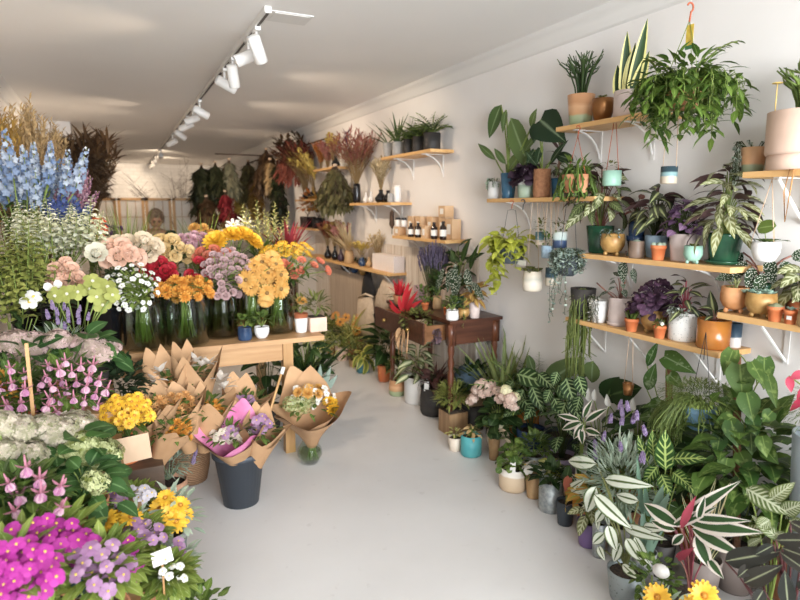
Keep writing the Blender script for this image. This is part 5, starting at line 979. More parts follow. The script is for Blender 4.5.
# ================================================================= shelf of boxes and bottles
def bottle(px, X, z, r, h, label, key='box'):
    P = onX(px, X, z); t = thing('bottle', label, 'bottle', P, 'dark bottles with white labels')
    part('bottle_body', MB().lathe([(r * .95, 0), (r, .006), (r, h * .68), (r * .45, h * .82), (r * .42, h * .9)], 18), solid('dark_glass', '2a1d18', .12), t)
    part('bottle_cap', MB().lathe([(r * .5, h * .89), (r * .5, h), (0, h)], 14), M_BLACKM, t, lab='black cap')
    part('bottle_label', MB().lathe([(r * 1.02, h * .2), (r * 1.02, h * .55)], 18, cap=False), M_TAG, t, lab='white paper label')
for px, h, lab in ((411, .115, 'farthest of the dark bottles with white labels on the box shelf'), (418, .12, 'dark bottle with white label, second from the far end of the box shelf'), (434, .13, 'dark bottle with white label standing before the stacked kraft boxes'), (443, .14, 'nearest and tallest of the dark bottles on the box shelf')): bottle(px, 2.3, 1.31, .026, h, lab)
def kraft(px, X, z, w, d, h, label, win=True):
    P = onX(px, X, z); t = thing('kraft_box', label, 'box', P, 'kraft gift boxes'); part('carton', MB().box((0, 0, h / 2), (w, d, h)), M_CARD, t, False)
    if win: part('box_label', MB().box((-w / 2 - .001, 0, h * .5), (.002, d * .5, h * .5)), M_TAG, t, False, 'white label')
for px, X, z, w, d, h, lab in ((400, 2.36, 1.31, .07, .1, .075, 'low kraft box at the far end under two white jars'), (414, 2.42, 1.31, .08, .09, .17, 'kraft box standing behind the farthest dark bottles'), (422, 2.42, 1.31, .08, .09, .17, 'kraft box at the back beside the middle bottles'), (426, 2.3, 1.31, .05, .07, .1, 'short kraft box in front between the bottles'), (433, 2.43, 1.31, .07, .09, .17, 'kraft box behind the near pair of bottles'), (446, 2.43, 1.31, .08, .1, .17, 'kraft box supporting the topmost carton'), (453, 2.42, 1.31, .08, .1, .155, 'kraft box at the near end of the box shelf'), (446, 2.41, 1.482, .08, .1, .085, 'topmost kraft box stacked above the others')): kraft(px, X, z, w, d, h, lab)
for px, lab in ((398, 'farther of two white jars with black lids on the kraft box'), (404, 'nearer of two white jars with black lids on the kraft box')):
    P = onX(px, 2.36, 1.386); t = thing('jar', lab, 'jar', P); part('jar_body', MB().lathe([(.024, 0), (.026, .005), (.026, .055), (.02, .06)], 16), C_WHITE, t); part('lid', MB().lathe([(.025, .06), (.025, .08), (0, .08)], 16), M_BLACKM, t, lab='black lid')
P = onX(392, 2.36, 1.31); one('dried_sprig', 'slim brown dried seed head leaning at the far end of the box shelf', 'dried flowers', MB().tube([(0, 0, 0), (0, .01, .18)], .003, 4).lathe([(.005, .05), (.022, .09), (.018, .2), (.0, .23)], 10, wob=lambda a, z: 1 + .2 * math.sin(a * 5 + z * 90)), M_TWIG, P)
# ================================================================= long shelf: patterned boxes, dried flowers; bags below
s = NT('patterned_card'); u, v, _ = s.uv(); k_ = s.math('MULTIPLY', s.math('SINE', s.math('MULTIPLY', u, 25.0)), s.math('SINE', s.math('MULTIPLY', v, 31.0))); M_PATT = s.bsdf(s.mix(s.rng(k_, .45, .6), lin('e0d3cb'), lin('5d3f48')), .7)
for i, w in enumerate(('farthest', 'second from the far end', 'third', 'fourth', 'fifth', 'nearest')):
    P = V((2.395, 5.40 - i * .083, .96)); one('patterned_box', 'pale patterned box, ' + w + ' in the row on the long shelf', 'box', MB().box((0, 0, .075), (.11, .078, .15)), M_PATT, P, 'patterned boxes on the long shelf', smooth=False)
def vase(name, px, X, z, r, h, m, label, bulb=True, cat='vase', group=None):
    P = onX(px, X, z); P.y = max(P.y, 4.92) if z == 1.6 else P.y; t = thing(name, label, cat, P, group)
    pr = [(r * .6, 0), (r * .95, h * .15), (r, h * .35), (r * .6, h * .6), (r * .32, h * .75), (r * .34, h * .97), (r * .42, h), (r * .3, h)] if bulb else [(r * .85, 0), (r, h * .1), (r * .95, h * .8), (r * .8, h), (r * .7, h), (r * .7, h * .8)]
    part('vase_body', MB().lathe(pr, 20), m, t); return P
def grasses(name, label, P, n, H, S, m, plume=.014, tip=.35, cat='dried flowers', lean=(0, 0), sm=None, parts=('stems', 'plumes'), curl=.0, hv=.25, lf=.3):
    """fan of dried stems with plumes, P = mouth of the vase"""
    t = thing(name, label, cat, P); mb = MB(); fl = MB(); sm = sm or M_STEMDRY
    for i in range(n):
        a = i * GA; q = math.sqrt((i + .5) / n); h = H * U(1 - hv, 1.05) * (1 - .15 * q); x = V((math.cos(a) * S * q + lean[0], math.sin(a) * S * q + lean[1], h)); p = bez((0, 0, -.06), (x.x * .2, x.y * .2, h * .55), x, 5); mb.tube(p, .0022, 4, 0)
        if plume:
            d = (p[-1] - p[-2]).normalized(); L = H * tip
            nj = int(4 / lf)
            for j in range(nj):
                b = p[-1] - d * L * (j / nj) ; fl.leaf(b, d + V((U(-.7, .7), U(-.7, .7), U(-.1, .3))), L * lf, plume, 'lance', .5 + curl, .1, 0, None, 3, 2)
    fol(t, mb, [sm], parts[0]); 
    if plume: fol(t, fl, [m], parts[1])
    return t
M_STEMDRY = leafm('stem_dry', '8a6f45', 'a88a5c')
D_TAN = leafm('dry_tan', 'b0905c', 'd0b080'); D_CREAM = leafm('dry_cream', 'c2a878', 'dcc8a0'); D_RUST = leafm('dry_rust', '8a3f30', 'b0604a'); D_BROWN = leafm('dry_brown', '4a3524', '6f5236'); D_OLIVE = leafm('dry_olive', '4f4a2a', '716a40'); D_OCHRE = leafm('dry_ochre', '8f6c2c', 'b58d40'); D_DKGREEN = leafm('dry_dkgreen', '2f3422', '474a2f'); D_YEL = leafm('dry_yellow', 'c0a040', 'd8bf60'); D_RED = leafm('dry_red', '7a1f26', '9c2f35'); D_PINK = leafm('dry_pink', 'b06a64', 'cc8a80'); D_ORANGE = leafm('dry_orange', 'b5602a', 'd08438'); D_PURP = leafm('dry_purple', '4a3048', '6a4a66')
V_BLACK = solid('black_vase', '17171a', .2); 
P = vase('vase', 349, 2.33, .96, .05, .14, C_TAN, 'tan cylinder vase under the fan of dried palm on the long shelf', False)
t = thing('dried_palm', 'fan of pale dried palm spears above the long shelf', 'dried leaves', P + V((0, 0, .13))); mb = MB()
for i in range(70):
    a = U(-1.35, 1.35); d = V((-.25 + U(-.25, .2), math.sin(a) * .95, math.cos(a))); mb.leaf((0, 0, 0), d, U(.25, .42), .014, 'lance', .15, .3)
fol(t, mb, [D_CREAM], 'spears')
for px, r, h, m, lab in ((335, .04, .16, V_BLACK, 'black bottle vase under the tan dried flowers on the long shelf'), (341, .04, .14, solid('plum_vase', '3a2836', .3), 'plum coloured bottle vase beside the dried palm'), (362, .04, .12, C_NAVY, 'navy bottle vase of yellow dried flowers on the long shelf'), (328, .045, .15, V_BLACK, 'black bottle vase at the far end of the long shelf')):
    P = vase('vase', px, 2.33, .96, r, h, m, lab)
    grasses('dried_bouquet', {335: 'tan and ochre dried flower heads above the black bottle vase', 341: 'mauve dried flowers standing next to the dried palm', 362: 'yellow dried flowers just behind the patterned boxes', 328: 'rust dried leaves at the far end of the long shelf'}[px], P + V((0, 0, h - .01)), 26, .3 if px < 350 else .14, .13, {335: D_OCHRE, 341: D_PINK, 362: D_YEL, 328: D_RUST}[px], .03, .5)
P = vase('vase', 369, 2.36, .96, .035, .1, C_TAN, 'tiny tan vase squeezed between yellow flowers and patterned boxes')
grasses('dried_bouquet', 'wispy cream grass standing behind the patterned boxes', V((2.43, 5.5, 1.02)), 30, .3, .12, D_CREAM, .012, .4)
# bags on hooks below the long shelf
def bagm(pts, th=.05, n=6):
    """soft bag: outline (y,z) pairs, pillowed towards the aisle"""
    mb = MB(); c = V((0, sum(p[0] for p in pts) / len(pts), sum(p[1] for p in pts) / len(pts))); m = len(pts); vs = []
    for side in (-1, .3):
        for j in range(n + 1):
            s_ = 1 - j / n
            for y, z in pts: vs.append((side * th * math.sqrt(max(0, 1 - s_ ** 2.5)), c.y + (y - c.y) * s_, c.z + (z - c.z) * s_))
    fs = []
    for q in range(2):
        o = q * (n + 1) * m
        for j in range(n):
            for i in range(m): f = (o + j * m + i, o + j * m + (i + 1) % m, o + (j + 1) * m + (i + 1) % m, o + (j + 1) * m + i); fs.append(f if q == 0 else f[::-1])
    return mb.add(vs, fs)
def bag(outline, X, m, label, hookpx, strap=None):
    t = thing('tote_bag', label, 'bag', atX(hookpx[0], hookpx[1], X)); P = V(t.location); o = [atX(px, py, X) - P for px, py in outline]; o = [(q.y, q.z) for q in o]
    part('bag_body', bagm(o), m, t); st = [atX(px, py, X - .02) - P for px, py in (strap or [outline[0], hookpx, outline[-1]])]
    part('strap', MB().tube(st, .012, 6), m if strap is None else M_BLACKM, t); part('hook', MB().tube([(.0, 0, 0), (.0, 0, .03), (WALLX - P.x, 0, .03)], .004, 6), M_WHITE, t); return t
CANV = solid('canvas', 'd2bda4', .9, c2='c4ad92', ns=30); CANV2 = solid('pale_canvas', 'cdb9a2', .9, c2='bda58b', ns=25)
bag([(366, 273), (364, 285), (363, 297), (370, 298), (377, 295), (374, 283), (371, 273)], 2.38, solid('black_cloth', '201e20', .9), 'black cloth bag hanging beneath the long shelf', (369, 271))
bag([(359, 297), (358, 315), (359, 334), (366, 337), (374, 335), (374, 315), (373, 297)], 2.36, CANV, 'tall straight beige tote bag hanging below the black bag', (366, 294))
bag([(385, 277), (378, 292), (375, 307), (386, 312), (393, 309), (398, 296), (392, 283)], 2.36, CANV2, 'tilted cream tote bag with a black strap hanging at the near end', (388, 272), [(384, 308), (380, 318), (376, 322), (374, 314)])
bag([(388, 311), (385, 322), (386, 338), (394, 340), (400, 338), (402, 322), (398, 311)], 2.42, CANV2, 'pale cloth bag hanging low behind the tilted tote', (394, 308))
P = atX(338, 345, 2.42); P.z = 0; one('wooden_board', 'pale greyish wooden board leaning against the wall below the long shelf', 'board', MB().box((0, 0, .42), (.03, 1.1, .84)), woodm('grey_board', 'b5a08a', '9d8872', 2), (2.42, 6.35, 0), smooth=False)
for px, py, lab, m in ((343, 290, 'little dark bowl plant perched on the leaning board', C_BLACK), (352, 288, 'small dark trailing plant pot on the board under the long shelf', C_NAVY), (361, 290, 'small ochre cup plant on the board beside the tall beige bag', C_GOLD)):
    P = atX(px, py, 2.39); P.z = .845; t = thing('potted_plant', lab, 'potted plant', V((2.42, min(6.85, max(5.85, P.y)), .845))); pot(t, 'bowl', .05, .07, m); mb = MB(); g_bush(mb, 30, .08, .06, .06, .03, 'ovate', .06, 4); fol(t, mb, [G_DARK if px != 343 else G_OLIVE, M_STEM])
# ================================================================= vase shelf, high far shelves
for px, r, h, m, b, lab in ((357, .04, .2, V_BLACK, False, 'tall slim black vase under the rust pampas'), (366, .03, .1, C_WHITE, True, 'small white bottle vase next to the slim black vase'), (371, .03, .11, C_WHITE, True, 'second small white bottle vase near the cream grass'), (381, .06, .12, V_BLACK, True, 'round black bud vase holding the cream grass'), (389, .05, .11, V_BLACK, True, 'round black bud vase beside the tall white one'), (393, .028, .08, C_GREY, False, 'small grey cup in front of the black bud vases'), (403, .035, .15, C_WHITE, False, 'white tapered vase at the near end of the vase shelf'), (395, .03, .1, V_BLACK, True, 'tiny black vase tucked behind the white tapered one')):
    P = vase('vase', px, 2.3 if px == 393 else 2.43 if px == 395 else 2.36, 1.6, r, h, m, lab, b, group='vases on the vase shelf')
    if px == 357: PV = P + V((0, 0, h))
    if px == 381: PC = P + V((0, 0, h))
t = grasses('dried_pampas', 'big fan of rust pink pampas plumes over the vase shelf', PV, 70, .5, .34, leafm('dry_rustpink', '8a463c', 'b56f60'), .014, .6, lean=(-.04, -.08))
t = thing('dried_plume', 'single deep purple plume standing among the rust pampas', 'dried flowers', PV + V((-.03, .05, 0))); mb = MB(); mb.tube([(0, 0, -.05), (0, .06, .35)], .004, 5, 1)
for i in range(90): z = U(.1, .5); mb.leaf((0, z * .3, z), aim(U(0, 6.28), 1.1), .1, .014, 'lance', .3)
fol(t, mb, [D_PURP, M_STEMDRY], 'plume')
grasses('dried_grass', 'upright sheaf of cream wheat in the round black vase', PC, 60, .3, .1, D_CREAM, .016, .55)
P = vase('vase', 336, 2.35, 2.0, .05, .12, V_BLACK, 'round black vase on the high shelf of dyed flowers')
grasses('dried_bouquet', 'orange and red dyed spikes rising from the high shelf', onX(321, 2.36, 2.01), 22, .32, .1, D_ORANGE, .03, .6, cat='dried flowers'); grasses('dried_bouquet', 'pink dyed feathery stems on the high shelf', onX(328, 2.38, 2.01), 26, .3, .13, D_PINK, .03, .6); grasses('dried_bouquet', 'yellow dyed blooms at the top of the high shelf', onX(333, 2.4, 2.06), 16, .36, .1, D_YEL, .04, .25)
for px, lab in ((343, 'slender pale glass bottle by the black vase on the high shelf'), (347, 'second slender pale bottle at the end of the high shelf')): vase('vase', px, 2.36, 2.0, .035, .2, C_WHITE, lab)
for px, m, lab in ((308, V_BLACK, 'dark vase holding the crimson dried bunch on the short far shelf'), (314, V_BLACK, 'second dark vase on the short far shelf under the yellow plume')): P = vase('vase', px, 2.36, 1.66, .07, .14, m, lab); PF = P + V((0, 0, .12))
grasses('dried_bouquet', 'crimson and brown dried leaf bunch bursting above the short far shelf', onX(307, 2.34, 1.79), 60, .62, .32, leafm('dry_crimson', '6a2a22', '96503a'), .03, .5, lean=(-.08, .25)); grasses('dried_bouquet', 'dark brown feathery dried fronds behind the crimson bunch', onX(304, 2.4, 1.8), 40, .72, .3, D_BROWN, .05, .6, lean=(-.05, .3))
grasses('dried_bouquet', 'yellow feather plume arching from the short far shelf', onX(315, 2.3, 1.78), 26, .45, .16, D_YEL, .025, .7, lean=(-.1, .25))
P = onX(308, 2.36, 1.3); t = thing('planter', 'black box of orange dried leaves on the lowest far shelf', 'planter', P); part('pot', MB().box((0, 0, .07), (.12, .3, .14)), V_BLACK, t, False); mb = MB(); g_bush(mb, 60, .1, .16, .1, .06, 'ovate', .14, 5, ry=.2); fol(t, mb, [D_ORANGE, M_TWIG])
P = onX(314, 2.36, 1.3); P.y = 7.15; t = thing('planter', 'dark pot of mustard dried leaves nearest on the lowest far shelf', 'planter', P); pot(t, 'cyl', .08, .13, V_BLACK); mb = MB(); g_bush(mb, 60, .12, .16, .12, .06, 'ovate', .13, 5); fol(t, mb, [D_OCHRE, M_TWIG])
# ================================================================= dried bunches hanging upside down on the far wall
def hung(label, top, bottom_y, wpx, X, m, n=60, Yp=None, leafL=.09, leafW=.02, m2=None, name='dried_bunch', cone=False, cat='dried flowers'):
    P = atX(top[0], top[1], X) if not Yp else atY(top[0], top[1], Yp); k = mpp(P); n = int(n * 1.4); leafL *= 1.15; leafW *= 1.2; wpx *= 1.45; H = (bottom_y - top[1]) * k; W = wpx * k / 2; t = thing(name, label, cat, P, 'hanging dried bunches'); st = MB(); lf = MB()
    for i in range(n):
        a = i * GA; q = math.sqrt((i + .5) / n); l = H * U(.6, 1.0); x = V((math.cos(a) * min(W * q, .3) * .7, math.sin(a) * W * q, -l)); p = bez((0, 0, 0), (x.x * .5, x.y * .6, -l * .45), x, 5); st.tube(p, .003, 3)
        for j in range(1, 6):
            for kk in range(2 if not cone else 3): lf.leaf(p[j], V((U(-.8, .8), U(-.8, .8), -1 + U(-.3, .7))), leafL * U(.7, 1.2), leafW, 'lance', U(-.3, .6), .1, 0, None, 3, 2)
    fol(t, st, [M_TWIG], 'stems'); fol(t, lf, [m], 'dried_leaves'); part('twine', MB().lathe([(.022, -.03), (.025, -.015), (.022, 0)], 8), M_WIRE, t); return t
RZ = 2.36
t = thing('hanging_rail', 'dark rail along the far wall carrying the hanging dried bunches', 'rail', (2.4, 9.1, RZ)); part('rail', MB().tube([(0, -2.2, 0), (0, 2.2, 0)], .01, 6), M_TWIG, t)
part('cross_rail', MB().tube([(0, .5, 0), (-.85, .5, 0)], .01, 6), M_TWIG, t)
for y in (-2.1, 0, 2.1): part('rail_bracket', MB().tube([(0, y, 0), (WALLX - 2.4, y, 0)], .008, 5), M_TWIG, t)
hung('very dark leafy bunch hanging beside the folding screen', (201, 163), 205, 15, 2.32, D_DKGREEN, 60, 9.6, .2, .06)
hung('dark bell-shaped bunch low beside the folding screen', (206, 195), 231, 16, 2.3, D_BROWN, 60, 9.4, .16, .04, cone=True)
hung('dark olive bunch hanging second from the folding screen', (215, 161), 200, 17, 2.32, D_DKGREEN, 60, 9.6, .18, .05)
hung('pale grey-green bunch hanging among the dark ones', (229, 158), 192, 16, 2.3, leafm('dry_sage', '6f6a50', '928c6c'), 50, 9.6, .15, .04)
hung('deep crimson drooping strands below the pale bunch', (225, 190), 228, 11, 2.28, D_RED, 50, 9.4, .15, .04)
hung('second deep crimson tassel with a yellow knot', (238, 192), 226, 8, 2.28, D_RED, 40, None, .13, .04)
hung('small mustard yellow bunch between the crimson tassels', (239, 188), 208, 8, 2.26, D_YEL, 36, None, .12, .04)
hung('wide brown bunch hanging at the middle of the rail', (248, 160), 198, 22, 2.3, D_OLIVE, 70, None, .15, .04)
hung('ochre cone-shaped broom bunch pointing down', (255, 178), 214, 14, 2.26, D_OCHRE, 60, None, .12, .02, cone=True)
hung('large dark brown bunch hanging nearest to the high shelves', (266, 148), 190, 26, 2.28, D_BROWN, 80, None, .16, .04)
hung('pale wheat ear bunch hanging before the long dark garland', (270, 158), 192, 9, 2.2, D_TAN, 40, None, .12, .02)
hung('long dark green garland hanging nearest along the rail', (277, 158), 226, 16, 2.26, leafm('dry_forest', '26301f', '3c4830'), 80, None, .11, .04)
hung('olive and mustard dried bunch hanging under the high dyed-flower shelf', (335, 164), 208, 36, 2.26, D_OLIVE, 80, None, .11, .03)
hung('curling brown fronds hanging above the crimson bunch', (290, 138), 178, 26, 2.3, D_RUST, 50, None, .13, .03)
# ================================================================= folding screens, back wall branches
M_SCR = NT('rice_paper'); M_SCR = M_SCR.bsdf(lin('ddd3c6'), .8, trans=.35); M_SCRW = woodm('screen_frame', 'b98a50', '9d7038', 2)
SY = 9.9; z1 = atY(160, 198, SY).z; xs = [atY(px, 200, SY).x for px in (84, 116.5, 144.5, 171.5, 199.5)]
t = thing('folding_screen', 'folding rice paper screen with wooden frames across the back of the shop', 'screen', ((xs[0] + xs[-1]) / 2, SY, 0)); ox = t.location.x
for i in range(4):
    a, b = xs[i] - ox + .008, xs[i + 1] - ox - .008; y = .02 * (-1) ** i; w = b - a
    f = part('screen_frame', MB().box((a + .02, y, z1 / 2), (.04, .03, z1)).box((b - .02, y, z1 / 2), (.04, .03, z1)).box(((a + b) / 2, y, z1 - .02), (w, .03, .04)).box(((a + b) / 2, y, .05), (w, .03, .1)), M_SCRW, t, False)
    part('paper', MB().box(((a + b) / 2, y, z1 / 2), (w - .06, .004, z1 - .06)), M_SCR, f, False, 'pale rice paper')
    g = MB()
    for q in (1, 2): g.box((a + w * q / 3, y - .006, z1 / 2), (.008, .008, z1 - .08))
    for q in range(1, 6): g.box(((a + b) / 2, y - .006, z1 * q / 6), (w - .08, .008, .008))
    part('lattice', g, M_SCRW, f, False)
def branches(name, label, P, n, H, S, lean, m, r=.006):
    mb = MB()
    for i in range(n):
        a = i * GA; q = (i + .5) / n; x = V((math.cos(a) * S * q + lean[0] * U(.7, 1.2), math.sin(a) * S * .3 * q, H * U(.6, 1.05))); p = bez((0, 0, 0), (x.x * .4, x.y * .3, x.z * .6), x, 6); mb.tube(p, [r * (1 - .8 * j / 6) for j in range(7)], 4, 0)
        for j in (2, 3, 4, 5): e = p[j] + V((U(-.5, .5), U(-.2, .2), U(.1, .5))) * H * .35; mb.tube([p[j], e], r * .35, 3, 0)
    return one(name, label, 'branches', mb, m, P)
P = atY(181, 232, 12.0); P.z = 0
t = thing('floor_vase', 'dark floor vase behind the screen holding bare branches', 'vase', (atY(181, 200, 11.2).x, 11.2, 0)); part('vase_body', pot_mb('soft', .18, .95), V_BLACK, t)
branches('bare_branches', 'bare upright twigs rising above the folding screen', t.location + V((0, 0, .9)), 16, 1.5, .35, (.05, 0), M_TWIG)
branches('bare_branches', 'bare twigs spreading sideways behind the folding screen', t.location + V((-.05, 0, .9)), 22, 1.2, .3, (-.75, 0), M_TWIG)
mb = MB(); g_bush(mb, 80, .3, .3, .16, .05, 'lance', 0, 5); o = one('dried_bunch', 'dark olive dried foliage at the foot of the upright twigs', 'dried flowers', mb, [D_DKGREEN, M_TWIG], t.location + V((.05, -.05, .95)))
# ================================================================= big brown bundle and tan grass by the pier
def bundle(label, top, bot, wpx, Y, m, n=90, flip=1, L=.2, Wd=.02, cat='dried flowers', name='dried_bunch', lean=0, sm=None):
    A = atY(top[0], top[1], Y); B = atY(bot[0], bot[1], Y); k = mpp(A); t = thing(name, label, cat, B); W = wpx * k / 2; st = MB(); lf = MB(); D = A - B
    for i in range(n):
        a = i * GA; q = math.sqrt((i + .5) / n); x = D * U(.75, 1.05) + V((math.cos(a) * W * q, math.sin(a) * W * q * .5, 0)); p = bez((0, 0, 0), x * .5 - V((math.cos(a) * W * q * .3, 0, 0)), x, 6); st.tube(p, .004, 3)
        for j in range(3, 7):
            for _ in range(3): lf.leaf(p[j], D.normalized() + V((U(-1, 1), U(-1, 1), U(-.4, .4))), L * U(.6, 1.2), Wd, 'lance', .6, .1, 0, None, 3, 2)
    fol(t, st, [sm or M_STEMDRY], 'stems'); fol(t, lf, [m], 'dried_leaves'); return t
bundle('tall brown bundle of dried branches hung on the end of the white pier', (86, 146), (95, 236), 56, 6.6, D_BROWN, 110, L=.22, Wd=.03, sm=leafm('stem_brown', '6b4a26', '8f6a38'))
t = thing('dried_branches', 'fine dark dried twigs spraying out from the brown bundle', 'dried flowers', atY(84, 180, 6.5)); mb = MB()
for i in range(60):
    e = atY(U(88, 116), U(150, 205), 6.45) - V(t.location); mb.tube(bez((0, 0, U(-.2, .3)), e * .5 + V((0, 0, .12)), e, 4), .0035, 3)
    for j in range(3): mb.leaf(e * U(.6, 1), V((1, U(-.5, .5), U(-.6, .6))), .07, .015, 'lance', .4)
fol(t, mb, [D_OCHRE if False else D_BROWN], 'twigs')
vz = thing('floor_vase', 'tall cream floor vase of dried grass behind the cut flowers', 'vase', (atY(34, 200, 4.95).x, 4.95, 0)); part('vase_body', pot_mb('soft', .11, .6), C_CREAM, vz)
grasses('dried_grass', 'sheaf of golden tan dried grass plumes up by the ceiling', vz.location + V((0, 0, .6)), 260, 1.66, .24, D_TAN, .011, .2, hv=.2, lf=.16); 
grasses('dried_grass', 'ochre dried plume beside the golden tan sheaf above the blue delphiniums', V((atY(8, 200, 4.5).x, 4.5, .6)), 60, 1.62, .12, D_OCHRE, .012, .22, hv=.2, lf=.16)
t = thing('floor_vase', 'dark floor vase under the ochre dried plume', 'vase', (atY(8, 200, 4.5).x, 4.5, 0)); part('vase_body', pot_mb('soft', .1, .6), V_BLACK, t)
# ================================================================= the florist
def person():
    Yp = 7.4; P = atY(155, 220, Yp); t = thing('person', 'person with short curly hair in a dark green top looking down behind the flowers', 'person', (P.x, Yp, 0))
    zt = atY(155, 213, Yp).z; s = zt / 1.66
    def skin(name, verts, edges, radii, m, root=0, par=t):
        me = bpy.data.meshes.new(name); me.from_pydata([V(v) * s for v in verts], edges, []); o = link(name, me, par); me.materials.append(m)
        md = o.modifiers.new('skin', 'SKIN'); md.use_smooth_shade = True
        for i, r in enumerate(radii): q = r if isinstance(r, tuple) else (r, r); me.skin_vertices[0].data[i].radius = (q[0] * s, q[1] * s); me.skin_vertices[0].data[i].use_root = i == root
        o.modifiers.new('sub', 'SUBSURF').levels = 2; o.modifiers['sub'].render_levels = 2; return o
    SKIN = solid('skin', 'a87858', .55); TOP = solid('green_cloth', '26382a', .9); TRO = solid('dark_trousers', '2b2c33', .9)
    # standing body bowed a little over the bench; hands together in front at the work
    v = [(0, 0, .95), (0, -.02, 1.12), (0, -.07, 1.3), (0, -.12, 1.42), (0, -.15, 1.48)]; e = [(0, 1), (1, 2), (2, 3), (3, 4)]; r = [(.14, .1), (.125, .09), (.14, .095), (.075, .06), .05]
    def add(i, pts, rr):
        for p, q in zip(pts, rr): v.append(p); r.append(q); e.append((i, len(v) - 1)); i = len(v) - 1
        return i
    hands = []
    for sg in (-1, 1):
        add(0, [(sg * .1, 0, .88), (sg * .11, -.02, .5), (sg * .11, .03, .1), (sg * .12, -.1, .04)], [.085, .06, .042, .035])
        hands.append(add(3, [(sg * .17, -.1, 1.38), (sg * .25, -.13, 1.14), (sg * .14, -.36, 1.06), (sg * .09, -.42, 1.05)], [.05, .042, .036, .03]))
    for h_, sg in zip(hands, (-1, 1)):
        b = V(v[h_])
        for k_, (dx, L_) in enumerate(((-.03, .06), (-.012, .075), (.008, .07), (.026, .055))): add(h_, [tuple(b + V((dx, -.035, 0))), tuple(b + V((dx, -.035 - L_ * .5, -.008))), tuple(b + V((dx, -.035 - L_, -.03)))], [.011, .009, .008])
        add(h_, [tuple(b + V((-sg * .035, -.02, .01))), tuple(b + V((-sg * .045, -.05, -.005)))], [.011, .009])
    skin('body', v, e, r, SKIN)
    hd = MB(); c = V((0, -.18, 1.575)) * s; M = Matrix.Rotation(.5, 4, 'X').to_3x3()
    hd.ell(c, (.075 * s, .09 * s, .108 * s), 20, 14, 0, M=M)
    def hp(x, y, z): return c + M @ V((x * s, y * s, z * s))
    hd.ell(hp(0, -.095, -.012), (.013 * s, .018 * s, .022 * s), 8, 6, 0); hd.ell(hp(0, -.07, -.07), (.045 * s, .04 * s, .035 * s), 10, 6)
    for sg in (-1, 1): hd.ell(hp(sg * .076, 0, -.01), (.012 * s, .02 * s, .03 * s), 8, 6); hd.ell(hp(sg * .03, -.08, .012), (.013 * s, .008 * s, .006 * s), 8, 5, 1); hd.tube([hp(sg * .012, -.088, .03), hp(sg * .045, -.078, .032)], .005 * s, 4, 2)
    hd.tube([hp(-.022, -.088, -.05), hp(0, -.096, -.05), hp(.022, -.088, -.05)], .006 * s, 5, 3)
    part('head', hd, [SKIN, solid('eye', '20160f', .3), solid('brow', '3a281c', .9), solid('lips', '8f4f44', .5)], t)
    hr = MB()
    for i in range(230):
        zz = 1 - 1.25 * (i + .5) / 230; q = math.sqrt(max(0, 1 - zz * zz)); a = i * GA
        if math.sin(a) * q < -.62 and zz < .55: continue
        hr.ell(hp(.083 * q * math.cos(a), .012 + .098 * q * math.sin(a), .012 + .118 * zz), (.018 * s,) * 3, 6, 4, 0, U(0, 1))
    part('hair', hr, [leafm('curly_hair', '6a523e', '957a5e')], t, lab='short curly brown hair')
    tv = [(0, .0, .9), (0, -.02, 1.12), (0, -.07, 1.3), (0, -.115, 1.41), (-.17, -.1, 1.385), (-.25, -.13, 1.15), (-.2, -.25, 1.1), (.17, -.1, 1.385), (.25, -.13, 1.15), (.2, -.25, 1.1)]
    skin('top', tv, [(0, 1), (1, 2), (2, 3), (3, 4), (4, 5), (5, 6), (3, 7), (7, 8), (8, 9)], [(.18, .135), (.17, .125), (.195, .14), (.13, .105), .085, .07, .058, .085, .07, .058], TOP).__setitem__('label', 'dark green top')
    skin('trousers', [(0, 0, .93), (-.1, 0, .86), (-.11, -.02, .5), (-.11, .02, .08), (.1, 0, .86), (.11, -.02, .5), (.11, .02, .08)], [(0, 1), (1, 2), (2, 3), (0, 4), (4, 5), (5, 6)], [(.15, .12), .1, .075, .06, .1, .075, .06], TRO)
person()
# ================================================================= cut flowers on the pine table
def cluster(t, key, fn, mats, n, cx, cy, rx, ry, Y, size=1.0, dY=.12, name='bloom', face=(0, -.75, .55), spread=.6, nvar=2, pts=None, sv=.15):
    """n flower heads spread over a sighted patch at depth Y; returns their local points"""
    out = []
    for i in range(n if pts is None else len(pts)):
        if pts is None:
            q = math.sqrt((i + .5) / n); a = i * GA + cx; px, py = cx + rx * q * math.cos(a), cy + ry * q * math.sin(a)
        else: px, py = pts[i]
        A = atY(px, py, Y + U(-dY, dY)) - t.location; d = V(face) + V(((px - cx) / max(rx, 1) * spread, U(-.2, .2), -(py - cy) / max(ry, 1) * spread))
        bloom(t, name, head(key, fn, mats, nvar), A, d, size * U(1 - sv, 1 + sv)); out.append(A)
    return out
def stems(t, pts, mouth, base, m, r=.003, leaves=0, lm=None, L=.07, W=.025, shape='lance', spread=.055):
    mb = MB()
    for i in range(max(0, 26 - len(pts))):
        o = V((U(-1, 1), U(-1, 1), 0)) * spread * .6; mb.tube([V(base) + V((U(-1, 1), U(-1, 1), 0)) * spread, V(mouth) + o], r, 4, 0)
    for i, A in enumerate(pts):
        o = V((U(-1, 1), U(-1, 1), 0)) * spread * .5; b = V((U(-1, 1), U(-1, 1), 0)) * spread
        mb.tube([V(base) + b, V(mouth) + o, V(mouth) * .45 + A * .55 + V((0, 0, .02)), A], r, 4, 0)
    part('stems', mb, [m], t)
    if leaves:
        lb = MB()
        for i in range(leaves):
            A = R.choice(pts); f = U(.15, .88); p = V(mouth).lerp(A, f) + V((U(-1, 1), U(-1, 1), U(-1, 1))) * .02; lb.leaf(p, aim(U(0, 6.28), U(-.2, 1.0)), L * U(.7, 1.2), W, shape, .5, .12, 0, None, 4, 2)
        part('foliage', lb, [lm or G_MID], t)
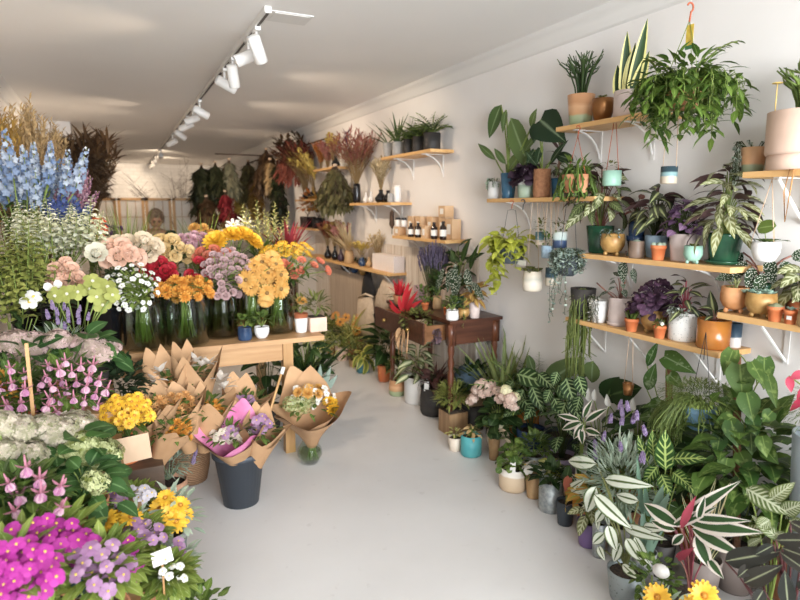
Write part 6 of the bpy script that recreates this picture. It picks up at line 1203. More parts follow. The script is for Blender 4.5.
GLASS = thin_glass('vase_glass', 'f0f5f0'); GLASSD = thin_glass('smoky_glass', 'd2d2c6'); WATER = thin_glass('vase_water', 'e3ecd8', .05)
def gvase(px, Y, wpx, hpx, label, m=None, water=True, z=TZ, base_py=None, shape='cyl', name='glass_vase'):
    P = onY(px, Y, z); k = mpp(P); r = wpx * k / 2; h = hpx * k; t = thing(name, label, 'vase', P, None); m = m or GLASS; w = .004
    if shape == 'cyl': pr = [(r * .9, 0), (r, h * .05), (r, h * .8), (r * .86, h * .9), (r * .92, h), (r * .92 - w, h), (r * .86 - w, h * .9), (r - w, h * .8), (r - w, h * .06), (.001, h * .04)]
    elif shape == 'bucket': pr = [(r * .75, 0), (r, h * .96), (r * 1.05, h * .97), (r * 1.05, h), (r * .96, h), (r * .74, .01), (.001, .01)]
    else: pr = [(r * .7, 0), (r, h * .25), (r * .95, h * .5), (r * .55, h * .8), (r * .65, h), (r * .6, h)]
    part('vase_wall' if m in (GLASS, GLASSD) else 'bucket_wall', MB().lathe(pr, 28), m, t)
    if water and m in (GLASS, GLASSD): part('water', MB().lathe([(r - .006, .012), (r - .006, h * .55), (0, h * .55)], 24), WATER, t)
    return P, r, h
def bq(name, label, P, cat='cut flowers'): return thing(name, label, cat, P + V((0, 0, .02)))
F_ROSE = lambda m: f_rose(m, .045); E_GREEN = M_STEM
def petal(n, a, b, **kw): return leafm('petal_' + n, a, b, trans=.3, rough=.6, **kw)
T_CREAM = petal('cream_rose', 'ccb38f', 'e3d2b8'); T_PEACH = petal('peach', 'cf9a7c', 'e6bfa6'); T_WHITEC = petal('ivory', 'c2bb9f', 'dcd5c2'); T_BUTTER = petal('butter', 'd0a862', 'e6c890'); T_REDR = petal('crimson', 'a8141f', 'cf2a3a'); T_ORANGE = petal('orange', 'b5661a', 'd68a2a'); T_CORAL = petal('coral', 'c45e40', 'dc8060'); T_MAUVEP = petal('dustypink', 'ab8684', 'c7a6a2'); T_PINK = petal('pink', 'c9929c', 'e0b6ba'); T_YELL = petal('yellow', 'c79a1c', 'dcb52e'); T_GOLD = petal('golden', 'cd8f3a', 'deaa56'); T_LIME = petal('lime', '8d9140', 'b0b25a'); T_LBLUE = petal('lightblue', '627ba3', 'b3bcc8'); T_DBLUE = petal('darkblue', '33427a', '55659c'); T_MAG = petal('magenta', 'a31c84', 'c63fa4'); T_LILAC = petal('lilac', '96668f', 'b78fae')
# roses in the black bucket
P, r, h = gvase(110, 3.78, 34, 42, 'tall black bucket vase under the peach and ivory roses', M_BLACKM if False else solid('gloss_black', '15161a', .2), False, shape='bucket')
t = bq('rose_bunch', 'bunch of peach, ivory and blush roses above the black bucket vase', P)
a = cluster(t, 'roseW', F_ROSE, [T_WHITEC, E_GREEN], 1, 99, 254, 1, 1, 3.6, 1.3, 0, 'white_rose', pts=[(99, 254)], face=(0, -.9, .4)); a += cluster(t, 'roseP', F_ROSE, [T_PEACH, E_GREEN], 0, 122, 250, 16, 10, 3.68, 1.05, .05, 'peach_rose', pts=[(121, 257), (131, 254), (113, 248), (110, 260), (125, 246), (139, 258)]); a += cluster(t, 'roseC', F_ROSE, [T_CREAM, E_GREEN], 0, 135, 245, 20, 10, 3.75, 1.05, .05, 'cream_rose', pts=[(130, 242), (140, 246), (151, 254), (146, 241), (119, 244), (157, 247), (109, 245)])
stems(t, a, (0, 0, h), (0, 0, .02), M_STEMD, .003, 60, G_DARK, .08, .04, 'ovate')
P, r, h = gvase(172, 4.15, 30, 46, 'smoky glass vase behind holding butter yellow roses', GLASSD)
t = bq('rose_bunch', 'bunch of butter yellow roses in front of the florist', P)
a = cluster(t, 'roseY', F_ROSE, [T_BUTTER, E_GREEN], 0, 170, 246, 20, 14, 4.05, .95, .06, 'rose', pts=[(160, 241), (164, 249), (172, 241), (179, 248), (185, 257), (169, 255), (159, 253), (175, 256), (154, 247), (188, 252)]); stems(t, a, (0, 0, h), (0, 0, .02), M_STEMD, .003, 60, G_DARK, .08, .04, 'ovate')
P, r, h = gvase(164, 3.98, 26, 44, 'smoky glass vase of red roses between the clear vases', GLASSD)
t = bq('rose_bunch', 'bunch of bright red roses over the orange flowers', P)
a = cluster(t, 'roseR', F_ROSE, [T_REDR, E_GREEN], 0, 160, 268, 16, 10, 3.82, .72, .06, 'rose', pts=[(147, 263), (154, 267), (161, 262), (165, 271), (171, 267), (173, 275), (167, 279), (150, 272), (158, 276), (145, 269)]); stems(t, a, (0, 0, h), (0, 0, .02), M_STEMD, .003, 50, G_DARK, .08, .04, 'ovate')
P, r, h = gvase(203, 3.98, 24, 44, 'smoky glass vase of red roses beside the coral ones', GLASSD)
t = bq('rose_bunch', 'second bunch of red roses left of the dusty pink stocks', P); t['label'] = 'smaller bunch of red roses peeking out beside the dusty pink stocks'
a = cluster(t, 'roseR', F_ROSE, [T_REDR, E_GREEN], 0, 198, 270, 12, 14, 3.84, .7, .05, 'rose', pts=[(199, 262), (204, 267), (190, 275), (197, 279), (206, 283), (192, 283), (208, 276)]); stems(t, a, (0, 0, h), (0, 0, .02), M_STEMD, .003, 40, G_DARK, .08, .04, 'ovate')
P, r, h = gvase(144, 3.7, 38, 48, 'clear glass vase of small white flowers at the table front')
t = bq('flower_bunch', 'airy bunch of tiny white flowers in the clear glass vase', P); F_W5 = lambda m: f_five(m, .017, 5, .9, .35)
a = cluster(t, 'wh5', F_W5, [P_WHITE, E_GREEN], 52, 131, 287, 28, 25, 3.64, 1, .1, 'bloom', spread=.8); stems(t, a, (0, 0, h), (0, 0, .02), M_STEM, .003, 300, G_LITE, .05, .02)
P, r, h = gvase(187, 3.7, 41, 50, 'wide clear glass vase of orange button flowers at the table front')
t = bq('flower_bunch', 'flat bunch of orange button chrysanthemums in the wide glass vase', P)
a = cluster(t, 'mumO', lambda m: f_mum(m, .034, 3, 12), [T_ORANGE], 26, 184, 289, 28, 11, 3.63, 1, .08); stems(t, a, (0, 0, h), (0, 0, .02), M_STEM, .003, 50, G_MID, .07, .03)
P, r, h = gvase(222, 3.82, 33, 46, 'smoky grey glass jar of dusty pink stocks', GLASSD)
t = bq('flower_bunch', 'bunch of dusty pink stocks in the smoky glass jar', P)
a = cluster(t, 'stk', lambda m: f_rose(m, .024), [T_MAUVEP, E_GREEN], 46, 227, 273, 24, 25, 3.76, 1, .1); stems(t, a, (0, 0, h), (0, 0, .02), M_STEM, .0025, 80, G_MID, .07, .03)
P, r, h = gvase(212, 4.12, 22, 44, 'smoky glass vase of coral roses at the back', GLASSD)
t = bq('rose_bunch', 'cluster of coral orange roses above the dusty pink stocks', P)
a = cluster(t, 'roseK', F_ROSE, [T_CORAL, E_GREEN], 0, 212, 256, 14, 9, 3.95, .75, .05, 'rose', pts=[(201, 252), (208, 256), (214, 250), (220, 257), (212, 262), (205, 262), (228, 253), (198, 258)]); stems(t, a, (0, 0, h), (0, 0, .02), M_STEM, .003, 30, G_DARK, .07, .03)
P, r, h = gvase(231, 4.3, 26, 44, 'smoky glass vase of large yellow chrysanthemums at the back', GLASSD)
t = bq('flower_bunch', 'large yellow spider chrysanthemums above the pink stocks', P)
a = cluster(t, 'mumY', lambda m: f_mum(m, .075, 4, 17), [T_YELL], 0, 232, 240, 26, 10, 4.1, 1.1, .03, 'bloom', pts=[(219, 242), (246, 237), (255, 242), (235, 236)], face=(0, -.6, .75)); a += cluster(t, 'mumYs', lambda m: f_mum(m, .04, 4, 13), [T_GOLD], 0, 207, 231, 14, 6, 4.3, 1, .03, 'small_bloom', pts=[(197, 228), (206, 228), (213, 233), (202, 235), (210, 238)]); stems(t, a, (0, 0, h), (0, 0, .02), M_STEM, .0035, 50, G_MID, .09, .04)
P, r, h = gvase(193, 4.32, 22, 44, 'smoky glass vase of pink carnations at the back', GLASSD)
t = bq('flower_bunch', 'bunch of pale pink carnations next to the butter roses', P); a = cluster(t, 'carn', lambda m: f_mum(m, .04, 5, 12), [T_PINK], 9, 194, 241, 13, 9, 4.2, 1, .04); stems(t, a, (0, 0, h), (0, 0, .02), M_STEM, .003, 24, G_SAGE, .08, .015)
P, r, h = gvase(253, 3.78, 17, 46, 'slim clear glass vase of golden gerberas')
t = bq('flower_bunch', 'golden yellow gerbera daisies tumbling over the slim glass vase', P); E_GER = solid('eye_gerbera', '7a5a2a', .8)
a = cluster(t, 'gerb', lambda m: f_daisy(m, .054, 20, 2, .24, .26), [T_GOLD, E_GER], 0, 265, 276, 22, 22, 3.7, 1, .06, 'gerbera', pts=[(262, 262), (276, 264), (253, 272), (268, 273), (281, 275), (259, 284), (274, 284), (251, 287), (267, 293), (281, 289), (272, 258), (255, 265), (246, 280), (266, 300)], face=(-.1, -.85, .35)); stems(t, a, (0, 0, h), (0, 0, .02), M_STEM, .0035)
P, r, h = gvase(282, 3.8, 31, 43, 'clear glass vase of leafy stems and coral blooms near the table end')
t = bq('flower_bunch', 'leafy bunch of coral ranunculus near the table end', P)
a = cluster(t, 'ran', lambda m: f_rose(m, .032), [T_CORAL, E_GREEN], 0, 306, 268, 22, 12, 3.75, 1, .06, 'bloom', pts=[(293, 268), (304, 271), (298, 275), (317, 266), (323, 262), (330, 271), (287, 265), (305, 261)]); stems(t, a, (0, 0, h), (0, 0, .02), M_STEM, .003, 150, G_MID, .11, .022)
P, r, h = gvase(283, 4.15, 24, 44, 'smoky glass vase of golden yarrow at the back', GLASSD)
t = bq('flower_bunch', 'flat golden yarrow heads behind the gerberas', P); a = cluster(t, 'yar', lambda m: f_dome(m, .035, 40, .2, .3), [T_YELL], 22, 288, 250, 26, 8, 4.05, 1, .08, face=(0, -.3, .9)); stems(t, a, (0, 0, h), (0, 0, .02), M_STEM, .0025, 60, G_OLIVE, .06, .015)
P, r, h = gvase(262, 4.32, 26, 44, 'smoky glass vase of pale gladiolus spikes at the back', GLASSD)
t = bq('flower_bunch', 'upright green and lemon gladiolus spikes behind the yellow flowers', P); a = cluster(t, 'glad', lambda m: f_spike(m, .24, .022, 22, .5, .05, .6, 'bell', 1.1), [petal('lemon', 'a5a04a', 'cfc58a'), M_STEM], 15, 264, 245, 20, 8, 4.3, 1, .08, 'flower_spike', face=(0, 0, 1), spread=.25); stems(t, a, (0, 0, h), (0, 0, .02), M_STEM, .003, 46, G_MID, .22, .022, 'lance')
P, r, h = gvase(290, 4.34, 18, 44, 'smoky glass vase of dark red spiky leaves', GLASSD)
t = bq('leaf_bunch', 'dark red and cream spiky leaves beside the gladiolus', P, 'cut foliage'); mb = MB(); g_strap(mb, 30, .3, .03, 1.4, .7, .4, 'lance', h + .1, .03); fol(t, mb, [D_RED]); 
P, r, h = gvase(236, 4.36, 18, 44, 'smoky glass vase of white lilies at the back', GLASSD)
t = bq('flower_bunch', 'white star lilies poking up behind the yellow chrysanthemums', P); a = cluster(t, 'lily', lambda m: f_five(m, .065, 6, .4, .5), [P_WHITE, P_WYEL], 0, 235, 228, 10, 8, 4.3, 1, .03, 'lily', pts=[(231, 225), (238, 229), (228, 233), (243, 224)]); stems(t, a, (0, 0, h), (0, 0, .02), M_STEM, .003, 20, G_MID, .08, .02)
P, r, h = gvase(132, 4.2, 24, 44, 'black bucket of green grasses at the back of the table', solid('gloss_black', '15161a'), False, shape='bucket')
t = bq('grass_bunch', 'feathery green grass and purple thistles rising behind the ivory roses', P, 'cut foliage'); mb = MB(); g_strap(mb, 90, .52, .008, 1.5, 1.0, .3, 'lance', h, .03); fol(t, mb, [G_LITE]); cluster(t, 'thistle', lambda m: f_mum(m, .025, 4, 10), [D_PURP], 5, 112, 230, 10, 8, 4.2, 1, .03, 'thistle')
P, r, h = gvase(205, 4.4, 20, 40, 'black bucket of fine grass behind the carnations', MC['gloss_black'], False, shape='bucket')
t = bq('grass_bunch', 'fine green grass tuft behind the pink carnations', P, 'cut foliage'); mb = MB(); g_strap(mb, 80, .48, .008, 1.5, .9, .4, 'lance', h, .03); fol(t, mb, [G_LITE])
# little pots on the table edge
def tp(px, wpx, hpx, style, m, label, Y=3.66):
    P = onY(px, Y, TZ); k = mpp(P); t = thing('potted_plant', label, 'potted plant', P); pot(t, style, wpx * k / 2, hpx * k, m); t['hs'] = hpx * k * .85; return t, wpx * k / 2, hpx * k, k
t, r, h, k = tp(245, 14, 13, 'soft', C_NAVY, 'small navy pot of green cuttings on the table edge'); fol(t, g_bush(MB(), 36, 8 * k, 7 * k, .035, .025, 'ovate', h, 4), [G_MID, M_STEM])
t, r, h, k = tp(262, 15, 12, 'bowl', C_WHITE, 'small round white pot of green cuttings on the table edge'); fol(t, g_bush(MB(), 36, 9 * k, 8 * k, .04, .028, 'ovate', h, 4), [G_MID, M_STEM])
t, r, h, k = tp(300, 14, 19, 'taper', bands('white_rust_rim', [(0, 'd8d2ca'), (.74, 'd8d2ca'), (.78, '9a5230'), (1, '9a5230')]), 'white pot with rust rim and a yellow bloom at the table end', 3.75); fol(t, g_bush(MB(), 40, 10 * k, 9 * k, .06, .025, 'lance', h, 4), [G_OLIVE, M_STEM]); bloom(t, 'bloom', head('mumYs', lambda m: f_mum(m, .04, 4, 13), [T_GOLD]), (0, -.02, h + 12 * k), (0, -.6, .8))
t, r, h, k = tp(314, 20, 14, 'square', C_PINK, 'square pink pot with green spears at the table corner', 3.75); fol(t, g_bush(MB(), 46, 12 * k, 12 * k, .09, .02, 'lance', h, 4), [G_OLIVE, M_STEM])
# left half of the table
P, r, h = gvase(62, 4.0, 36, 46, 'black bucket of white snapdragons', MC['gloss_black'], False, shape='bucket')
t = bq('flower_bunch', 'white and green snapdragon spikes in front of the blue delphiniums', P); a = cluster(t, 'snap', lambda m: f_spike(m, .2, .03, 30, .5, .0, .75, 'bell', .5), [petal('snap', 'c5c79a', 'ecead8', pat=None), M_STEM], 30, 60, 246, 46, 12, 3.85, 1, .12, 'flower_spike', face=(0, -.1, 1), spread=.25); stems(t, a, (0, 0, h), (0, 0, .02), M_STEM, .003, 90, G_LITE, .07, .018)
P, r, h = gvase(92, 4.25, 24, 46, 'black bucket of small scarlet flowers', MC['gloss_black'], False, shape='bucket')
t = bq('flower_bunch', 'scarlet and orange small blooms between snapdragons and brown bundle', P); a = cluster(t, 'scar', lambda m: f_five(m, .03), [leafm('petal_scarlet', 'b53a1c', 'd4582c'), E_GREEN], 12, 92, 232, 11, 15, 4.15, 1, .06); stems(t, a, (0, 0, h), (0, 0, .02), M_STEM, .003, 40, G_MID, .07, .02)
DEL = lambda m: f_spike(m, .25, .034, 34, .42, .0, .6, 'star')
P, r, h = gvase(34, 4.3, 40, 60, 'tall black bucket of pale blue delphiniums', MC['gloss_black'], False, shape='bucket')
t = bq('flower_bunch', 'tall pale blue delphinium spikes massed below the tan dried grass', P)
a = cluster(t, 'delL', DEL, [T_LBLUE, M_STEM], 26, 34, 196, 44, 20, 4.2, 1.0, .18, 'flower_spike', face=(.05, -.12, 1), spread=.3); stems(t, a, (0, 0, h), (0, 0, .02), M_STEM, .004, 160, G_MID, .14, .03)
P, r, h = gvase(64, 4.2, 24, 50, 'black bucket of deep blue delphiniums', MC['gloss_black'], False, shape='bucket')
t = bq('flower_bunch', 'deep royal blue delphiniums under the pale blue ones', P); a = cluster(t, 'delD', lambda m: f_spike(m, .13, .034, 24, .45, .0, .5, 'star'), [T_DBLUE, M_STEM], 11, 64, 226, 15, 10, 4.05, 1, .05, 'flower_spike', face=(.1, -.3, 1), spread=.4); stems(t, a, (0, 0, h), (0, 0, .02), M_STEM, .003, 30, G_MID, .08, .02)
P, r, h = gvase(80, 4.32, 20, 50, 'black bucket of magenta pink spikes', MC['gloss_black'], False, shape='bucket')
t = bq('flower_bunch', 'dusky magenta flower spikes beside the royal blue delphiniums', P); a = cluster(t, 'delM', lambda m: f_spike(m, .2, .03, 30, .5, .0, .6, 'ball'), [petal('dusky', '7d4a5e', 'a07a88'), M_STEM], 9, 74, 212, 15, 18, 4.25, 1, .05, 'flower_spike', face=(.3, -.1, 1), spread=.3); stems(t, a, (0, 0, h), (0, 0, .02), M_STEM, .003, 20, G_OLIVE, .07, .02)
# ================================================================= tiered flower stand along the left
def step(x0, x1, y0, y1, z): return ((x0 + x1) / 2, (y0 + y1) / 2, z - .012), (x1 - x0, y1 - y0, .024)
STEPS = ((-.62, .02, 1.35, 2.05, .3), (-.62, .05, 2.05, 2.42, .46), (-.64, .0, 2.42, 2.78, .58), (-.66, -.02, 2.78, 3.45, .68))
t = thing('plant_stand', 'low stepped wooden stand mostly hidden under the potted flowers by the entrance', 'plant stand', (-.25, 2.4, 0))
for x0, x1, y0, y1, z in STEPS:
    c, d = step(x0, x1, y0, y1, z); p = part('shelf_board', MB().box((c[0] + .25, c[1] - 2.4, c[2]), d), M_WOODX, t, False)
    for x in (x0 + .03, x1 - .03): part('leg', MB().box((x + .25, c[1] - 2.4, (z - .024) / 2), (.04, .04, z - .024)), M_WOODZ, p, False)
def P_(t): return t.location.z
def LP(px, Y, z, r, h, style, m, label, name='flowering_plant'):
    zb = z if z in (.3, .42, .46, .58, .68) else 0.0; P = onY(px, Y, zb); h += z - zb; t = thing(name, label, 'potted plant', P); pot(t, style, r, h, m); t['hs'] = h * .85; return t, r, h, mpp(P)
HYD = lambda m: f_dome(m, .08, 110, .23, .5, -.1)
T_HPINK = petal('hydpink', 'a08f74', 'e0bcb8'); T_HCREAM = petal('hydcream', 'bfbf8f', 'e3dec0'); T_HWHITE = petal('hydwhite', '8f9064', 'd6c4b0'); T_HGREEN = petal('hydgreen', '7f9048', 'c9cc90')
G_HYD = leafm('leaf_hydrangea', '2f5a30', '4f7f42', 'rib', '86a86a')
def hyd(label, px, Y, z, heads, m, m_key, size=.8, potm=None, leaves=26):
    t, r, h, k = LP(px, Y, z, .085, .14, 'taper', potm or C_BLACK, label); mb = MB(); g_stalk(mb, leaves, .22, .19, .11, .08, 'ovate', .8, h * .9, hmin=.25); pts = cluster(t, m_key, HYD, [m], 0, px, sum(p[1] for p in heads) / len(heads), 40, 30, Y, size, .06, 'flower_head', pts=heads, face=(0, -.45, .9), spread=.2)
    for A in pts: mb.tube(bez((0, 0, h * .8), (A.x * .3, A.y * .3, A.z * .7), A, 4), .004, 5, 1)
    fol(t, mb, [G_HYD, M_STEM])
hyd('pale pink hydrangea farthest up the stand with broad flat heads', 30, 2.98, .68, [(8, 341), (26, 344), (46, 358), (18, 360), (33, 368), (52, 339)], T_HPINK, 'hydP')
hyd('pale pink hydrangea next to the black bucket, creamy pink heads', 88, 3.0, .68, [(72, 352), (88, 346), (105, 347), (80, 343), (97, 352)], T_HPINK, 'hydP')
hyd('cream hydrangea at the stand edge with large mop heads', 22, 2.26, .46, [(5, 422), (20, 428), (10, 448), (26, 470), (42, 476), (6, 470), (34, 452)], T_HWHITE, 'hydW')
hyd('cream and blush hydrangea in the middle of the stand', 62, 2.36, .46, [(52, 428), (68, 432), (84, 427), (62, 440), (44, 440)], T_HWHITE, 'hydW')
hyd('lime green hydrangea close to the cardboard sign', 76, 2.3, .46, [(58, 455), (72, 450), (90, 451), (84, 462), (66, 464), (96, 456)], T_HGREEN, 'hydG', .75)
t, r, h, k = LP(88, 2.2, .46, .075, .12, 'taper', C_TERRA, 'broad-leaved green plant in terracotta below the lime hydrangea', 'potted_plant')
mb = MB(); g_stalk(mb, 40, .16, .18, .09, .06, 'ovate', .8, h * .9, hmin=.1); fol(t, mb, [G_HYD, M_STEM]); cluster(t, 'limeb', lambda m: f_dome(m, .035, 40, .25), [T_HGREEN], 0, 93, 477, 6, 6, 2.12, 1, .02, 'flower_head', pts=[(92, 476), (97, 479)])
# fuchsias
T_FUP = petal('fuchsia', 'c0748a', 'dcaab0'); T_FUV = petal('fuchsia_skirt', 'b56f98', 'd8b0b8')
FU = lambda m: f_fuchsia(m, .027)
def fuchsia(label, px, Y, z, n, cx, cy, rx, ry, fm=None):
    t, r, h, k = LP(px, Y, z, .08, .13, 'taper', C_TERRA, label); mb = MB(); g_bush(mb, 190, rx * k * .95, ry * k * .95, .065, .035, 'ovate', 0, 10, .5, cz=(atY(cx, cy, Y).z - z)); fol(t, mb, [G_MID, M_STEM]); cluster(t, 'fuch', FU, [T_FUP, T_FUV], n, cx, cy, rx, ry, Y - .12, 1, .1, 'bloom', face=(0, 0, 1), spread=.5)
fuchsia('pink and mauve fuchsia bush covered in hanging bells by the yellow daisies', 70, 2.62, .58, 26, 72, 390, 34, 32)
fuchsia('fuchsia with paler bells at the outer side of the stand', 16, 2.62, .58, 12, 18, 395, 28, 30)
fuchsia('low fuchsia in front of the cream hydrangea', 34, 2.0, .3, 9, 38, 495, 36, 26)
P = atY(30, 420, 2.5); one('wooden_stake', 'thin wooden stake standing upright among the fuchsias', 'stake', MB().box((0, 0, .0), (.012, .006, .36)), M_WOODZ, atY(31, 392, 2.46), smooth=False)
t, r, h, k = LP(4, 2.72, .58, .07, .12, 'taper', C_ORANGE, 'orange marigold at the outer end of the stand'); fol(t, g_bush(MB(), 60, .12, .13, .06, .02, 'lance', h, 6), [G_MID, M_STEM]); cluster(t, 'marig', lambda m: f_mum(m, .04, 4, 12), [T_ORANGE], 4, 6, 383, 10, 8, 2.6, 1, .04)
t, r, h, k = LP(22, 2.85, .68, .06, .1, 'taper', C_ORANGE, 'small yellow daisies half buried between hydrangea and fuchsia'); fol(t, g_bush(MB(), 60, .1, .1, .05, .02, 'lance', h, 6), [G_MID, M_STEM]); cluster(t, 'kmum', lambda m: f_daisy(m, .022, 12, 2), [P_YEL, EYE_Y], 6, 24, 386, 12, 6, 2.72, 1, .04)
# bells, peach stock, orchid, lavender at the back of the stand
t, r, h, k = LP(18, 3.3, .68, .1, .2, 'taper', MC['gloss_black'], 'black pot of tall green budded spikes at the outer edge', 'potted_plant')
mb = MB(); fol(t, g_bush(mb, 120, .2, .32, .09, .03, 'lance', .1, 8), [G_DARK, M_STEM]); cluster(t, 'bells', lambda m: f_spike(m, .2, .035, 30, .4, .0, .5, 'bell', .6), [leafm('bud_green', '7d8f45', 'a9b56a'), M_STEM], 18, 18, 292, 24, 34, 3.2, 1, .1, 'flower_spike', face=(0, -.2, 1), spread=.3)
t, r, h, k = LP(60, 3.36, .68, .07, .18, 'taper', MC['gloss_black'], 'black pot of peach double stocks above the lime orchid'); a = cluster(t, 'stkP', lambda m: f_rose(m, .032), [T_PEACH, E_GREEN], 13, 64, 278, 15, 16, 3.3, 1, .05); stems(t, a, (0, 0, h), (0, 0, .05), M_STEM, .003, 30, G_DARK, .09, .04, 'ovate')
bloom(t, 'white_petal', head('wpet', lambda m: f_five(m, .05, 3, .8, .9), [P_WHITE, P_WYEL], 1), atY(54, 288, 3.22) - t.location, (0, -.9, .2))
t, r, h, k = LP(78, 3.2, .68, .065, .16, 'cyl', C_WHITE, 'lime green orchid spray arching over the lavender', 'orchid'); a = cluster(t, 'orch', lambda m: f_five(m, .046, 5, .85, .3, .2), [T_LIME, leafm('lip_white', 'd8d2a0', 'e8e4c8')], 0, 80, 296, 30, 14, 3.1, 1, .05, 'orchid_bloom', pts=[(50, 297), (62, 295), (73, 293), (85, 290), (92, 298), (103, 288), (98, 306), (108, 296), (88, 282)], face=(0, -.9, .3)); stems(t, a, (0, 0, h), (0, 0, .05), M_STEM, .004)
fol(t, g_strap(MB(), 6, .2, .06, 1.0, .3, .8, 'strap', h), [G_DARK], 'leaves'); cluster(t, 'orch2', lambda m: f_five(m, .05, 5, .9, .4, .2), [P_WHITE, P_WYEL], 0, 25, 303, 5, 15, 3.12, .8, .02, 'white_bloom', pts=[(24, 303), (28, 298)])
t, r, h, k = LP(66, 3.12, .68, .075, .1, 'taper', C_TERRA, 'lavender with grey leaves and purple tips below the orchid'); fol(t, g_bush(MB(), 240, .12, .13, .06, .009, 'lance', h, 16, .2, nl=3), [MC['leaf_lavender'], MC['stem_lavender']]); cluster(t, 'lav', LAV, [P_MAUVE, M_STEM], 12, 68, 318, 22, 12, 3.05, .8, .05, 'flower_spike', face=(0, 0, 1), spread=.2)
t, r, h, k = LP(30, 3.1, .68, .08, .14, 'taper', C_BLACK, 'dark glossy leafy plant between lavender and hydrangea', 'potted_plant'); fol(t, g_stalk(MB(), 44, .12, .2, .07, .035, 'ovate', .8, h), [G_DARK, M_STEM])
# magenta impatiens in front
def imp(label, px, Y, z, n, cx, cy, rx, ry, m, key, fs, leafm_=None, nl=150):
    t, r, h, k = LP(px, Y, z, .08, .12, 'taper', C_TERRA, label); fol(t, g_bush(MB(), nl, rx * k * 1.05, ry * k * 1.1, .07, .035, 'ovate', 0, 8, .5, cz=max(.1, atY(cx, cy + 6, Y).z - P_(t))), [leafm_ or G_LITE, M_STEM]); cluster(t, key, lambda mm: f_five(mm, fs), [m, P_WYEL], n, cx, cy, rx, ry, Y - .1, 1, .07, 'bloom', face=(0, -.6, .75))
imp('magenta impatiens at the lowest outer corner of the stand, thick with flowers', 18, 1.66, .3, 38, 20, 572, 40, 34, T_MAG, 'impA', .022)
imp('magenta impatiens spreading in the middle of the front step', 56, 1.86, .3, 40, 58, 542, 48, 26, T_MAG, 'impA', .022)
imp('lilac impatiens with pale leaves beside the magenta ones', 92, 1.8, .3, 14, 88, 566, 32, 28, T_LILAC, 'impL', .022)
imp('dark magenta impatiens low by the white card', 138, 1.98, .14, 13, 138, 556, 15, 22, T_MAG, 'impA', .022)
imp('mauve pansies behind the yellow gazanias', 112, 2.36, .3, 16, 114, 500, 18, 14, T_LILAC, 'panM', .02)
imp('pale white-lilac pansies between mauve pansies and gazanias', 145, 2.44, .25, 10, 144, 497, 13, 9, petal('palelilac', 'b5acb5', 'd0c8cc'), 'panW', .02)
imp('violet pansies in front of the yellow gazanias', 145, 2.14, .14, 12, 146, 532, 22, 14, T_LILAC, 'panM', .02)
imp('small white flowers spilling towards the aisle at the bottom', 174, 1.98, .06, 9, 172, 578, 15, 18, P_WHITE, 'impW', .015)
def gaz(label, px, Y, z, pts, m=None):
    t, r, h, k = LP(px, Y, z, .065, .11, 'taper', C_GALV, label); cx, cy = sum(p[0] for p in pts) / len(pts), sum(p[1] for p in pts) / len(pts); fol(t, g_bush(MB(), 80, .12, .1, .07, .02, 'lance', 0, 6, cz=max(.12, atY(cx, cy + 8, Y).z - P_(t))), [G_SAGE, M_STEM]); cluster(t, 'gaz', lambda mm: f_daisy(mm, .042, 15, 2, .2), [P_YEL, EYE_Y], 0, cx, cy, 20, 15, Y - .08, .95, .05, 'bloom', pts=pts, face=(0, -.55, .8))
gaz('yellow gazania daisies in a zinc pot by the aisle', 166, 2.4, .18, [(157, 497), (152, 508), (172, 504), (167, 520), (176, 513), (160, 514)])
gaz('yellow gazanias among the mauve pansies', 118, 2.18, .3, [(105, 521), (113, 522), (131, 517), (134, 536), (140, 541), (97, 541)])
t, r, h, k = LP(68, 2.1, .3, .06, .16, 'cyl', C_TEAL, 'dark teal glazed pot showing below the hydrangea leaves', 'potted_plant'); fol(t, g_bush(MB(), 40, .1, .08, .08, .05, 'ovate', h, 5), [G_HYD, M_STEM])
P = atY(162, 557, 1.92); t = thing('plant_sign', 'small blank white card on a stick beside the magenta impatiens', 'sign', P); part('card', MB().box((0, 0, 0), (.062, .004, .045)), M_TAG, t, False).rotation_euler = (-.3, -.12, .1); part('stick', MB().box((0, .006, -.13), (.006, .004, .26)), M_WOODZ, t, False)
t, r, h, k = LP(178, 2.2, .0, .06, .2, 'taper', C_GALV, 'grey zinc pot with drooping violet flower by the aisle', 'flowering_plant'); fol(t, g_bush(MB(), 40, .08, .07, .06, .02, 'lance', h, 5), [G_SAGE, M_STEM]); cluster(t, 'panM', lambda mm: f_five(mm, .026), [T_LILAC, P_WYEL], 4, 176, 548, 6, 8, 2.12, 1, .02)
t, r, h, k = LP(190, 1.98, .0, .07, .1, 'taper', C_TERRA, 'low leafy plant at the very bottom beside the aisle', 'potted_plant'); fol(t, g_bush(MB(), 90, .1, .09, .04, .03, 'ovate', h, 6), [G_MID, M_STEM])
# yellow daisies, cardboard sign, dark eucalyptus
t, r, h, k = LP(126, 2.86, .42, .08, .11, 'taper', C_ORANGE, 'orange pot of small yellow daisies above the cardboard sign'); fol(t, g_bush(MB(), 130, 24 * k, 18 * k, .05, .022, 'ovate', h, 8), [G_MID, M_STEM]); cluster(t, 'kmum', lambda m: f_daisy(m, .022, 12, 2), [P_YEL, EYE_Y], 34, 127, 411, 26, 16, 2.76, 1, .08)
t = thing('crate', 'dark wooden crate under the pot of yellow daisies', 'crate', (onY(126, 2.86, .42).x, 2.86, 0)); part('crate_body', MB().box((0, 0, .21), (.3, .26, .42)), woodm('crate_dark', '5a4636', '453528', 0), t, False)
one('cardboard_sign', 'blank cardboard sign propped in front of the yellow daisies', 'sign', MB().box((0, 0, 0), (.2, .012, .1), M=Matrix.Rotation(-.08, 3, 'Y') @ Matrix.Rotation(-.25, 3, 'X')), solid('sign_card', 'b8997a', .85, c2='ae8f70', ns=8), atY(123, 451, 2.5), smooth=False)
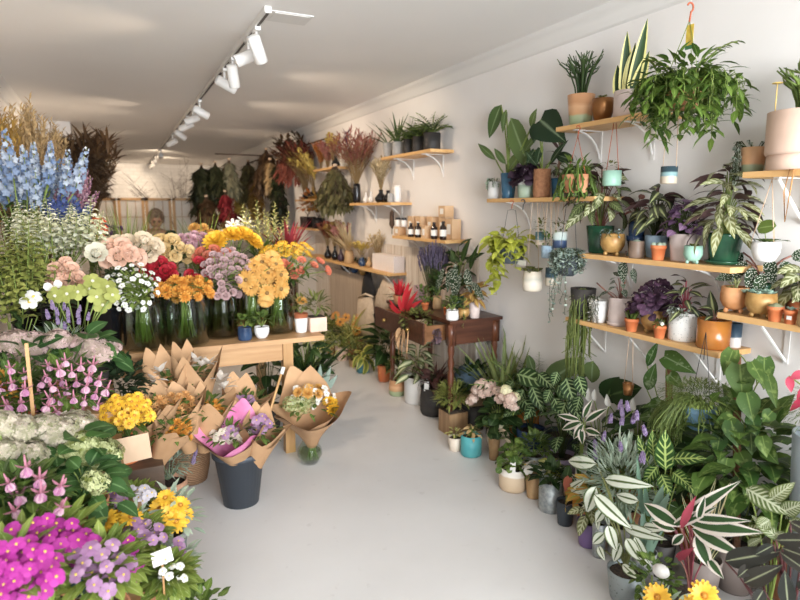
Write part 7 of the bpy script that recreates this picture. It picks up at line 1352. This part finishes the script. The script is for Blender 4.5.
t, r, h, k = LP(124, 3.1, .3, .08, .14, 'taper', C_BLACK, 'dark eucalyptus-like bush behind the yellow daisies', 'potted_plant'); fol(t, g_bush(MB(), 300, 30 * k, 30 * k, .05, .03, 'ovate', 0, 14, cz=atY(122, 388, 3.1).z - .3), [leafm('leaf_eucalypt', '223a2a', '3c5642'), M_STEMD])
# ================================================================= baskets and wrapped bouquets on the floor
M_WICK = NT('wicker'); wv = M_WICK.n('ShaderNodeTexWave', wave_type='BANDS', bands_direction='Z'); wv.inputs['Scale'].default_value = 28; wv.inputs['Distortion'].default_value = 3; M_WICK.t.links.new(M_WICK.n('ShaderNodeTexCoord').outputs['Object'], wv.inputs[0]); M_WICK = M_WICK.bsdf(M_WICK.mix(wv.outputs[1], lin('7d5638'), lin('b58a62')), .8, bump=wv.outputs[1], bs=.6)
def basket(px, py, wpx, hpx, label):
    P = atZ(px, py, 0); k = mpp(P); P.y += wpx * k * .3; t = thing('wicker_basket', label, 'basket', P); r = wpx * k / 2; h = hpx * k
    part('basket_body', pot_mb('basket', r, h), M_WICK, t); part('rim', MB().tube([(r * .98 * math.cos(i * PI / 12), r * .98 * math.sin(i * PI / 12), h) for i in range(25)], .012, 6), M_WICK, t); return t, r, h
basket(150, 496, 54, 50, 'round wicker basket nearer the sign, stuffed with wrapped bouquets'); basket(186, 486, 44, 46, 'second wicker basket tucked behind the lavender pot')
def wrap(name, label, base, top, r1, r0=.035, m=None, inner=None, cat='bouquet', hole=.0, nc=3, amp=.2, ph=None):
    """paper cone from base to the middle of its mouth"""
    t = thing(name, label, cat, base); ax = V(top) - V(base); h = ax.length; Q = up_to(ax, 0).to_3x3(); ph = U(0, 6.28) if ph is None else ph; mb = MB(); seg = 64
    for lay in range(2):
        vs = []; us = []
        for j in range(7):
            tt = j / 6
            for i in range(seg + 1):
                a = 2 * PI * i / seg; x_ = (nc * a + ph + lay * 1.4) / (2 * PI) % 1; c = 2 * abs(2 * x_ - 1) ** 1.35 - .9; rr = (r0 + (r1 * (1 - .08 * lay) - r0) * tt ** 1.25) * (1 + amp * c * tt ** 2 + .04 * math.sin(7 * a + lay) * tt); z = h * tt * (1 + amp * 1.1 * c * tt)
                vs.append(Q @ V((rr * math.cos(a), rr * math.sin(a), z))); us.append((i / seg, tt))
        mb.add(vs, [(j * (seg + 1) + i, j * (seg + 1) + i + 1, (j + 1) * (seg + 1) + i + 1, (j + 1) * (seg + 1) + i) for j in range(6) for i in range(seg)], us, 0 if lay == 0 or inner is None else 1)
    part('paper_wrap', mb, [m or M_KRAFT] + ([inner] if inner else []), t); return t
def wrapb(label, px0, py0, px1, py1, Y, rpx, sets, m=None, inner=None, name='wrapped_bouquet', Y1=None, **kw):
    B = atY(px0, py0, Y); T = atY(px1, py1, Y1 or Y - .05); k = mpp(T); t = wrap(name, label, B, T, rpx * k, m=m, inner=inner, **kw); Yb = (Y1 or Y - .05) - .0
    for key, fn, mats, n, cx, cy, rx, ry, s_ in sets: cluster(t, key, fn, mats, n, cx, cy, rx, ry, Yb, s_, .04, 'bloom')
    ax = T - B; mb = MB(); g_bush(mb, 40, rpx * k * .8, .05, .06, .025, 'ovate', 0, 0, cz=0); o = part('foliage', mb, [G_MID], t); o.location = ax * .88; return t
S_OR = ('mumOs', lambda m: f_mum(m, .026, 3, 10), [petal('apricot', 'c98a48', 'dda866')]); S_OR2 = ('mumOd', lambda m: f_mum(m, .026, 3, 10), [T_ORANGE]); S_MIX = ('pan2', lambda m: f_five(m, .024), [T_LILAC, P_WYEL]); S_WH = ('wh5', F_W5, [P_WHITE, E_GREEN]); S_YM = ('mumYs', lambda m: f_mum(m, .04, 4, 13), [T_GOLD]); S_YB = ('yball', lambda m: f_mum(m, .04, 5, 13), [T_YELL])
D_WLEAF = leafm('dry_white', 'cfc2b2', 'e6ddd2')
def wleaf(t, pts, Y):
    mb = MB()
    for px, py in pts:
        A = atY(px, py, Y) - t.location
        for i in range(9): mb.leaf(A, V((U(-.8, .8), -.4, U(.1, 1))), U(.05, .09), .028, 'lance', .4, .15)
    part('dried_leaf_spray', mb, [D_WLEAF], t, lab='bleached white dried leaves')
t = wrapb('kraft wrapped bouquet of apricot flowers leaning nearest the yellow daisies', 160, 452, 148, 408, 3.0, 30, [(*S_OR, 16, 150, 408, 18, 10, 1)])
t = wrapb('tall kraft wrapped bouquet with bleached leaves at its mouth against the table', 176, 450, 165, 372, 3.32, 25, [(*S_OR, 8, 172, 388, 10, 8, 1)]); wleaf(t, [(154, 380), (150, 388), (160, 372)], 3.16)
t = wrapb('tallest kraft wrapped bouquet standing by the table apron', 196, 445, 194, 366, 3.36, 24, []); wleaf(t, [(202, 366), (208, 364), (196, 362)], 3.24)
t = wrapb('kraft wrapped bouquet of orange flowers in the middle of the baskets', 190, 450, 178, 404, 3.05, 26, [(*S_OR, 20, 178, 405, 18, 12, 1)])
t = wrapb('kraft wrapped bouquet with deep orange flowers facing the aisle', 204, 450, 210, 402, 3.12, 22, [(*S_OR2, 11, 212, 410, 12, 8, 1)]); wleaf(t, [(221, 380), (224, 388)], 3.1)
t = wrapb('kraft wrapped bouquet of purple and yellow flowers under the table edge', 236, 452, 246, 396, 3.3, 26, [(*S_MIX, 10, 246, 402, 12, 6, 1), (*S_OR2, 3, 232, 404, 4, 4, 1)])
t = wrapb('low kraft sleeve of orange buds at the front of the first basket', 158, 462, 174, 428, 2.86, 20, [(*S_OR2, 12, 180, 432, 12, 12, .8)])
P = atZ(170, 512, 0); t = thing('flowering_plant', 'grey lavender in a pinkish terracotta pot standing before the baskets', 'potted plant', P); k = mpp(P); r, h = 18 * k, 34 * k; pot(t, 'rim', r, h, solid('pale_terracotta', 'bd8a6a', .8, c2='b07c5c', ns=10)); fol(t, g_bush(MB(), 300, 22 * k, 20 * k, .06, .009, 'lance', h, 16, .2, nl=3), [MC['leaf_lavender'], MC['stem_lavender']]); cluster(t, 'lav', LAV, [P_MAUVE, M_STEM], 0, 170, 455, 24, 12, P.y - .04, 1, .04, 'flower_spike', pts=[(160, 446), (147, 456), (173, 450), (184, 448), (195, 456), (193, 464), (152, 470), (166, 458)], face=(0, 0, 1), spread=.2)
# black bucket with the pink-lined bouquets
P = atZ(245, 509, 0); k = mpp(P); r, h = 26 * k, 57 * k; P.y += r * .7
t = thing('bucket', 'dark grey plastic bucket on the floor holding two wrapped bouquets', 'bucket', P); part('bucket_wall', MB().lathe([(r * .68, 0), (r * .95, h * .9), (r * 1.04, h * .9), (r * 1.05, h), (r * .98, h), (r * .66, .01), (.001, .01)], 32), solid('bucket_plastic', '3d434b', .45), t)
M_PINKP = solid('pink_tissue', 'd0669a', .8, c2='dd86ae', ns=8); T_PL = petal('palebits', 'bfae9a', 'ddd2bd')
t = wrapb('kraft bouquet lined with bright pink tissue in the grey bucket', 241, 472, 231, 430, P.y, 32, [('tinyw', lambda m: f_five(m, .02), [T_PL, E_GREEN], 24, 232, 436, 22, 7, 1), (*S_MIX, 5, 238, 432, 16, 6, .9)], inner=M_PINKP, ph=.6, Y1=P.y - .1)
t = wrapb('kraft bouquet of mauve flowers leaning outward in the grey bucket', 253, 472, 262, 428, P.y - .02, 23, [(*S_MIX, 9, 262, 424, 9, 8, 1.1)], ph=2.2, Y1=P.y - .12)
Q = atY(268, 428, P.y - .02); part('stick', MB().tube([(0, 0, .02), atY(283, 368, P.y + .05) - V(t.location)], .007, 6), M_WOODZ, t, lab='long thin wooden stick'); part('stick_tip', MB().tube([atY(281.5, 374, P.y + .045) - V(t.location), atY(283.5, 367, P.y + .05) - V(t.location)], .011, 6), M_TAG, t, lab='white tip of the stick')
# bouquet in a round jar by the table leg
P = atZ(312, 465, 0); k = mpp(P); P.y += .04; t = thing('glass_jar', 'round clear glass jar on the floor under the wide kraft bouquet', 'jar', P); r = 12.5 * k; part('jar_wall', MB().lathe([(r * .6, 0), (r, r * .7), (r * .95, r * 1.2), (r * .55, r * 1.9), (r * .62, r * 2.1)], 24), GLASS, t); part('water', MB().lathe([(r * .55, .008), (r * .95, r * .7), (r * .9, r * 1.1), (0, r * 1.1)], 24), WATER, t)
t = wrapb('wide open kraft bouquet of white, lime and yellow flowers by the table leg', 312, 444, 309, 402, P.y, 36, [(*S_WH, 16, 312, 396, 24, 12, 1.2), ('hydGs', lambda m: f_dome(m, .04, 50, .24), [T_HGREEN], 5, 300, 404, 14, 6, 1), (*S_YM, 5, 310, 392, 14, 5, .9), (*S_YB, 3, 332, 405, 5, 6, 1)], Y1=P.y - .14, ph=.2)
mb = MB()
for i in range(14): mb.tube([V((U(-1, 1), U(-1, 1), 0)) * .02 + V((0, 0, .0)), V((U(-1, 1), U(-1, 1), 0)) * .035 + V((0, 0, -.1))], .004, 4)
part('stems', mb, [G_MID], t)
# plants standing under and behind the table end
t, r, h, k = GX(310, 1.35, .1, .16, 'taper', C_BLACK, 'pot of long grey-green and dark ribbed leaves behind the wide bouquet'); t.location = V((onY(308, 4.35, .2).x, 4.35, 0)); mb = MB(); g_strap(mb, 26, .46, .07, 1.45, .8, .7, 'lance', h, .03); g_stalk(mb, 40, .5, .26, .14, .06, 'ovate', .8, h, hmin=.3); fol(t, mb, [G_DARK, M_STEM]); mb = MB()
for a, b, W in (((318, 396), (332, 368), 8), ((316, 396), (322, 366), 8), ((320, 396), (338, 376), 7)): A = atY(*a, 4.1) - t.location; B = atY(*b, 4.05) - t.location; mb.leaf(A, B - A, (B - A).length, W * mpp(A + t.location), 'lance', .3, .2, 0, None, 8, 2, up=(0, -1, .3))
fol(t, mb, [leafm('leaf_greygreen', '7f9484', '9fb09c')], 'pale_leaves', 'grey-green long leaves')
t, r, h, k = GX(270, 1.1, .1, .16, 'taper', C_BLACK, 'dark leafy pot plant in the shade under the table'); t.location = V((onY(268, 4.1, .2).x, 4.1, 0)); mb = MB(); g_stalk(mb, 34, .5, .3, .16, .08, 'ovate', .8, h, hmin=.2); fol(t, mb, [G_DARK, M_STEMD])
# ================================================================= let neighbouring pots stand clear of each other
def settle():
    bpy.context.view_layer.update(); L = []
    for o in COL.objects:
        if o.type == 'MESH' and o.parent and o.name.split('.')[0] in ('pot', 'vase_wall', 'bucket_wall', 'vase_body', 'jar_wall', 'basket_body'):
            b = [V(q) for q in o.bound_box]; t = o.parent
            if o.scale.x != 1 or (b[0] - b[6]).length == 0: continue
            L.append([t, o, (max(q.x for q in b) - min(q.x for q in b)) / 2, t.location.z + min(q.z for q in b), t.location.z + max(q.z for q in b), V(t.location), 1.0])
    pairs = [(a, b) for i, a in enumerate(L) for b in L[:i] if a[0] is not b[0] and min(a[4], b[4]) - max(a[3], b[3]) > .01 and (a[5] - b[5]).xy.length < .4]
    for it in range(30):
        for a, b in pairs:
            d = (a[0].location - b[0].location).xy; ov = a[2] + b[2] + .004 - d.length
            if ov > 0:
                u = d.normalized() if d.length > 1e-4 else V((0, 1)).xy
                for s, sg in ((a, 1), (b, -1)):
                    n = s[0].location.xy + u * sg * min(ov / 2, .006); off = n - s[5].xy
                    if off.length > .035: n = s[5].xy + off.normalized() * .035
                    n.x = min(n.x, WALLX - s[2] - .01)
                    if s[3] > .7 and n.x > 2.2: n.x = max(min(n.x, 2.46 - s[2]), min(s[5].x, 2.29))
                    s[0].location.x, s[0].location.y = n
    for it in range(12):
        for a, b in pairs:
            ov = a[2] * a[6] + b[2] * b[6] + .002 - (a[0].location - b[0].location).xy.length
            if ov > 0:
                for s in (a, b): s[6] = max(.5, s[6] * .96)
    held = [o for o in COL.objects if o.parent is None and o.get('category') in ('cut flowers', 'cut foliage', 'dried flowers', 'dried leaves', 'branches')]
    for s in L:
        dv = s[0].location - s[5]
        if dv.length > 1e-5:
            for o in held:
                if (o.location - s[5]).xy.length < .02 and -.02 < o.location.z - s[3] < 1.0: o.location += dv
    for s in L:
        if s[6] < 1:
            for c in s[0].children:
                if c is s[1] or c.name.split('.')[0] in ('water', 'saucer', 'rim'): c.scale = (s[6], s[6], 1)
settle()
